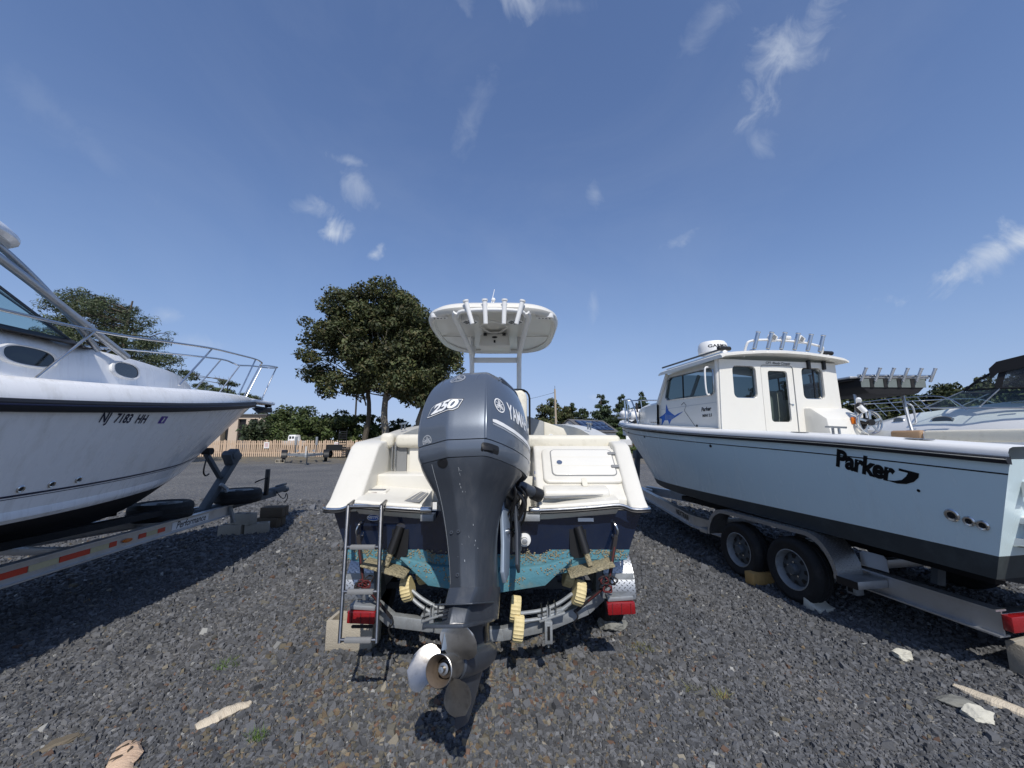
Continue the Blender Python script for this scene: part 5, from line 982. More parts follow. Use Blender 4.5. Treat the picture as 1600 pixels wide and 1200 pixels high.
# ------------------------------------------------------------------ pilothouse boat on the right, its trailer, chocks
PB = V((4.66, 2.65, 0)); PYAW = rad(10)
def right_boat():
    B = thing('pilothouse_boat', 'pale blue pilothouse fishing boat lettered Parker with rod holders on its cabin roof', 'boat', PB, PYAW)
    K = lambda t: (0, spl(t, [(0, .42), (.5, 3.65), (.8, 5.6), (1, 6.69)]), spl(t, [(0, .55), (.6, .55), (.8, .60), (.92, .70), (1, .845)]))
    C = lambda t: (spl(t, [(0, 1.22), (.45, 1.20), (.65, 1.02), (.82, .62), (.93, .26), (1, .006)]), spl(t, [(0, .42), (.5, 3.65), (.8, 5.7), (1, 6.70)]), spl(t, [(0, .78), (.5, .84), (1, .85)]))
    Sh = lambda t: (spl(t, [(0, 1.38), (.3, 1.42), (.5, 1.38), (.68, 1.18), (.84, .76), (.95, .30), (1, .02)]), spl(t, [(0, .16), (.5, 4.25), (.8, 6.8), (1, 8.5)]), spl(t, [(0, 1.62), (.15, 1.715), (.36, 1.81), (.55, 1.91), (.75, 2.035), (1, 2.22)]))
    ts = [i / 34 for i in range(35)]
    m, side = hull_mesh(K, C, Sh, ts, lambda t: 1 + 1.5 * max(0, t - .3), ns=9, band=lambda t: lerp(.20, .06, t))
    hull = m.build('hull', [M['black_af'], M['ice'], M['band']], B, ang=30); bv = bvh_of(hull)
    for sg in (-1, 1):
        P = lambda t, a, b: V((sg * (Sh(t)[0] + a), Sh(t)[1], Sh(t)[2] + b))
        q = MB(); q.loft([[P(t, a, b) for a, b in ((-.01, -.035), (.025, -.03), (.035, -.01), (.035, .010), (.01, .016), (-.01, .016))] for t in ts]); q.build('rub_rail', M['rail_black'], B)
        q = MB(); q.loft([[P(t, a, b) for a, b in ((.030, -.006), (.042, -.003), (.042, .003), (.030, .006))] for t in ts]); q.build('rail_insert', M['steel'], B)
        q = MB(); q.grid([[P(t, a * min(1, Sh(t)[0] / .25 + .1), b) for a, b in ((.004, .012), (.006, .045), (-.010, .070), (-.04, .080), (-.26, .086), (-.27, .04), (-.27, -.35))] for t in ts]); q.build('gunwale', M['whitedeck'], B, ang=50)
        q = MB(); q.grid([[side(t, s, sg) + V((sg * .003, 0, 0)) for s in (.875, .886)] for t in ts]); q.build('pinstripe', M['decal_k'], hull)
    # lettering on the port side
    def at_side(y, z, sg=-1): h = bv.ray_cast(V((sg * 3, y, z)), V((-sg, 0, 0))); return h[0]
    for sg in (-1, 1):
        p = at_side(1.10, 1.52, sg); p2 = at_side(.90, 1.473, sg); ax = (p2 - p).normalized() * (1 if sg < 0 else -1); ay = V((0, 0, 1)); nn = ax.cross(ay)
        if sg > 0: ax = V((-ax.x, ax.y, -ax.z)) if False else ax
        drape('boat_name', TXT['PARKER'], p + nn * .05, ax, ay, bv, M['decal_k'], hull, .003, .05)
        sw = [(a + .075, b - .012) for a, b in [(.20, .072), (.335, .072), (.330, .035), (.30, -.01), (.25, -.045), (.19, -.062), (.10, -.062), (.17, -.045), (.22, -.02), (.25, .02), (.262, .052), (.20, .052)]]
        if sg < 0: drape('name_flourish', poly_mesh(sw), p + nn * .05, ax, ay, bv, M['decal_k'], hull, .003, .05); drape('trade_dot', poly_mesh(oval(.012, .012, 12)), p + nn * .05 + ax * .385 - ay * .085, ax, ay, bv, M['decal_k'], hull, .003, .05)
    for y, z, r in ((.56, 1.19, .046), (.47, 1.165, .036), (.40, 1.15, .036)):
        for sg in (-1, 1):
            p = at_side(y, z, sg); n = V((sg, 0, -.12)).normalized(); Mx = Matrix.Translation(p) @ n.to_track_quat('Z', 'Y').to_matrix().to_4x4()
            q = MB(); q.lathe([(r, -.004), (r * 1.02, .006), (r * .85, .014), (r * .55, .010), (r * .50, -.01)], Mx, 20); q.lathe([(r * .56, .004), (.001, .004)], Mx, 20, mi=1); q.build('outlet', [M['steel'], M['black']], hull)
    for y, z in ((3.05, 1.66), (5.1, 1.80), (6.2, 1.90), (6.9, 1.97)):
        p = at_side(y, z); q = MB(); q.cyl(p + V((.005, 0, 0)), p + V((-.008, -.002, 0)), .020, n=14); q.build('scupper', M['black'], hull)
    # transom fittings
    q = MB(); q.box((-.0, .15, 1.20), (2.3, .36, .05)); q.build('swim_step', M['whitedeck'], B, bevel=.01)
    q = MB(); q.box((-1.20, .20, 1.42), (.05, .03, .10)); q.cyl((-1.20, .17, 1.43), (-1.12, .12, 1.43), .008, n=8); q.build('transom_latch', M['steel'], B)
    q = MB(); q.tube(crv([(-1.14, .36, 1.02), (-1.14, .24, 1.03), (-1.10, .22, .97), (-1.04, .30, .95)], 4), .010, 8); q.build('tow_eye', M['steel'], B)
    # cockpit
    q = MB(); q.box((0, 1.7, 1.05), (2.3, 3.0, .05)); q.build('cockpit_sole', M['whitedeck'], B)
    q = MB(); q.box((1.17, 1.15, 1.79), (.10, 2.2, .15)); q.build('coaming_bolster', M['vinyl'], B, bevel=.03, seg=3)
    q = MB(); q.box((1.165, 2.45, 1.80), (.10, .36, .14)); q.build('coaming_bolster', M['brown_vinyl'], B, bevel=.03, seg=3)
    q = MB(); q.box((-.0, .52, 1.48), (2.0, .35, .22)); q.build('transom_bench', M['vinyl'], B, bevel=.04, seg=3)
    for y in (.7, 1.75): q = MB(); q.prism(oval(.05, .10, 18), (-1.29, y, interp(y, [(0, 1.70), (1.3, 1.80), (3, 1.90)]) - .003), (1, 0, 0), (0, 1, .06), .006); q.build('flush_rod_holder', M['steel'], B)
    for y, z in ((1.35, 1.83), (4.9, 2.03), (6.6, 2.17)):
        q = MB(); q.bar((-1.30 + max(0, y - 4) * .16, y - .10, z + .03), (-1.30 + max(0, y - 4) * .16, y + .10, z + .045), .018, .018); q.cyl((-1.30 + max(0, y - 4) * .16, y - .03, z - .03), (-1.30 + max(0, y - 4) * .16, y - .03, z + .03), .012, n=8); q.cyl((-1.30 + max(0, y - 4) * .16, y + .03, z - .03), (-1.30 + max(0, y - 4) * .16, y + .03, z + .03), .012, n=8); q.build('cleat', M['steel'], B)
    # pilothouse: walls with real openings
    YA, ZT = 3.25, 2.94
    def wall_with_holes(name, o, ax, ay, outline, holes, th):
        bm = bmesh.new(); o, ax, ay = V(o), V(ax).normalized(), V(ay).normalized(); n = ax.cross(ay).normalized()
        es = []
        for lp in [outline] + holes:
            vs = [bm.verts.new(o + ax * x + ay * y) for x, y in lp]; es += [bm.edges.new((vs[i], vs[(i + 1) % len(vs)])) for i in range(len(vs))]
        bmesh.ops.triangle_fill(bm, use_beauty=True, use_dissolve=False, edges=es)
        bmesh.ops.recalc_face_normals(bm, faces=bm.faces)
        ret = bmesh.ops.solidify(bm, geom=bm.faces[:], thickness=th); me = bpy.data.meshes.new(name); bm.to_mesh(me); bm.free(); me.materials.append(M['cream2']); ob = bpy.data.objects.new(name, me); COL.objects.link(ob); ob.parent = B; return ob
    def shift(poly, x, y): return [(a + x, b + y) for a, b in poly]
    W1 = shift(rrect(.40, .49, .07), -.62, 2.605); W2 = shift(rrect(.39, .49, .07), .585, 2.61); DR = shift(rrect(.58, 1.18, .06), -.045, 2.29)
    aft = wall_with_holes('aft_wall', (0, YA, 0), (1, 0, 0), (0, 0, 1), [(-1.08, 1.60), (1.08, 1.60), (1.03, ZT), (-1.03, ZT)], [W1, W2, DR], .05)
    def window(nm, poly, o, ax, ay, par, slide=None, wd=.022):
        o, ax, ay = V(o), V(ax).normalized(), V(ay).normalized(); n = ax.cross(ay).normalized(); cx = sum(p[0] for p in poly) / len(poly); cy = sum(p[1] for p in poly) / len(poly)
        def rg(k, d): 
            out = []
            for x, y in poly:
                l = math.hypot(x - cx, y - cy); f = (l + k) / l; out.append(o + ax * (cx + (x - cx) * f) + ay * (cy + (y - cy) * f) + n * d)
            return out
        q = MB(); q.loft([rg(wd, -.005), rg(wd, .012), rg(wd * .3, .018), rg(-.012, .014), rg(-.014, -.02)], cap=False); f = q.build(nm, M['steel'], par)
        q = MB(); q.loft([rg(wd * .25, .0185), rg(-.004, .019)], cap=False); q.build('gasket', M['black'], f)
        q = MB(); q.add(rg(-.008, -.004), [tuple(range(len(poly)))]); q.build('pane', M['pane'], f)
        if slide is not None:
            ys = [p[1] for p in poly]; q = MB(); a = o + ax * slide + ay * (min(ys) + .01) - n * .006; b = o + ax * slide + ay * (max(ys) - .01) - n * .006; q.bar(a, b, .022, .016, up=tuple(n)); q.build('mullion', M['black'], f)
        return f
    window('window', W1, (0, YA, 0), (1, 0, 0), (0, 0, 1), aft); window('window', W2, (0, YA, 0), (1, 0, 0), (0, 0, 1), aft, slide=.66)
    dg = shift(rrect(.345, .78, .045), -.035, 2.40)
    door = wall_with_holes('cabin_door', (0, YA - .012, 0), (1, 0, 0), (0, 0, 1), shift(rrect(.555, 1.155, .05), -.045, 2.29), [dg], .03)
    q = MB(); q.add([V((x, YA - .004, z)) for x, z in dg], [tuple(range(len(dg)))]); q.build('door_pane', M['pane'], door)
    q = MB(); q.cyl((.18, YA - .012, 2.27), (.18, YA - .05, 2.27), .016, n=12); q.cyl((.18, YA - .045, 2.27), (.12, YA - .045, 2.285), .009, n=8); q.build('door_handle', M['steel'], door)
    q = MB(); a, b = shift(rrect(.64, 1.22, .09), -.045, 2.29), shift(rrect(.60, 1.20, .07), -.045, 2.29); vs, fs = ring_mesh(a, b); q.add([V((x, YA - .004, z)) for x, z in vs], fs); q.build('door_surround', M['cream2'], aft, shell=.012)
    for s in (-1, 1):
        sd = [(YA, 1.62), (6.0, 1.85), (6.0, 2.36), (5.0, 2.45), (4.62, ZT), (YA, ZT)]
        SW = [(3.42, 2.47), (3.50, 2.43), (4.66, 2.47), (4.72, 2.52), (4.62, 2.83), (4.55, 2.87), (3.48, 2.85), (3.42, 2.80)]
        if s > 0: w = wall_with_holes('side_wall', (s * 1.055, 0, 0), (0, 1, 0), (-.03 * s, 0, 1), [(YA, 1.62), (4.98, 1.78), (4.98, 2.45), (4.62, ZT), (YA, ZT)], [SW], -.05)
        else: w = wall_with_holes('side_wall', (s * 1.055, 0, 0), (0, 1, 0), (-.03 * s, 0, 1), [(YA, 1.62), (4.98, 1.78), (4.98, 2.45), (4.62, ZT), (YA, ZT)], [SW], .05)
        if s < 0: PW = w
        poly = SW if s > 0 else [(-y, z) for y, z in SW]
        window('window', poly, (s * 1.055, 0, 0), (0, 1 if s > 0 else -1, 0), (-.03 * s, 0, 1), w, slide=4.2 if s > 0 else -4.2)
    q = MB(); q.add([V((-1.0, 4.98, 2.44)), V((1.0, 4.98, 2.44)), V((1.0, 4.62, ZT)), V((-1.0, 4.62, ZT))], [(0, 1, 2, 3)]); q.build('windscreen', M['pane'], B)
    for x in (-1.0, -.34, .34, 1.0): q = MB(); q.bar((x, 4.98, 2.42), (x, 4.62, ZT), .05, .04, up=(1, 0, 0)); q.build('screen_post', M['cream2'], B)
    q = MB(); q.tube([(-1.06, YA - .0, 1.65), (-1.035, YA - .0, ZT)], .028, 10); q.build('corner_post', M['cream2'], B)
    q = MB(); q.tube([(1.06, YA - .0, 1.65), (1.035, YA - .0, ZT)], .028, 10); q.build('corner_post', M['cream2'], B)
    # helm furniture seen through the glass
    q = MB(); q.box((-.5, 4.4, 2.15), (.8, .5, .7)); q.box((.5, 4.4, 2.1), (.8, .5, .6)); q.build('helm_console', M['cream2'], B, bevel=.03)
    q = MB(); q.box((.15, 3.75, 2.05), (.42, .42, .12)); q.box((.15, 3.58, 2.3), (.42, .10, .45)); q.build('helm_seat', M['vinyl'], B, bevel=.03)
    q = MB(); q.box((0, 4.1, 1.62), (2.0, 1.7, .04)); q.build('cabin_sole', M['whitedeck'], B)
    # trunk cabin with graphics
    def trs(y):
        w = spl(y, [(4.95, 1.04), (5.5, .98), (6.2, .74), (6.8, .42), (7.1, .2)]); zt = interp(y, [(4.95, 2.47), (6.2, 2.44), (6.8, 2.40), (7.1, 2.30)]); zb = interp(y, [(4.9, 1.8), (7.1, 2.05)])
        return [V((x * w, y, z)) for x, z in ((-1.03, zb), (-1.0, zt - .05), (-.95, zt - .01), (-.8, zt + .01), (0, zt + .05), (.8, zt + .01), (.95, zt - .01), (1.0, zt - .05), (1.03, zb))]
    q = MB(); q.grid([trs(4.95 + 2.15 * i / 16) for i in range(17)]); q.add(trs(7.1), [tuple(range(9))]); tk = q.build('trunk_cabin', M['cream2'], B, ang=40); tb = bvh_of(tk)
    q = MB(); q.grid([[V((sg * x, y, z)) for sg, x in ((-1, Sh(t)[0] - .2), (0, 0), (1, Sh(t)[0] - .2))] for t in [i / 20 for i in range(10, 21)] for y, z in [(Sh(t)[1], Sh(t)[2] + .08)]] if False else [[V((-max(Sh(t)[0] - .2, 0), Sh(t)[1], Sh(t)[2] + .09)), V((0, Sh(t)[1], Sh(t)[2] + .12)), V((max(Sh(t)[0] - .2, 0), Sh(t)[1], Sh(t)[2] + .09))] for t in [.38 + .62 * i / 20 for i in range(21)]]); q.build('foredeck', M['whitedeck'], B)
    ax = V((.20, -1, 0)).normalized()
    wb = bvh_of(PW); wx = V((0, -1, 0)); gr = lambda nm, m2, y, z, mt, off=.003: drape(nm, m2, (-1.3, y, z), wx, (0, 0, 1), wb, mt, PW, off, .05)
    sf = [(-.36, .02), (-.22, .06), (-.13, .10), (-.10, .26), (-.03, .13), (.06, .08), (.16, .03), (.24, .055), (.42, .09), (.24, .02), (.14, -.01), (.05, -.04), (-.02, -.12), (-.06, -.04), (-.17, -.04), (-.28, -.14), (-.26, -.01)]
    gr('swordfish_graphic', poly_mesh(sf), 4.62, 2.14, M['blue'])
    for k in range(7): gr('graphic_stripe', poly_mesh([(-.14 + .04 * k, -.03), (-.13 + .04 * k, -.03), (-.12 + .04 * k, .07 - .006 * k), (-.13 + .04 * k, .07 - .006 * k)]), 4.62, 2.14, M['decal_s'], .005)
    gr('side_lettering', TXT['P2'], 3.62, 2.22, M['decal_k']); gr('side_lettering', TXT['MINI'], 3.60, 2.12, M['decal_k'])
    def line(pts, w): 
        n = len(pts); vs = [(x, y + w) for x, y in pts] + [(x, y - w) for x, y in pts]; return vs, [(i, i + 1, n + i + 1, n + i) for i in range(n - 1)]
    gr('rod_graphic', line([(-.28, .26), (-.20, .30), (-.14, .24), (-.20, .16), (.0, -.04), (.18, -.22)], .006), 3.98, 2.08, M['decal_k']); gr('rod_graphic', poly_mesh(oval(.025, .03, 12)), 3.86, 1.96, M['decal_k']); gr('wall_pinstripe', line([(-1.3, .0), (.25, .0)], .003), 3.6, 2.31, M['decal_s'])
    q = MB(); q.prism([(-.05, -.05), (.05, -.05), (.05, .05), (-.05, .05)], (-.86, 6.05, 2.22), ax, (0, 0, 1), .02); q.build('vent_plate', M['plastic'], B); q = MB(); q.prism([(-.03, -.03), (.03, -.03), (.03, .03), (-.03, .03)], (-.88, 6.045, 2.22), ax, (0, 0, 1), .02); q.build('vent_hole', M['black'], B)
    q = MB(); q.tube(crv([(-1.11, 3.36, 2.42), (-1.15, 3.37, 2.46), (-1.15, 3.37, 2.80), (-1.10, 3.36, 2.84)], 5), .013, 8); q.build('grab_handle', M['plastic'], B)
    # roof
    def rf(y, k=0): return [V((x, y, 2.945 + k + .085 * (1 - (x / 1.10)**2) - (.02 if abs(x) > 1.09 else 0))) for x in (-1.105, -1.04, -.8, -.4, 0, .4, .8, 1.04, 1.105)]
    def rring(y, sc=1): a = rf(y); b = rf(y, .055 * sc); return a + b[::-1]
    q = MB(); q.loft([rring(3.04, .5), rring(3.08), rring(3.6), rring(4.2), rring(4.66), rring(4.73, .5)]); roof = q.build('roof', M['cream2'], B, ang=35, bevel=0)
    drape('captain_lettering', TXT['CAPT'], (-.02, YA - .3, 2.905), (1, 0, 0), (0, 0, 1), bvh_of(aft), M['decal_k'], aft, .003, .05)
    # roof gear
    q = MB(); T = Matrix.Translation((-.34, 4.2, 3.25)); q.lathe([(.001, 0), (.22, 0), (.235, .02), (.24, .10), (.232, .17), (.20, .215), (.12, .23), (.001, .232)], T, 36); rd = q.build('radar_dome', M['plastic'], B); rb = bvh_of(rd)
    q = MB(); q.cyl((-.34, 4.2, 2.98), (-.34, 4.2, 3.26), .13, n=20); q.build('radar_base', M['plastic'], rd)
    for a0 in (200, 20):
        d = V((cos(rad(a0 + 60)), sin(rad(a0 + 60)), 0)); axx = V((-d.y, d.x, 0)); drape('radar_lettering', TXT['GARMIN'], V((-.34, 4.2, 3.36)) + d * .3, axx, (0, 0, 1), rb, M['decal_k'], rd, .002, .02)
    rk = bpy.data.objects.new('rod_rack', None); COL.objects.link(rk); rk.parent = B
    q = MB(); q.tube(crv([(-.56, 3.25, 3.0), (-.56, 3.18, 3.16), (-.50, 3.15, 3.225), (-.2, 3.13, 3.25), (.35, 3.13, 3.24), (.74, 3.15, 3.19), (.80, 3.18, 3.14), (.80, 3.25, 3.0)], 6), .018, 10); q.build('rack_tube', M['plastic'], rk)
    for k, x in enumerate((-.47, -.235, .0, .235, .47, .69)):
        a = V((x - .02, 3.115, 3.11 - .02 * abs(k - 2.5) * .3)); d = V((.27, -.12, 1)).normalized(); q = MB(); q.lathe([(.024, 0), (.028, .005), (.028, .255), (.034, .26), (.034, .27), (.025, .27), (.024, .1)], Matrix.Translation(a) @ d.to_track_quat('Z', 'Y').to_matrix().to_4x4(), 16); q.build('rod_holder', M['steel'], rk)
    for x, z in ((-.13, 3.29), (.36, 3.285)): q = MB(); q.box((x, 3.14, z), (.11, .09, .09), rot=(.2, .5, .2)); q.build('spot_lamp', M['plastic'], rk, bevel=.01); q = MB(); q.box((x - .01, 3.092, z - .006), (.06, .012, .06), rot=(.2, .5, .2)); q.build('lamp_lens', M['grey_pad'], rk)
    q = MB(); q.box((.11, 3.15, 3.30), (.15, .10, .06)); q.build('horn', M['plastic'], rk, bevel=.025)
    q = MB(); q.lathe([(.001, 0), (.05, .0), (.05, .05), (.03, .07), (.001, .075)], Matrix.Translation((-.36, 3.3, 3.06)), 16); q.build('roof_light', M['steel'], B)
    for s in (-1, 1):
        bx = s * 1.0 if s > 0 else -.86; q = MB(); q.lathe([(.001, 0), (.06, 0), (.045, .09), (.035, .12), (.001, .12)], Matrix.Translation((bx, 3.30, 2.99)), 14); ob = q.build('outrigger_base', M['plastic'], B)
        q = MB(); q.cyl((bx - .07, 3.28, 3.125), (bx + .07, 3.28, 3.125), .035, n=12); q.ball((bx - .08, 3.28, 3.125), .04); q.ball((bx + .08, 3.28, 3.125), .035); q.build('outrigger_clamp', M['black'], ob)
        q = MB(); q.cyl((bx, 3.28, 3.13), (bx - .14, 4.75, 3.09), .016, n=8); q.build('outrigger_pole', M['galv_dark'], B)
    q = MB(); q.bar((-1.03, 3.12, 3.025), (-1.0, 4.6, 3.03), .02, .02); q.build('roof_track', M['steel'], B)
    # davit with pot-hauler wheel, side locker, amber lamp
    q = MB(); q.loft([[V((x, y, z)) for x, y in ((.36, YA - .005), (.36, yy), (1.02, yy), (1.02, YA - .005))] for z, yy in ((1.6, 2.78), (2.05, 2.86), (2.22, 3.1))]); q.build('aft_locker', M['cream2'], B, bevel=.02)
    q = MB(); q.box((.80, 2.84, 2.02), (.085, .02, .10)); q.build('amber_lamp', M['amber'], B, bevel=.006)
    hw = bpy.data.objects.new('hauler_wheel', None); COL.objects.link(hw); hw.parent = B; c = V((.93, 2.72, 1.99)); n = V((-.25, -1, 0)).normalized(); e1 = V((1, -.25, 0)).normalized(); e2 = V((0, 0, 1))
    q = MB(); q.tube([c + e1 * .155 * cos(a) + e2 * .165 * sin(a) for a in [2 * pi * k / 32 for k in range(32)]], .012, 8, closed=True); q.tube([c - n * .05 + e1 * .15 * cos(a) + e2 * .16 * sin(a) for a in [2 * pi * k / 32 for k in range(32)]], .010, 8, closed=True); q.build('wheel_rim', M['steel'], hw)
    for k in range(5): a = 2 * pi * k / 5 + .3; q = MB(); q.bar(c, c + e1 * .15 * cos(a) + e2 * .16 * sin(a), .03, .012, up=tuple(n)); q.build('wheel_spoke', M['steel'], hw)
    q = MB(); q.cyl(c - n * .10, c + n * .03, .045, n=16); q.build('wheel_hub', M['black'], hw)
    q = MB(); q.tube(crv([(.98, 2.90, 1.7), (.98, 2.88, 2.15), (.90, 2.82, 2.32), (.84, 2.76, 2.30)], 6), .03, 10); q.build('davit', M['plastic'], B)
    q = MB(); q.ball((.86, 2.78, 2.20), (.07, .06, .08)); q.box((.98, 2.86, 1.98), (.10, .08, .16)); q.build('hauler_motor', M['black'], B)
    q = MB(); q.cyl((.80, 2.74, 2.22), (.86, 2.72, 2.14), .035, n=14); q.build('hauler_block', M['plastic'], B)
    # wiper bracket under the roof
    for x in (.52, .80): q = MB(); q.box((x, 3.19, 2.90), (.05, .05, .14)); q.build('rod_bracket', M['black'], B, bevel=.01)
    # bow rail, windlass, fenders
    rl = bpy.data.objects.new('bow_rail', None); COL.objects.link(rl); rl.parent = B
    for s in (-1, 1):
        pts = [(s * 1.12, 5.55, 2.05), (s * 1.08, 5.75, 2.38), (s * .98, 6.1, 2.62), (s * .72, 6.85, 2.70), (s * .40, 7.6, 2.78), (s * .16, 8.1, 2.82)] + ([(0, 8.2, 2.82)] if 1 else [])
        q = MB(); q.tube(crv(pts, 5), .016, 8); q.build('top_rail', M['steel'], rl)
        for x, y, zb, zt in ((.86, 6.5, 2.12, 2.66), (.55, 7.25, 2.2, 2.74), (.24, 7.9, 2.26, 2.80)): q = MB(); q.cyl((s * (x + .02), y - .06, zb), (s * x, y, zt), .013, n=8); q.build('stanchion', M['steel'], rl)
        q = MB(); q.tube(crv([(s * 1.0, 6.12, 2.36), (s * .66, 6.95, 2.44), (s * .36, 7.65, 2.50), (0, 8.12, 2.54)], 5), .009, 6); q.build('mid_rail', M['steel'], rl)
    q = MB(); q.cyl((-.60, 5.9 + .5, 2.30), (-.95, 6.05, 2.27), .10, .08, 18); q.ball((-.97, 6.04, 2.27), .09); q.build('fender_buoy', M['plastic'], B, bevel=.01)
    q = MB(); q.cyl((-.95, 6.0, 2.16), (-.95, 6.0, 2.02), .03, .04, 12); q.build('buoy_line', M['black'], B)
    q = MB(); q.tube(crv([(-.80, 6.2, 2.56), (-.84, 6.1, 2.25), (-.80, 6.4, 2.14), (-.62, 6.9, 2.18), (-.42, 7.4, 2.24), (-.2, 7.8, 2.3)], 6), .020, 8); q.build('anchor_rode', M['strap_k'], B)
    q = MB(); q.box((0, 8.2, 2.36), (.22, .9, .06)); q.build('pulpit', M['plastic'], B, bevel=.02)
    q = MB(); q.cyl((-.12, 7.7, 2.45), (.12, 7.7, 2.45), .10, n=18); q.cyl((.0, 8.0, 2.42), (.0, 8.0, 2.56), .07, n=16); q.ball((-.05, 8.35, 2.46), (.12, .16, .10)); q.build('windlass', M['plastic'], B, bevel=.01)
    return B

def right_trailer():
    T = thing('boat_trailer', 'tandem axle aluminium trailer with diamond plate fenders under the pale blue boat', 'trailer', PB, PYAW)
    for s in (-1, 1):
        q = MB(); i_beam(q, (s * .95, .58, .405), (s * .95, 4.2, .42), .10, .19); i_beam(q, (s * .95, 4.19, .42), (s * .12, 7.6, .47), .10, .19); rl = q.build('side_rail', M['alu'], T)
        q = MB(); q.bar((s * .70, .7, .66), (s * .55, 5.0, .66), .10, .08); q.build('bunk', M['black_af'], T)
        for y in (1.1, 2.45, 3.9): q = MB(); q.bar((s * .72, y, .48), (s * .68, y, .64), .09, .05, up=(0, 1, 0)); q.build('bunk_bracket', M['galv_dark'], T)
        fender(T, s * 1.0, s * 1.30, 1.50, 3.36, .42, .80)
        for y in (2.06, 2.84): wheel(T, (s * 1.165, y, .338), s, R=.338, w=.21)
        for y0, y1 in ((1.30, 1.50),): q = MB(); q.box((s * 1.13, 1.415, .425), (.34, .19, .07)); st = q.build('fender_step', M['alu'], T, bevel=.006); q = MB(); q.box((s * 1.303, 1.415, .425), (.012, .19, .066)); q.build('step_end', M['black'], st)
        q = MB(); q.box((s * 1.13, 3.46, .44), (.34, .16, .06)); q.build('fender_step', M['alu'], T, bevel=.006)
        q = MB(); q.prism([(-.12, -.05), (.12, -.05), (.12, .06), (.09, .09), (-.09, .09), (-.12, .06)], (s * .96, 1.42, .58), (0, 1, 0), (0, 0, 1), .008 * s); q.build('bunk_plate', M['alu'], T)
        q = MB(); q.box((s * .84, .545, .42), (.26, .06, .11)); q.build('tail_lamp', M['red_lens'], T, bevel=.008)
    q = MB(); q.box((-.42, .42, .46), (.10, .05, .16)); q.build('centre_lamp', M['red_lens'], T, bevel=.008)
    for y in (.75, 2.0, 2.9, 4.3): q = MB(); q.bar((-.93, y, .36), (.93, y, .36), .09, .09); q.build('crossmember', M['alu'], T, bevel=.004)
    for y in (2.06, 2.84): q = MB(); q.bar((-1.05, y, .338), (1.05, y, .338), .075, .075); q.build('axle', M['galv_dark'], T)
    q = MB(); q.box((-.98, 1.62, .275), (.09, .10, .09)); q.box((-1.028, 1.62, .275), (.01, .06, .055), mi=1); q.build('spring_hanger', [M['galv'], M['black']], T, bevel=.005)
    q = MB(); q.tube(crv([(-.98, 2.0, .31), (-.99, 1.95, .25), (-.99, 1.85, .25), (-.98, 1.80, .31)], 4), .012, 6); q.build('u_bolt', M['galv'], T)
    q = MB(); q.bar((0, 7.2, .47), (0, 9.2, .47), .12, .12); q.build('tongue', M['alu'], T, bevel=.005)
    q = MB(); q.bar((0, 7.9, .5), (0, 7.75, 1.45), .10, .12, up=(1, 0, 0)); q.box((0, 7.75, 1.35), (.18, .2, .2)); q.cyl((-.08, 7.45, 1.55), (.08, 7.45, 1.55), .06, n=14); q.bar((0, 7.8, 1.45), (0, 7.45, 1.55), .06, .06); q.build('winch_post', M['galv_dark'], T, bevel=.006)
    # maker's name on the port web, reading from the bow towards the axles
    d = V((.12, 7.6, .47)) - V((.95, 4.19, .42)); a = V((-.95, 4.19, .42)); b = V((-.12, 7.6, .47)); dn = (a - b).normalized(); up = V((0, 0, 1)); n = dn.cross(up); c = a.lerp(b, .13) + n * .010
    vs, fs = TXT['NEX']; q = MB(); q.add([c + dn * x + up * y for x, y in vs], fs); q.build('rail_lettering', M['decal_k'], T)
    return T
def right_stuff():
    def W_(x, y): p = Matrix.Rotation(PYAW, 3, 'Z') @ V((x, y, 0)) + PB; return p
    o = thing('timber_chock', 'squared yellow timber offcut wedged between the two wheels of the right trailer', 'timber', (2.98, 4.98, 0), rad(14)); q = MB(); q.box((.07, 0, .075), (.34, .13, .145)); q.build('timber', M['wood_new'], o, bevel=.006)
    o = thing('concrete_chock', 'pale cast concrete chock lying behind the rear wheel of the right trailer', 'wheel chock', (3.20, 4.27, 0), rad(15))
    q = MB(); q.loft([[V((x, y, z)) for y, z in ((-.07, 0), (-.07, .035), (-.03, .04), (.02, .06), (.05, .10), (.09, .105), (.10, 0))] for x in (-.11, -.05, .04, .11)]); q.build('chock_body', M['concrete_p'], o, bevel=.006)
    p = W_(-.55, .62); block(p, PYAW + .1, 'grey concrete block standing under the stern of the pale blue boat', 'concrete_g', d=(.40, .20, .22), holes='z')
    p = W_(-.08, .60); block(p, PYAW - .05, 'second grey concrete block under the stern of the pale blue boat, further under', 'concrete_g', d=(.40, .20, .22), holes='z')
M['concrete_p'] = mat('pale_concrete', (.55, .53, .45), .9, var=.12, scale=20, dirt=(.35, .33, .28), dscale=8, damt=.4, bump=.4, bscale=60)
TXT.update({'PARKER': text_mesh('Parker', .225, .010, .12, .95, .80), 'NEX': text_mesh('NEXTRAIL', .12, .003, 0, 1.02, 1.1), 'GARMIN': text_mesh('GARMIN', .075, .002, 0, 1.05, 1.15), 'CAPT': text_mesh('CPT. Rhody Cooper', .055, .0008, .25, 1.0, .95), 'P2': text_mesh('Parker', .085, .003, .15, 1.0, 1.0), 'MINI': text_mesh('MINI 2.5', .06, .002, 0, 1.05, 1.0)})
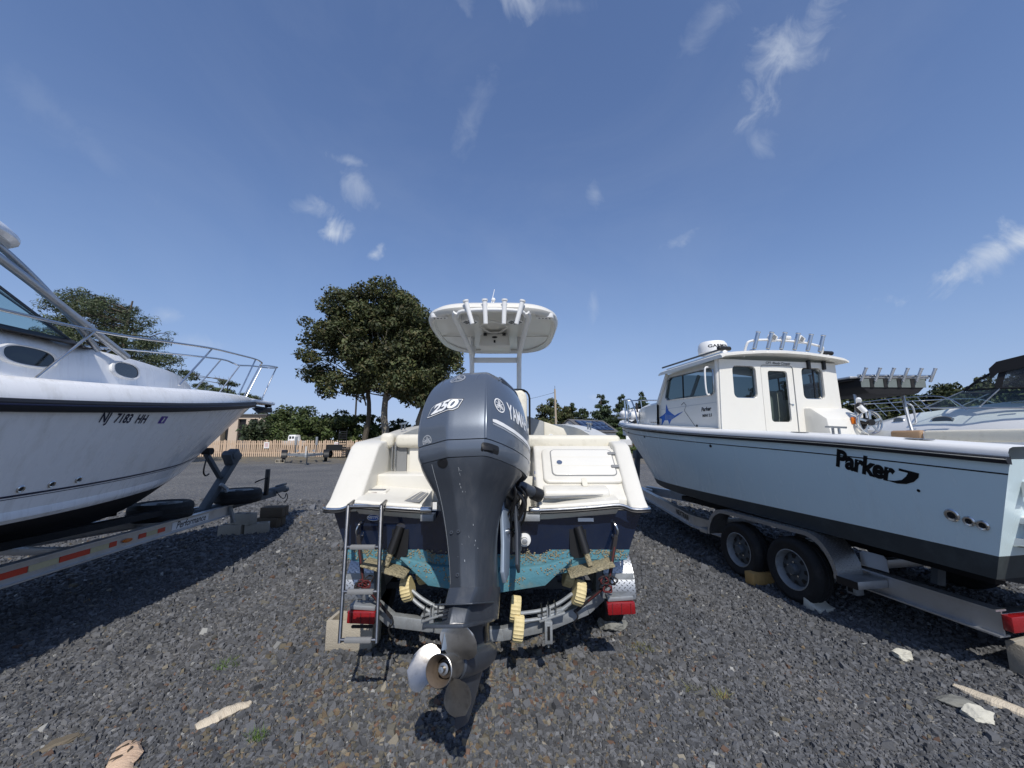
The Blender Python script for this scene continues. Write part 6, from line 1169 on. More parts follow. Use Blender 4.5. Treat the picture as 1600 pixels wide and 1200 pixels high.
# ------------------------------------------------------------------ boats behind the pilothouse boat
def cruiser():
    B = thing('express_cruiser', 'white express cruiser with oval portholes and black canvas enclosure behind the pale blue boat', 'boat', (15.3, 5.5, 0), rad(20))
    ts = [i / 24 for i in range(25)]
    K = lambda t: (0, spl(t, [(0, 0), (.6, 4.8), (1, 7.6)]), spl(t, [(0, .5), (.7, .5), (1, .95)]))
    C = lambda t: (spl(t, [(0, 1.2), (.5, 1.2), (.8, .7), (1, .01)]), spl(t, [(0, 0), (.6, 4.8), (1, 7.62)]), spl(t, [(0, .8), (.6, .85), (1, .96)]))
    Sh = lambda t: (spl(t, [(0, 1.42), (.5, 1.42), (.75, 1.1), (.92, .5), (1, .02)]), spl(t, [(0, 0), (.6, 5.2), (1, 8.9)]), spl(t, [(0, 1.38), (.5, 1.52), (1, 1.74)]))
    m, side = hull_mesh(K, C, Sh, ts, lambda t: 1 + t); m.build('hull', [M['black_af'], M['hull_shade']], B, ang=30)  # shade on the hull below the rub rail is put into its grey
    for sg in (-1, 1):
        q = MB(); q.loft([[V((sg * (Sh(t)[0] + a), Sh(t)[1], Sh(t)[2] + b)) for a, b in ((-.01, -.03), (.03, -.03), (.03, .03), (-.01, .03))] for t in ts]); q.build('rub_rail', M['rail_black'], B)
        rows = []
        for t in ts:
            x, y, z = Sh(t); k = interp(t, [(0, 1), (.6, 1), (.85, .72), (1, .35)]); c = lambda d: max(x - d * (1 if x > .5 else x / .5), 0) * sg
            rows.append([V((c(0), y, z + .03)), V((c(.02), y - .02, z + .18 * k)), V((c(.16), y - .03, z + .50 * k)), V((c(.34), y - .04, z + .80 * k)), V((c(.52), y - .06, z + 1.0 * k)), V((c(.75), y - .08, z + 1.12 * k)), V((0, y - .1, z + 1.22 * k))])
        q = MB(); q.grid(rows); dk = q.build('deck_moulding', M['whitedeck'], B, ang=60)
        db = bvh_of(dk)
        for y, z, a in ((7.45, 2.33, .20), (6.25, 2.29, .25)):
            h = db.ray_cast(V((sg * 3, y, z)), V((-sg, 0, 0))); h2 = db.ray_cast(V((sg * 3, y + .2, z)), V((-sg, 0, 0))); ax = (h2[0] - h[0]).normalized() * sg; ay = V((-sg * .1, 0, 1)).normalized(); n = ax.cross(ay)
            rg = lambda k, d: [h[0] + ax * x * k + ay * yy * k + n * d for x, yy in oval(a, .105, 24)]
            q = MB(); q.loft([rg(1.15, -.02), rg(1.12, .02), rg(.95, .015)], cap=False); f = q.build('porthole', M['steel'], B); q = MB(); q.add(rg(.97, .012), [tuple(range(24))]); q.build('pane', M['glass'], f)
        # windscreen: curved side glass + frame
        bl = [V((0, 6.95, 2.72)), V((sg * .8, 6.6, 2.68)), V((sg * 1.12, 5.4, 2.58)), V((sg * 1.18, 3.4, 2.42))]; tl = [V((0, 6.05, 3.10)), V((sg * .72, 5.75, 3.10)), V((sg * 1.0, 5.0, 3.06)), V((sg * 1.08, 3.4, 2.92))]
        for i in range(3): q = MB(); q.add([bl[i], bl[i + 1], tl[i + 1], tl[i]], [(0, 1, 2, 3)]); q.build('screen_pane', M['pane_g'], B); q = MB(); q.cyl(bl[i + 1], tl[i + 1], .015, n=6); q.build('screen_mullion', M['alu'], B)
        q = MB(); q.tube(bl, .02, 6); q.tube(tl, .028, 6, mi=1); q.build('screen_frame', [M['alu'], M['canvas']], B)
        # canvas enclosure
        cl = [V((sg * .98, 5.05, 3.08)), V((sg * 1.06, 3.4, 2.96))]; ct = [V((sg * .92, 4.9, 3.62)), V((sg * .95, 3.3, 3.76))]
        q = MB(); q.add([cl[0], cl[1], ct[1], ct[0]], [(0, 1, 2, 3)]); q.build('clear_curtain', M['vinyl_clear'], B)
        q = MB(); q.tube([tl[1], V((sg * .88, 5.4, 3.34)), ct[0]], .03, 6); q.bar(cl[0], ct[0], .12, .03, up=(sg, 0, 0)); q.build('canvas_edge', M['canvas'], B)
        q = MB(); q.cyl((sg * 1.0, 3.9, 2.95), (sg * .9, 4.5, 3.68), .014, n=6); q.build('bow_tube', M['steel'], B)
        q = MB(); q.tube(crv([(sg * 1.15, 5.6, 2.55), (sg * 1.05, 6.1, 2.95), (sg * .85, 7.2, 3.02), (sg * .5, 8.3, 3.0), (0, 8.9, 3.0)], 5), .016, 6); q.build('bow_rail', M['steel'], B)
        q = MB(); q.tube(crv([(sg * .98, 6.4, 2.75), (sg * .80, 7.25, 2.76), (sg * .46, 8.3, 2.72), (0, 8.85, 2.7)], 5), .010, 6); q.build('mid_rail', M['steel'], B)
        for x, y in ((.93, 6.7), (.72, 7.5), (.40, 8.4)): q = MB(); q.cyl((sg * x, y - .3, 2.55), (sg * x * .93, y, 3.02), .011, n=6); q.build('stanchion', M['steel'], B)
        q = MB(); q.bar((sg * 1.05, 4.6, 2.66), (sg * 1.05, 4.85, 2.67), .03, .04); q.build('cleat', M['steel'], B)
    q = MB(); q.add([V((-.72, 5.75, 3.10)), V((.72, 5.75, 3.10)), V((.88, 4.95, 3.64)), V((-.88, 4.95, 3.64))], [(0, 1, 2, 3)]); q.build('clear_curtain', M['vinyl_clear'], B)
    q = MB(); q.loft([[V((x, y, z + .10 * (1 - (x / .98)**2))) for x in (-.98, -.6, 0, .6, .98)] + [V((x, y, z - .20 * (abs(x) > .9) + .03 * (1 - (x / .98)**2) - .10)) for x in (.99, .6, 0, -.6, -.99)] for y, z in ((5.15, 3.60), (5.0, 3.76), (4.5, 3.85), (3.4, 3.90), (1.2, 3.90))]); q.build('bimini_top', M['canvas'], B, ang=60)
    q = MB(); q.tube(crv([(-1.1, 2.9, 2.6), (-1.05, 2.9, 3.4), (-.9, 2.95, 3.85), (-.5, 2.97, 4.0), (.5, 2.97, 4.0), (.9, 2.95, 3.85), (1.05, 2.9, 3.4), (1.1, 2.9, 2.6)], 5), .07, 8); q.build('radar_arch', M['white'], B)
def ttop_boat():
    B = thing('t_top_boat', 'fishing boat with black hardtop box and six steel rod holders beside the cruiser', 'boat', (9.25, 5.5, 0), rad(3))
    ts = [i / 16 for i in range(17)]
    K = lambda t: (0, lerp(0, 6.0, t), spl(t, [(0, .5), (.7, .5), (1, .9)])); C = lambda t: (spl(t, [(0, 1.0), (.6, .9), (1, .01)]), lerp(0, 6.02, t), spl(t, [(0, .75), (1, .92)])); Sh = lambda t: (spl(t, [(0, 1.12), (.5, 1.12), (.8, .7), (1, .02)]), lerp(0, 6.9, t), spl(t, [(0, 1.35), (1, 1.6)]))
    m, side = hull_mesh(K, C, Sh, ts); m.build('hull', [M['black_af'], M['white']], B, ang=30)
    q = MB(); q.grid([[V((-Sh(t)[0], Sh(t)[1], Sh(t)[2])), V((0, Sh(t)[1], Sh(t)[2] + .04)), V((Sh(t)[0], Sh(t)[1], Sh(t)[2]))] for t in ts]); q.build('deck', M['whitedeck'], B)
    q = MB(); q.box((0, 4.0, 1.45), (.8, .8, .5)); q.build('console', M['white'], B, bevel=.05)
    # hardtop: aluminium-edged panel with a black storage box hanging below, and the rack
    q = MB(); q.prism([(-1.05, 5.6), (-1.0, 3.6), (1.0, 3.6), (1.05, 5.6)], (0, 0, 3.19), (1, 0, 0), (0, 1, 0), .05); q.build('hardtop', M['alu'], B, bevel=.015)
    q = MB(); q.prism([(-1.02, 5.6), (-.98, 3.65), (.98, 3.65), (1.02, 5.6)], (0, 0, 3.15), (1, 0, 0), (0, 1, 0), .038); q.build('hardtop_liner', M['canvas'], B)
    q = MB(); q.loft([[V((x * k, y, z)) for x, y in ((-1, 3.55), (1, 3.55), (1, 4.7), (-1, 4.7))] for z, k in ((2.80, .45), (2.83, .62), (2.98, .80), (3.16, .84))]); q.build('life_vest_bag', M['canvas'], B, bevel=.03)
    q = MB(); q.prism([(-.82, 2.97), (.80, 2.97), (.80, 3.17), (-.82, 3.17)], (0, 3.535, 0), (1, 0, 0), (0, 0, 1), .012); q.build('bag_panel', M['panel_grey'], B)
    for k in range(4): x = -.56 + .34 * k; q = MB(); q.box((x, 3.515, 3.07), (.09, .012, .20)); q.build('bag_strap', M['canvas'], B)
    for k in range(6):
        x = -.86 + .345 * k; d = V((.30, -.25, 1)).normalized(); q = MB(); q.lathe([(.026, 0), (.031, .01), (.031, .31), (.038, .32), (.038, .335), (.026, .335), (.025, .2)], Matrix.Translation((x, 3.48, 3.10)) @ d.to_track_quat('Z', 'Y').to_matrix().to_4x4(), 14); q.build('rod_holder', M['alu'], B)
    q = MB(); q.cyl((-.9, 3.5, 3.24), (.95, 3.5, 3.24), .03, n=10); q.build('rack_tube', M['steel'], B)
    q = MB(); q.cyl((-.85, 4.9, 3.2), (-.85, 4.9, 3.46), .025, n=8); q.cyl((-.85, 4.9, 3.46), (-.85, 4.9, 3.5), .045, n=10); q.build('mast_light', M['black'], B)
    q = MB(); q.prism(rrect(.62, .36, .05), (-.95, 4.8, 2.86), (1, 0, 0), (0, 0, 1), .3); q.build('electronics_box', M['glass'], B, bevel=.01); q = MB(); q.tube([V((-.95 + x, 4.485, 2.86 + y)) for x, y in rrect(.64, .38, .05)], .014, 6, closed=True); q.build('box_frame', M['galv_dark'], B)
    for x, y in ((-.62, 4.2), (.62, 4.2)):
        q = MB(); q.tube(crv([(x - .12, y - .5, 1.4), (x - .12, y - .5, 1.85), (x - .06, y - .4, 2.2), (x + .02, y - .25, 2.95), (x + .04, y - .2, 3.16)], 5), .036, 10); q.build('frame_post', M['alu'], B)
        q = MB(); q.tube(crv([(x - .05, y - .42, 2.12), (x + .08, y - .42, 2.14), (x + .13, y - .38, 2.3), (x + .12, y - .36, 2.55), (x + .02, y - .3, 2.66)], 5), .022, 8); q.build('grab_rail', M['alu'], B)
        q = MB(); q.tube(crv([(x, 5.3, 1.4), (x, 5.2, 2.3), (x, 5.1, 3.16)], 5), .04, 10); q.build('frame_post', M['alu'], B)
M['hull_shade'] = mat('gelcoat_shade_grey', (.50, .52, .54), .3, var=.04); M['panel_grey'] = mat('grey_canvas', (.14, .165, .16), .7, var=.25, scale=5)

# ------------------------------------------------------------------ vegetation
def leaves(name, clumps, n, size, mats, parent, seed, aspect=.6, flat=0, cols=None, core=.25, droop=0):
    """thousands of leaf-sized faces spread through clumps [(centre, radius xyz)]; colour varies leaf by leaf"""
    r = np.random.default_rng(seed); C = np.array([c for c, _ in clumps]); R = np.array([q for _, q in clumps], float); w = (R[:, 0] * R[:, 2])**1.0; w = w / w.sum()
    k = r.choice(len(C), n, p=w); d = r.normal(0, 1, (n, 3)); d /= np.linalg.norm(d, axis=1)[:, None]; rad_ = r.uniform(core, 1, n)**.45
    p = C[k] + d * R[k] * rad_[:, None] * r.uniform(.8, 1.12, (n, 1))
    nrm = d * .6 + r.normal(0, .6, (n, 3)) + np.array([0, 0, .45 + flat]); nrm /= np.linalg.norm(nrm, axis=1)[:, None]
    t = np.cross(nrm, r.normal(0, 1, (n, 3))); t /= np.linalg.norm(t, axis=1)[:, None]; b = np.cross(nrm, t)
    s = size * np.exp(r.normal(0, .3, n))[:, None]; a = t * s; c = b * s * aspect
    vs = np.stack([p - a, p - c * .9 + a * .1, p + a, p + c * .9 - a * .1], 1).reshape(-1, 3)
    me = bpy.data.meshes.new(name); me.vertices.add(n * 4); me.vertices.foreach_set('co', vs.ravel()); me.loops.add(n * 4); me.loops.foreach_set('vertex_index', np.arange(n * 4)); me.polygons.add(n); me.polygons.foreach_set('loop_start', np.arange(n) * 4); me.polygons.foreach_set('loop_total', np.full(n, 4)); me.update()
    me.polygons.foreach_set('use_smooth', np.zeros(n, bool))
    cols = np.array(cols); ci = r.integers(0, len(cols), n); tone = r.uniform(.7, 1.3, len(C))[k]; col = cols[ci] * (tone * r.uniform(.7, 1.3, n))[:, None]
    at = me.color_attributes.new('tint', 'FLOAT_COLOR', 'POINT'); c4 = np.ones((n, 4, 4)); c4[:, :, :3] = col[:, None]; at.data.foreach_set('color', c4.ravel()); me.materials.append(mats)
    o = bpy.data.objects.new(name, me); COL.objects.link(o); o.parent = parent; return o
M['leaf'] = attr_mat('leaf', .65, 0, trans=.18); M['bark'] = mat('bark', (.10, .085, .065), .9, var=.3, scale=3, streak=(4, 4, .6), bump=.8, bscale=8, bdist=.05); M['bark_pale'] = mat('bark_pale', (.21, .19, .155), .9, var=.25, scale=3, streak=(4, 4, .6), bump=.8, bscale=8, bdist=.05)
PINL = [(.06, .085, .032), (.08, .105, .045), (.05, .07, .03), (.10, .115, .06)]; OAKC = [(.066, .082, .026), (.085, .095, .032), (.055, .068, .024), (.10, .088, .034), (.06, .078, .032)]; GRC = [(.055, .085, .022), (.075, .105, .03), (.045, .07, .02), (.09, .11, .035)]; PINC = [(.035, .058, .022), (.05, .075, .03), (.028, .045, .018), (.07, .085, .04)]; DKL = [(.04, .065, .026), (.055, .08, .034), (.03, .05, .02)]; DKC = [(.022, .04, .018), (.032, .05, .022), (.04, .058, .024)]
def limb(q, a, b, r0, r1, rr, n=5, wob=.25):
    a, b = V(a), V(b); L = (b - a).length; pts = [a.lerp(b, i / n) + (V((rr.gauss(0, 1), rr.gauss(0, 1), rr.gauss(0, .5))) * L * wob * .12 if 0 < i < n else V((0, 0, 0))) for i in range(n + 1)]; q.tube(crv(pts, 2), [lerp(r0, r1, i / (2 * n)) for i in range(2 * n + 1)], 7)
    return pts
def broadleaf(name, label, cat, loc, H, crown, n, size, seed, cols, trunk_r=.28, lean=(0, 0), group=None, mt='bark', blobs=60, clump=1.2, fill=None):
    """crown: (centre z, radii) ; fill: optional list of clump centres in tree space"""
    o = thing(name, label, cat, loc, 0, group); rr = random.Random(seed); cz, (rx, ry, rz) = crown
    cl = []
    for i in range(blobs):
        for _ in range(40):
            d = V((rr.gauss(0, 1), rr.gauss(0, 1), rr.gauss(0, 1))).normalized(); k = rr.uniform(.35, 1)**.6
            p = V((d.x * rx * k, d.y * ry * k, cz + d.z * rz * k))
            if fill is None or fill(p): break
        s = clump * rr.uniform(.7, 1.3); cl.append((tuple(p), (s * 1.15, s * 1.15, s * .8)))
    q = MB(); top = V((lean[0], lean[1], cz)); limb(q, (0, 0, -.1), top, trunk_r, trunk_r * .35, rr, 6, .25)
    for p, s in cl[::3]:
        f = rr.uniform(.35, .9); a = V((lean[0] * f, lean[1] * f, cz * f)); limb(q, a, p, trunk_r * .32 * (1.2 - f), .03, rr, 4, .5)
    q.build('trunk', M[mt], o)
    leaves('crown', cl, n, size, M['leaf'], o, seed, cols=cols); return o
def conifer(name, label, loc, H, R, n, size, seed, cols, group=None, z0=.08, tiers=9, ragged=.3):
    o = thing(name, label, 'tree', loc, 0, group); rr = random.Random(seed); cl = []; q = MB(); limb(q, (0, 0, -.1), (0, 0, H * .98), R * .07 + .05, .03, rr, 5, .05)
    for i in range(tiers):
        f = i / tiers; z = H * lerp(z0, 1, f); r = R * (1 - f)**.8 + .12
        for k in range(max(3, int(8 * (1 - f) + 3))):
            a = rr.uniform(0, 2 * pi); l = r * rr.uniform(1 - ragged, 1.1); p = V((cos(a) * l * .62, sin(a) * l * .62, z + rr.uniform(-.3, .3) * H / tiers)); cl.append((tuple(p), (l * .42 + .08, l * .42 + .08, H / tiers * .42)))
            if l > .4: q.tube([(0, 0, z), tuple(p)], [.04, .015], 5)
    q.build('trunk', M['bark'], o); leaves('crown', cl, n, size, M['leaf'], o, seed, aspect=.35, cols=cols); return o
def vegetation():
    # group of three oaks; their crowns merge into one rounded head
    def inside(dx, keep): return lambda p: keep(p.x + dx, p.z)
    OX = -14.6
    def keep(x, z):            # silhouette of the merged head (x from OX, z height)
        top = spl(x, [(-10.6, 11.5), (-9.3, 15.6), (-6.5, 18.6), (-3.5, 19.9), (0.5, 19.8), (4, 17.5), (6.5, 14.5), (8.5, 11.5), (9.6, 9)]); bot = spl(x, [(-10.6, 9.5), (-8.5, 7.2), (-5, 6.4), (-2, 7.8), (2, 6.8), (5, 5.5), (8, 6.2), (9.6, 8.5)])
        if ((x + 5.6) / 2.3)**2 + ((z - 9.6) / 1.0)**2 < 1: return False
        return bot < z < top - .8
    for dx, y, lab, H, r, bl, n, sd, cr in ((-2.2, 44.5, 'slim dark-trunked oak leaning in the group behind the picket fence', 9, .34, 150, 34000, 1, (-2.5, (8.5, 4.0, 7.0))), (0.4, 43, 'tallest oak with pale straight trunk in the group behind the picket fence', 10, .46, 190, 42000, 2, (0, (9.0, 4.5, 7.2))), (3.6, 45, 'oak with pale forked trunk in the group, nearest the hardtop of the navy boat', 9, .36, 160, 34000, 3, (3.5, (8.0, 4.0, 6.8)))):
        o = thing('oak_tree', lab, 'tree', (OX + dx, y, 0), 0, 'oaks behind the picket fence'); rr = random.Random(sd); cl = []
        while len(cl) < bl:
            x = rr.uniform(-10.6, 9.8); z = rr.uniform(5, 20.5)
            if not keep(x, z) or abs(x - dx * 1.6) > 6.0: continue
            s = rr.uniform(.6, 1.35); cl.append(((x - dx, rr.uniform(-3.6, 3.6), z), (s * 1.2, s * 1.2, s * .8)))
        q = MB(); tp = V((dx * .25 * 0 + (.9 if dx > 2 else -.4 if dx < 0 else .2), 0, 14)); pts = limb(q, (0, 0, -.1), tp, r, r * .3, rr, 7, .12)
        for p, s in cl[::4]:
            f = rr.uniform(.40, .95); limb(q, tp * f, p, r * .26 * (1.3 - f), .03, rr, 4, .4)
        if dx < 0:
            for k in range(6): limb(q, tp * .62, (-4.5 - k * .5, rr.uniform(-2, 1), 8.8 + k * .55), .09, .02, rr, 4, .5)
        q.build('trunk', M['bark_pale' if dx > -1 else 'bark'], o); leaves('crown', cl, n, .165, M['leaf'], o, sd, cols=OAKC)
    # bushes and small trees behind the fence
    for x, y, H, R, lab, sd, c in ((-28.5, 50, 6.0, 3.4, 'rounded light green tree behind the fence beside the beige building', 11, GRC), (-24.6, 47, 4.6, 2.6, 'dense green bush rising behind the small white boat', 12, GRC), (-21.0, 46.5, 5.0, 2.7, 'tall leafy green bush behind the empty galvanised trailer', 13, GRC), (-17.6, 47, 4.8, 2.2, 'loose green shrub beneath the left edge of the oak crowns', 14, GRC), (-14.2, 49, 4.0, 2.4, 'shaded shrub growing between the oak trunks', 15, PINC), (-10.4, 48, 4.2, 2.4, 'dark shrub growing right of the oak trunks behind the navy boat', 16, PINC), (-33.0, 52, 4.5, 3.0, 'dark green bush behind the fence left of the beige building', 17, PINC), (-38.5, 62, 6.5, 3.6, 'tall dark tree rising behind the beige building', 18, PINC)):
        broadleaf('leafy_tree', lab, 'tree', (x, y, 0), H, (H * .52, (R, R * .8, H * .5)), 6500, .17, sd, c, .13, blobs=55, clump=.62 * R / 2.4, group='shrubs and small trees behind the fence')
    # white pine over the cuddy boat
    o = thing('white_pine', 'big white pine with layered branches rising behind the white cuddy boat', 'tree', (-27.6, 26.5, 0)); rr = random.Random(21); q = MB(); limb(q, (0, 0, -.1), (.3, 0, 11.6), .32, .05, rr, 7, .12); cl = []
    for z, rx0, rx1 in ((4.0, -4, 2.4), (4.8, -4.5, 3.6), (5.5, -5, 4.0), (6.1, -5, 3.6), (6.7, -5, 3.0), (7.3, -5.2, 3.6), (7.9, -5.6, 3.0), (8.5, -5.6, 2.2), (9.1, -5.4, 1.6), (9.7, -5.0, 1.9), (10.3, -4.4, .9), (10.9, -3.6, .3), (11.4, -2.6, -.4), (11.7, -5.2, -4.0), (11.0, -5.4, -3.4)):
        for k in range(int(5 * (rx1 - rx0)) + 3):
            x = rr.uniform(rx0, rx1); yy = rr.uniform(-1, 1) * 3.0 * (1 - abs(x) / 8); p = V((x, yy, z + rr.gauss(0, .25) + .04 * abs(x))); s = rr.uniform(.38, .75); cl.append((tuple(p), (s * 1.2, s, s * .55)))
            if k % 3 == 0: limb(q, (.2, 0, max(1, z - .5 - .12 * abs(x))), p, .07, .015, rr, 4, .35)
    q.build('trunk', M['bark'], o); leaves('crown', cl, 52000, .105, M['leaf'], o, 21, aspect=.24, cols=PINL, core=.1)
    o = thing('low_pine', 'lower pine with bare twigs behind the bow of the white cuddy boat', 'tree', (-30.6, 41, 0)); q = MB(); limb(q, (0, 0, -.1), (0, 0, 8.0), .22, .05, rr, 5, .1); cl = []
    for k in range(64):
        x = rr.uniform(-4.4, 3.0); zt = interp(x, [(-4.4, 9.4), (-3.4, 8.0), (-1.5, 7.0), (0, 7.6), (1, 7.9), (3.0, 6.3)]); z = rr.uniform(4.6, zt); p = (x, rr.uniform(-1.6, 1.6), z); s = rr.uniform(.35, .7); cl.append((p, (s * 1.2, s, s * .5)))
        if k % 2 == 0: limb(q, (0, 0, z - .8), p, .05, .015, rr, 3, .3)
    for k in range(5): limb(q, (-.8 + k * .2, 0, 6.6), (-1.6 + k * .5, 0, 8.4 + rr.uniform(0, .6)), .03, .008, rr, 3, .4)
    q.build('trunk', M['bark'], o); leaves('crown', cl, 14000, .14, M['leaf'], o, 22, aspect=.25, cols=PINL, core=.1)
    # conifers beyond the house on the right
    for x, y, H, R, lab, sd in ((11.4, 74, 9.0, 4.2, 'dark spruce standing just right of the wooden utility pole', 31), (14.2, 77, 8.4, 4.4, 'low spruce filling the gap above the solar roof', 32), (17.2, 74, 10.6, 4.8, 'tall pointed spruce above the solar panels', 33), (20.9, 73, 10.6, 4.6, 'tall spruce beside the bow of the pale blue boat', 34), (19.2, 79, 8.8, 4.4, 'short spruce between the two tall spruces', 35), (26.0, 76, 11.6, 4.0, 'spruce showing through the bow rail of the pale blue boat', 36)):
        conifer('spruce_tree', lab, (x, y, 0), H, R, 14000, .24, sd, DKL, 'spruces behind the house with solar panels', ragged=.35, tiers=11)
    broadleaf('maple_tree', 'rounded olive brown tree behind the wooden utility pole', 'tree', (8.2, 74, 0), 8, (5.2, (3.4, 3, 4.0)), 7000, .24, 37, OAKC, .2, blobs=60, clump=.9)
    for x, y, H, R, lab, sd in ((14.4, 49.5, 4.7, 1.7, 'taller arborvitae hedge shrub above the dark red fence', 41), (17.4, 49.5, 3.4, 1.7, 'lower arborvitae hedge shrub by the bow of the pale blue boat', 42)): conifer('arborvitae', lab, (x, y, 0), H, R, 9000, .12, sd, [(.08, .13, .03), (.10, .15, .04), (.06, .10, .025)], 'arborvitae above the dark red fence', z0=.02, tiers=8, ragged=.25)
    # tree line far right: one wood, trees of it still told apart
    base = None
    for i, (x, y, H) in enumerate(((68, 92, 15.5), (78, 90, 14.0), (86, 88, 15.0), (95, 90, 13.5), (103, 92, 14.5), (112, 92, 16.5), (119, 88, 18.5), (128, 90, 20), (60, 95, 14), (137, 92, 21))):
        lab = 'broadleaf tree in the dark green wood behind the boats on the right'
        if base is None: base = broadleaf('wood_tree', lab, 'tree', (x, y, 0), 15, (8.3, (6.4, 5, 6.4)), 9000, .42, 51, DKC + OAKC[:2], .35, blobs=70, clump=1.5, group='trees of the wood on the right'); o = base
        else: o = dup(base, (x, y, 0), i * 1.7)
        o.scale = (1.05, 1, H / 15)

# ------------------------------------------------------------------ yard edge: fences, buildings, poles, trailers
M['picket'] = mat('picket_cedar', (.58, .43, .31), .85, var=.14, scale=4, streak=(1, 1, .3), dirt=(.34, .26, .2), dscale=3, damt=.5); M['red_board'] = mat('red_stained_board', (.13, .05, .035), .85, var=.25, scale=5, dirt=(.2, .11, .09), dscale=4, damt=.5)
M['stucco'] = mat('beige_stucco', (.56, .46, .37), .9, var=.06, scale=4); M['shingle'] = mat('grey_shingle', (.11, .11, .115), .9, var=.25, scale=3); M['siding'] = mat('white_siding', (.66, .67, .68), .7, var=.05); M['solar'] = mat('solar_cell', (.012, .022, .06), .15, var=.2, scale=8, coat=.6); M['pole_wood'] = mat('pole_wood', (.42, .35, .27), .9, var=.15, streak=(3, 3, .4)); M['pole_dark'] = mat('pole_dark', (.05, .045, .04), .9, var=.2)
def yard():
    F = thing('picket_fence', 'pale cedar shadowbox fence along the far edge of the yard on the left', 'fence', (-24, 40, 0)); rr = random.Random(61)
    q = MB(); q.prism([(-.062, 0), (.062, 0), (.062, 1.60), (.035, 1.65), (-.035, 1.65), (-.062, 1.60)], (0, -.012, 0), (1, 0, 0), (0, 0, 1), -.024); p0 = q.build('picket', M['picket'], F)
    for i in range(105):
        p = p0 if i == 0 else p0.copy()
        if i: COL.objects.link(p); p.parent = F
        p.location = (-11 + i * .205, 0 if i % 2 else .01, rr.uniform(-.03, .02)); p.rotation_euler = (rr.gauss(0, .01), rr.gauss(0, .012), 0); p.scale = (1, 1, rr.uniform(.97, 1.02))
    for z in (.38, 1.28): q = MB(); q.box((-.3, .05, z), (21.6, .04, .09)); q.build('fence_rail', M['picket'], F)
    for k in range(9): q = MB(); q.box((-10.8 + k * 2.6, .05, .85), (.10, .05, 1.72)); q.build('fence_post', M['picket'], F)
    R = thing('board_fence', 'low dark red board fence beyond the starboard quarter of the navy boat', 'fence', (17.5, 52, 0)); q = MB(); q.box((0, 0, .6), (.15, .02, 1.2)); p0 = q.build('board', M['red_board'], R)
    for i in range(62):
        p = p0 if i == 0 else p0.copy()
        if i: COL.objects.link(p); p.parent = R
        p.location = (-5 + i * .165, rr.choice((0, .012)), rr.uniform(-.04, .03))
    for z in (.3, .95): q = MB(); q.box((.1, .03, z), (10.3, .04, .08)); q.build('fence_rail', M['red_board'], R)
    for x, lab in ((-25.2, 'white notice with red print fixed on the picket fence, left of the empty trailer'), (-18.0, 'white notice with red print fixed on the fence beside the black ramp trailer')):
        o = thing('notice_sign', lab, 'sign', (x, 39.93, 1.15)); q = MB(); q.box((0, 0, 0), (.52, .015, .62)); q.build('sign_panel', M['decal_w'], o)
        for k in range(4): q = MB(); q.box((0, -.010, .17 - .11 * k), (.36 - .05 * (k % 2), .004, .045)); q.build('sign_print', M['sign_red'], o)
    # beige building, left
    H = thing('beige_building', 'flat roofed beige building with dark openings behind the picket fence', 'building', (-40.5, 57, 0))
    for x0, x1 in ((-4, -2.3), (-1.2, .1), (1.3, 1.9), (3.0, 3.9)): q = MB(); q.box(((x0 + x1) / 2, 0, 2.4), (x1 - x0, .3, 4.8)); q.build('wall', M['stucco'], H)
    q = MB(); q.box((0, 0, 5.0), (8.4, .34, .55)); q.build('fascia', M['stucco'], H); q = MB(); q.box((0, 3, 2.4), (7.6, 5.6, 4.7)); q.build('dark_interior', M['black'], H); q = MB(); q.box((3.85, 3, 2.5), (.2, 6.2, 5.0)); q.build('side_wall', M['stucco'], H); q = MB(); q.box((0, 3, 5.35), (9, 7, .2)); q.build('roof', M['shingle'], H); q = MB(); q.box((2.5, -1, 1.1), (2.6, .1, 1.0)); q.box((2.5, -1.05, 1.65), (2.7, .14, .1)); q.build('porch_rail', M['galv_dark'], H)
    # house with solar panels
    H = thing('gable_house', 'white gabled house with blue solar panels on its roof beyond the yard', 'house', (9.0, 60, 0), rad(38))
    w, l, e, p = 2.9, 7.6, 3.0, 4.75
    q = MB(); q.prism([(-w, 0), (w, 0), (w, e), (0, p), (-w, e)], (0, 0, 0), (0, -1, 0), (0, 0, 1), .2); q.build('gable_wall', M['siding'], H); q = MB(); q.box((l / 2, -w + .1, e / 2), (l, .2, e)); q.build('side_wall', M['siding'], H); q = MB(); q.box((l / 2, w - .1, e / 2), (l, .2, e)); q.build('side_wall', M['siding'], H)
    for s in (-1, 1): q = MB(); q.add([V((-.4, s * (w + .35), e - .2)), V((l + .4, s * (w + .35), e - .2)), V((l + .4, 0, p + .03)), V((-.4, 0, p + .03))], [(0, 1, 2, 3)]); q.build('roof_slope', M['shingle'], H, shell=.12)
    d = V((0, w + .35, p - e + .23)).normalized(); nn = V((1, 0, 0)).cross(d)
    for i in range(5):
        for j in range(2): q = MB(); q.prism([(0, 0), (1.3, 0), (1.3, 1.35), (0, 1.35)], V((.35 + i * 1.36, -w - .2, e - .10)) + d * (.25 + j * 1.42) + nn * .20, (1, 0, 0), d, .04); q.build('solar_panel', M['solar'], H, bevel=.01)
    q = MB(); q.box((-.22, -.2, 3.6), (.06, .5, .55)); q.build('gable_vent', M['amber'], H) if False else q.build('gable_vent', M['vinyl'], H)
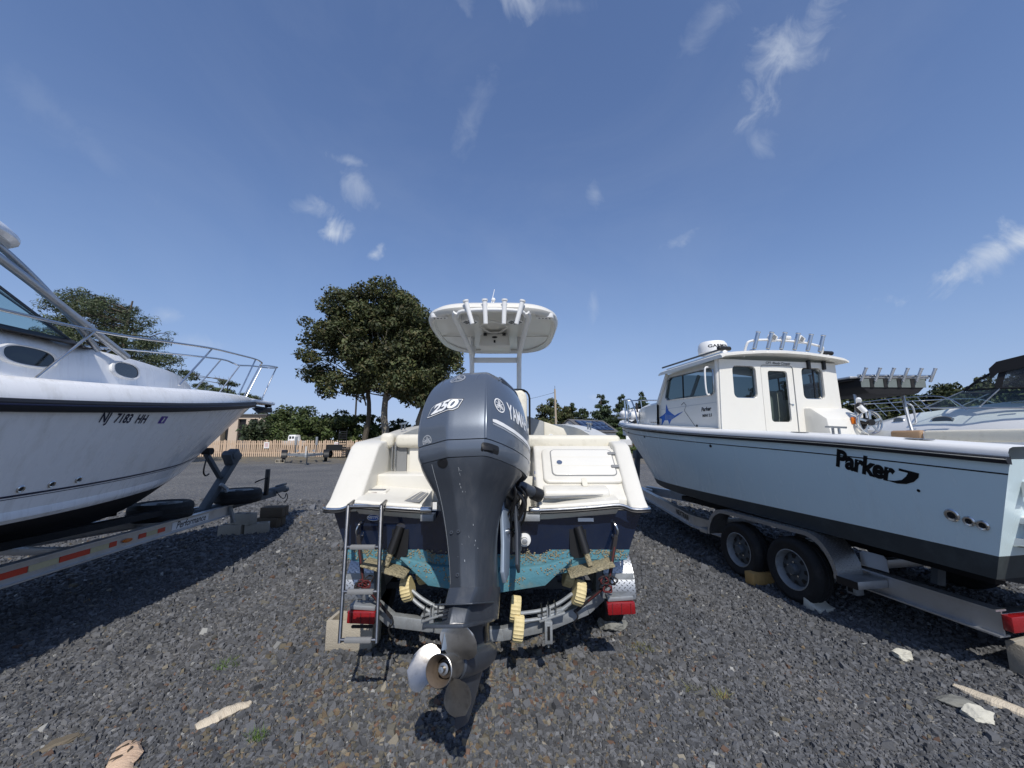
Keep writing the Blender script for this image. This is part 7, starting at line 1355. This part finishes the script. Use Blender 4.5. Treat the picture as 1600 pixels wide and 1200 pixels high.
    # poles
    o = thing('utility_pole', 'bare pale wooden utility pole standing left of the spruces', 'utility pole', (6.9, 60, 0)); q = MB(); q.cyl((0, 0, 0), (-.15, 0, 9.6), .19, .13, 10); q.build('pole_shaft', M['pole_wood'], o); q = MB(); q.cyl((-.15, 0, 9.6), (-.15, 0, 10.1), .03, n=6); q.box((-.3, 0, 9.0), (.4, .06, .06)); q.build('pole_hardware', M['pole_dark'], o)
    q = MB(); q.tube(crv([(-.3, 0, 9.0), (-6, 2, 7.9), (-14, 4, 7.6)], 6), .02, 4); q.build('service_wire', M['pole_dark'], o)
    o = thing('utility_pole', 'dark slim pole rising beside the oak trunks behind the shrubs', 'utility pole', (-23.6, 58, 0)); q = MB(); q.cyl((0, 0, 0), (0, 0, 9.5), .16, .13, 8); q.build('pole_shaft', M['pole_dark'], o); q = MB(); q.box((0, 0, 8.8), (1.2, .1, .1)); q.build('crossarm', M['pole_dark'], o)
    # small white boat behind the fence
    o = thing('pilothouse_skiff', 'small white pilothouse skiff parked behind the picket fence among the bushes', 'boat', (-24.3, 43.0, .35), rad(75)); o.scale = (.6, .6, .62)
    q = MB(); q.loft([[V((x * w, y, z)) for x, z in ((-1, 2.0), (-.8, 1.3), (0, 1.0), (.8, 1.3), (1, 2.0))] for y, w in ((-2.0, .9), (0, .95), (1.4, .7), (2.2, .08))]); q.build('hull', M['white'], o); q = MB(); q.loft([[V((x * k, y, z)) for x, y in ((-.75, -1.1), (.75, -1.1), (.65, .5), (-.65, .5))] for z, k in ((1.95, 1), (2.55, .95), (2.95, .78), (3.05, .6))]); q.build('cabin', M['white'], o, bevel=.06)
    for y in (-.72, -.08): q = MB(); q.box((.70, y, 2.58), (.05, .42, .42)); q.build('cabin_window', M['glass'], o, bevel=.02); q = MB(); q.box((-.70, y, 2.58), (.05, .42, .42)); q.build('cabin_window', M['glass'], o, bevel=.02)
    # white motor boat on the far right of the yard, in front of the house
    o = thing('runabout_boat', 'white open motor boat parked in front of the house with solar panels', 'boat', (11.8, 47, 0), rad(70))
    q = MB(); q.loft([[V((x * w, y, z + max(0, y) * .05)) for x, z in ((-1, 1.75), (-.85, 1.1), (0, .8), (.85, 1.1), (1, 1.75))] for y, w in ((-2.6, 1.0), (0, 1.05), (1.8, .75), (2.8, .08))]); q.build('hull', M['white'], o); q = MB(); q.prism([(-.8, 1.75), (.8, 1.75), (.65, 2.35), (-.65, 2.35)], (0, .4, 0), (1, 0, 0), (0, .4, 1), .03); q.build('windscreen', M['pane_c'], o); q = MB(); q.tube(crv([(-.9, 1.2, 1.8), (-.7, 1.5, 2.2), (-.3, 2.4, 2.3), (.3, 2.4, 2.3), (.7, 1.5, 2.2), (.9, 1.2, 1.8)], 4), .03, 6); q.build('bow_rail', M['steel'], o); q = MB(); q.box((0, -2.2, 2.0), (.5, .5, .8)); q.build('outboard', M['plastic'], o, bevel=.08)
    # empty galvanised trailer and black ramp trailer
    T = thing('empty_boat_trailer', 'empty galvanised boat trailer parked in front of the picket fence', 'trailer', (-14.6, 27.6, 0), rad(28))
    for s in (-1, 1):
        q = MB(); q.bar((s * .1, 0, .62), (s * 1.15, 2.2, .62), .10, .14); q.bar((s * 1.15, 2.2, .62), (s * 1.15, 5.5, .62), .10, .14); q.build('side_rail', M['galv'], T); q = MB(); q.bar((s * .55, 2.0, .86), (s * .55, 5.2, .86), .12, .10); q.build('bunk', M['galv'], T)
        q = MB(); q.cyl((s * .72, 3.6, .7), (s * .72, 3.6, 1.85), .045, n=8); q.cyl((s * .72, 3.6, 1.30), (s * .72, 3.6, 1.95), .09, n=10, mi=1); q.build('guide_post', [M['galv_dark'], M['galv']], T)
        fender(T, s * 1.25, s * 1.62, 2.6, 3.9, .35, .95, mt=M['black']); wheel(T, (s * 1.44, 3.25, .36), s, R=.36, w=.22)
    for y, w_ in ((1.2, .66), (2.6, 1.15), (4.2, 1.15), (5.4, 1.15)): q = MB(); q.bar((-w_, y, .56), (w_, y, .56), .09, .12); q.build('crossmember', M['galv'], T)
    q = MB(); q.bar((0, -1.2, .60), (0, 1.2, .60), .12, .12); q.bar((0, .3, .6), (0, .45, 1.25), .09, .09, up=(1, 0, 0)); q.build('tongue', M['galv'], T); q = MB(); q.cyl((.1, -.3, 0), (.1, -.3, .95), .035, n=8); q.cyl((.1, -.3, .0), (.1, -.3, .03), .12, n=10); q.build('jack', M['galv_dark'], T)
    block((-17.4, 29.4, 0), .1, 'pale hollow block lying beside the empty galvanised trailer', 'concrete', d=(.62, .22, .24))
    T = thing('ramp_trailer', 'black utility trailer with raised slatted ramp gate beside the fence', 'trailer', (-16.9, 37.6, 0))
    q = MB(); q.box((.2, 0, .75), (1.5, 2.2, .10)); q.box((.2, -1.05, 1.0), (1.5, .08, .5)); q.box((-.5, 0, 1.0), (.08, 2.2, .5)); q.build('bed', M['black'], T)
    for s in (-1, 1): wheel(T, (.2 + s * .85, .1, .36), s, R=.36, w=.2)
    for x in (-.28, .48): q = MB(); q.box((x, .9, 1.75), (.06, .06, 1.9)); q.build('ramp_stile', M['black'], T)
    for k in range(8): q = MB(); q.box((.1, .9, .98 + k * .22), (.72, .05, .09)); q.build('ramp_slat', M['black'], T)
M['sign_red'] = mat('sign_red', (.45, .10, .10), .6)

# ------------------------------------------------------------------ small things on the gravel
from mathutils import noise as mnoise
def rough_stone(name, label, cat, loc, d, seed, mt, rz=0, cutk=.25):
    rr = random.Random(seed); bm = bmesh.new(); bmesh.ops.create_icosphere(bm, subdivisions=4, radius=1)
    pl = [(V((rr.gauss(0, 1), rr.gauss(0, 1), rr.gauss(0, 1))).normalized(), rr.uniform(.55, .9)) for _ in range(14)]
    for v in bm.verts:
        for n, k in pl:
            t = v.co.dot(n) - k
            if t > 0: v.co -= n * t
        v.co *= 1 + .16 * mnoise.noise(v.co * 2.2 + V((seed, 0, 0))) + .07 * mnoise.noise(v.co * 7); v.co = V((v.co.x * d[0], v.co.y * d[1], v.co.z * d[2]))
    me = bpy.data.meshes.new(name); bm.to_mesh(me); bm.free(); me.materials.append(M[mt]); o = bpy.data.objects.new(name, me); COL.objects.link(o); o.location = loc; o.rotation_euler = (rr.uniform(-.08, .08), rr.uniform(-.08, .08), rz)
    return tag(o, label, cat)
def splinter(name, label, loc, L, w, h, rz, seed, mt, tilt=0):
    rr = random.Random(seed); q = MB(); n = 12; rings = []
    for i in range(n + 1):
        f = i / n; ww = w * (.35 + .65 * sin(pi * min(1, max(0, f * .92 + .08)))**.5) * rr.uniform(.88, 1.1); hh = h * (.4 + .6 * sin(pi * (f * .9 + .05))) * rr.uniform(.85, 1.1); y = (f - .5) * L; off = rr.gauss(0, w * .05)
        rings.append([V((off + x * ww, y + rr.gauss(0, L * .01), z * hh)) for x, z in ((-.5, .0), (-.46, .55), (-.2, .95), (.1, 1.0), (.36, .75), (.5, .35), (.45, 0), (0, -.1))])
    q.loft(rings); o = q.build(name, M[mt], None, ang=25); o.location = loc; o.rotation_euler = (tilt, 0, rz); return tag(o, label, 'wood')
def small_things():
    splinter('wood_splinter', 'long bleached wood splinter lying on the gravel left of the propeller', (-1.83, 2.72, .012), .29, .10, .035, rad(-38), 1, 'wood_pale')
    o = splinter('wood_chunk', 'split pinkish wood chunk with dark holes on the gravel', (-2.13, 2.38, .012), .26, .13, .05, rad(38), 2, 'wood_pink')
    for x, y, l, w, a0 in ((-.015, .03, .030, .005, .5), (.02, -.015, .022, .006, 1.2), (-.03, -.05, .026, .004, .2), (.03, .06, .02, .004, 1.0)): q = MB(); q.prism([(l * cos(t) * cos(a0) - w * sin(t) * sin(a0) * random.uniform(.5, 1.4), l * cos(t) * sin(a0) + w * sin(t) * cos(a0) * random.uniform(.5, 1.4)) for t in (0, .7, 1.4, 2.2, 3.1, 3.9, 4.7, 5.5)], (x, y, .047), (1, 0, 0), (0, 1, 0), .006); q.build('wood_crack', M['crib'], o)
    splinter('wood_splinter', 'pointed pale plank splinter beside the rubble near the right trailer', (3.24, 2.80, .012), .46, .12, .03, rad(24), 4, 'wood_pale')
    rough_stone('concrete_lump', 'pale crumbly concrete lump alone on the gravel near the right trailer', 'rubble', (3.16, 3.38, .03), (.095, .06, .045), 5, 'concrete_p', .3)
    rough_stone('concrete_lump', 'pale concrete lump lying against a flat grey slate beside the plank splinter', 'rubble', (2.94, 2.69, .03), (.085, .085, .05), 6, 'concrete_p', .8)
    rough_stone('slate_piece', 'flat grey slate slab behind the concrete lump', 'stone', (2.97, 2.83, .02), (.13, .075, .03), 7, 'slate', -.4)
    rough_stone('slate_stone', 'rounded grey stone lying by the right wheel of the navy boat trailer', 'stone', (.92, 3.84, .05), (.15, .09, .075), 8, 'slate', .2)
    rough_stone('slate_stone', 'flat brownish slate on the gravel near the wood chunk', 'stone', (-2.62, 2.50, .012), (.12, .055, .02), 9, 'slate_b', .7)
    block((-1.36, 3.58, 0), rad(-3), 'sandy concrete block standing behind the boarding ladder of the navy boat', 'concrete', d=(.40, .20, .235), holes='z')
    for x, y, s, sd, lab in ((-2.22, 3.26, .11, 1, 'small green grass tuft in the gravel left of the ladder shadow'), (-1.50, 2.53, .07, 2, 'tiny green grass tuft beside the bleached splinter'), (1.08, 3.50, .12, 3, 'thin yellow green weeds in the gravel by the rounded stone'), (1.26, 2.96, .07, 4, 'first of two dry weed sprigs in the open gravel'), (1.43, 2.88, .07, 5, 'second of two dry weed sprigs in the open gravel, beside the first')):
        rr = random.Random(sd + 80); q = MB(); n = 90 if sd < 4 else 50
        for k in range(n):
            a = rr.uniform(0, 6.28); d = s * rr.random()**.6; b = V((cos(a) * d, sin(a) * d * .7, 0)); h = rr.uniform(.015, .05) * (1 if sd != 3 else .9); t = b + V((rr.gauss(0, .02), rr.gauss(0, .02), h)); w = V((-sin(a), cos(a), 0)) * .0022; q.add([b - w, b + w, t], [(0, 1, 2)])
        o = q.build('grass_tuft', M['grass' if sd < 3 else 'grass_dry'], None, smooth=False); o.location = (x, y, .018); tag(o, lab, 'grass', kind=None)
M['slate'] = mat('slate_stone', (.20, .20, .18), .8, var=.2, scale=9, bump=.5, bscale=25); M['slate_b'] = mat('slate_brown', (.15, .125, .09), .8, var=.2, scale=9, bump=.5, bscale=25); M['grass'] = mat('grass_green', (.09, .15, .03), .7, var=.3, scale=30); M['grass_dry'] = mat('grass_dry', (.20, .20, .06), .8, var=.3, scale=30)
centre_boat(); centre_trailer(); engine()
left_boat(); left_trailer(); left_stuff()
right_boat(); right_trailer(); right_stuff()
cruiser(); ttop_boat()
yard(); vegetation(); small_things()
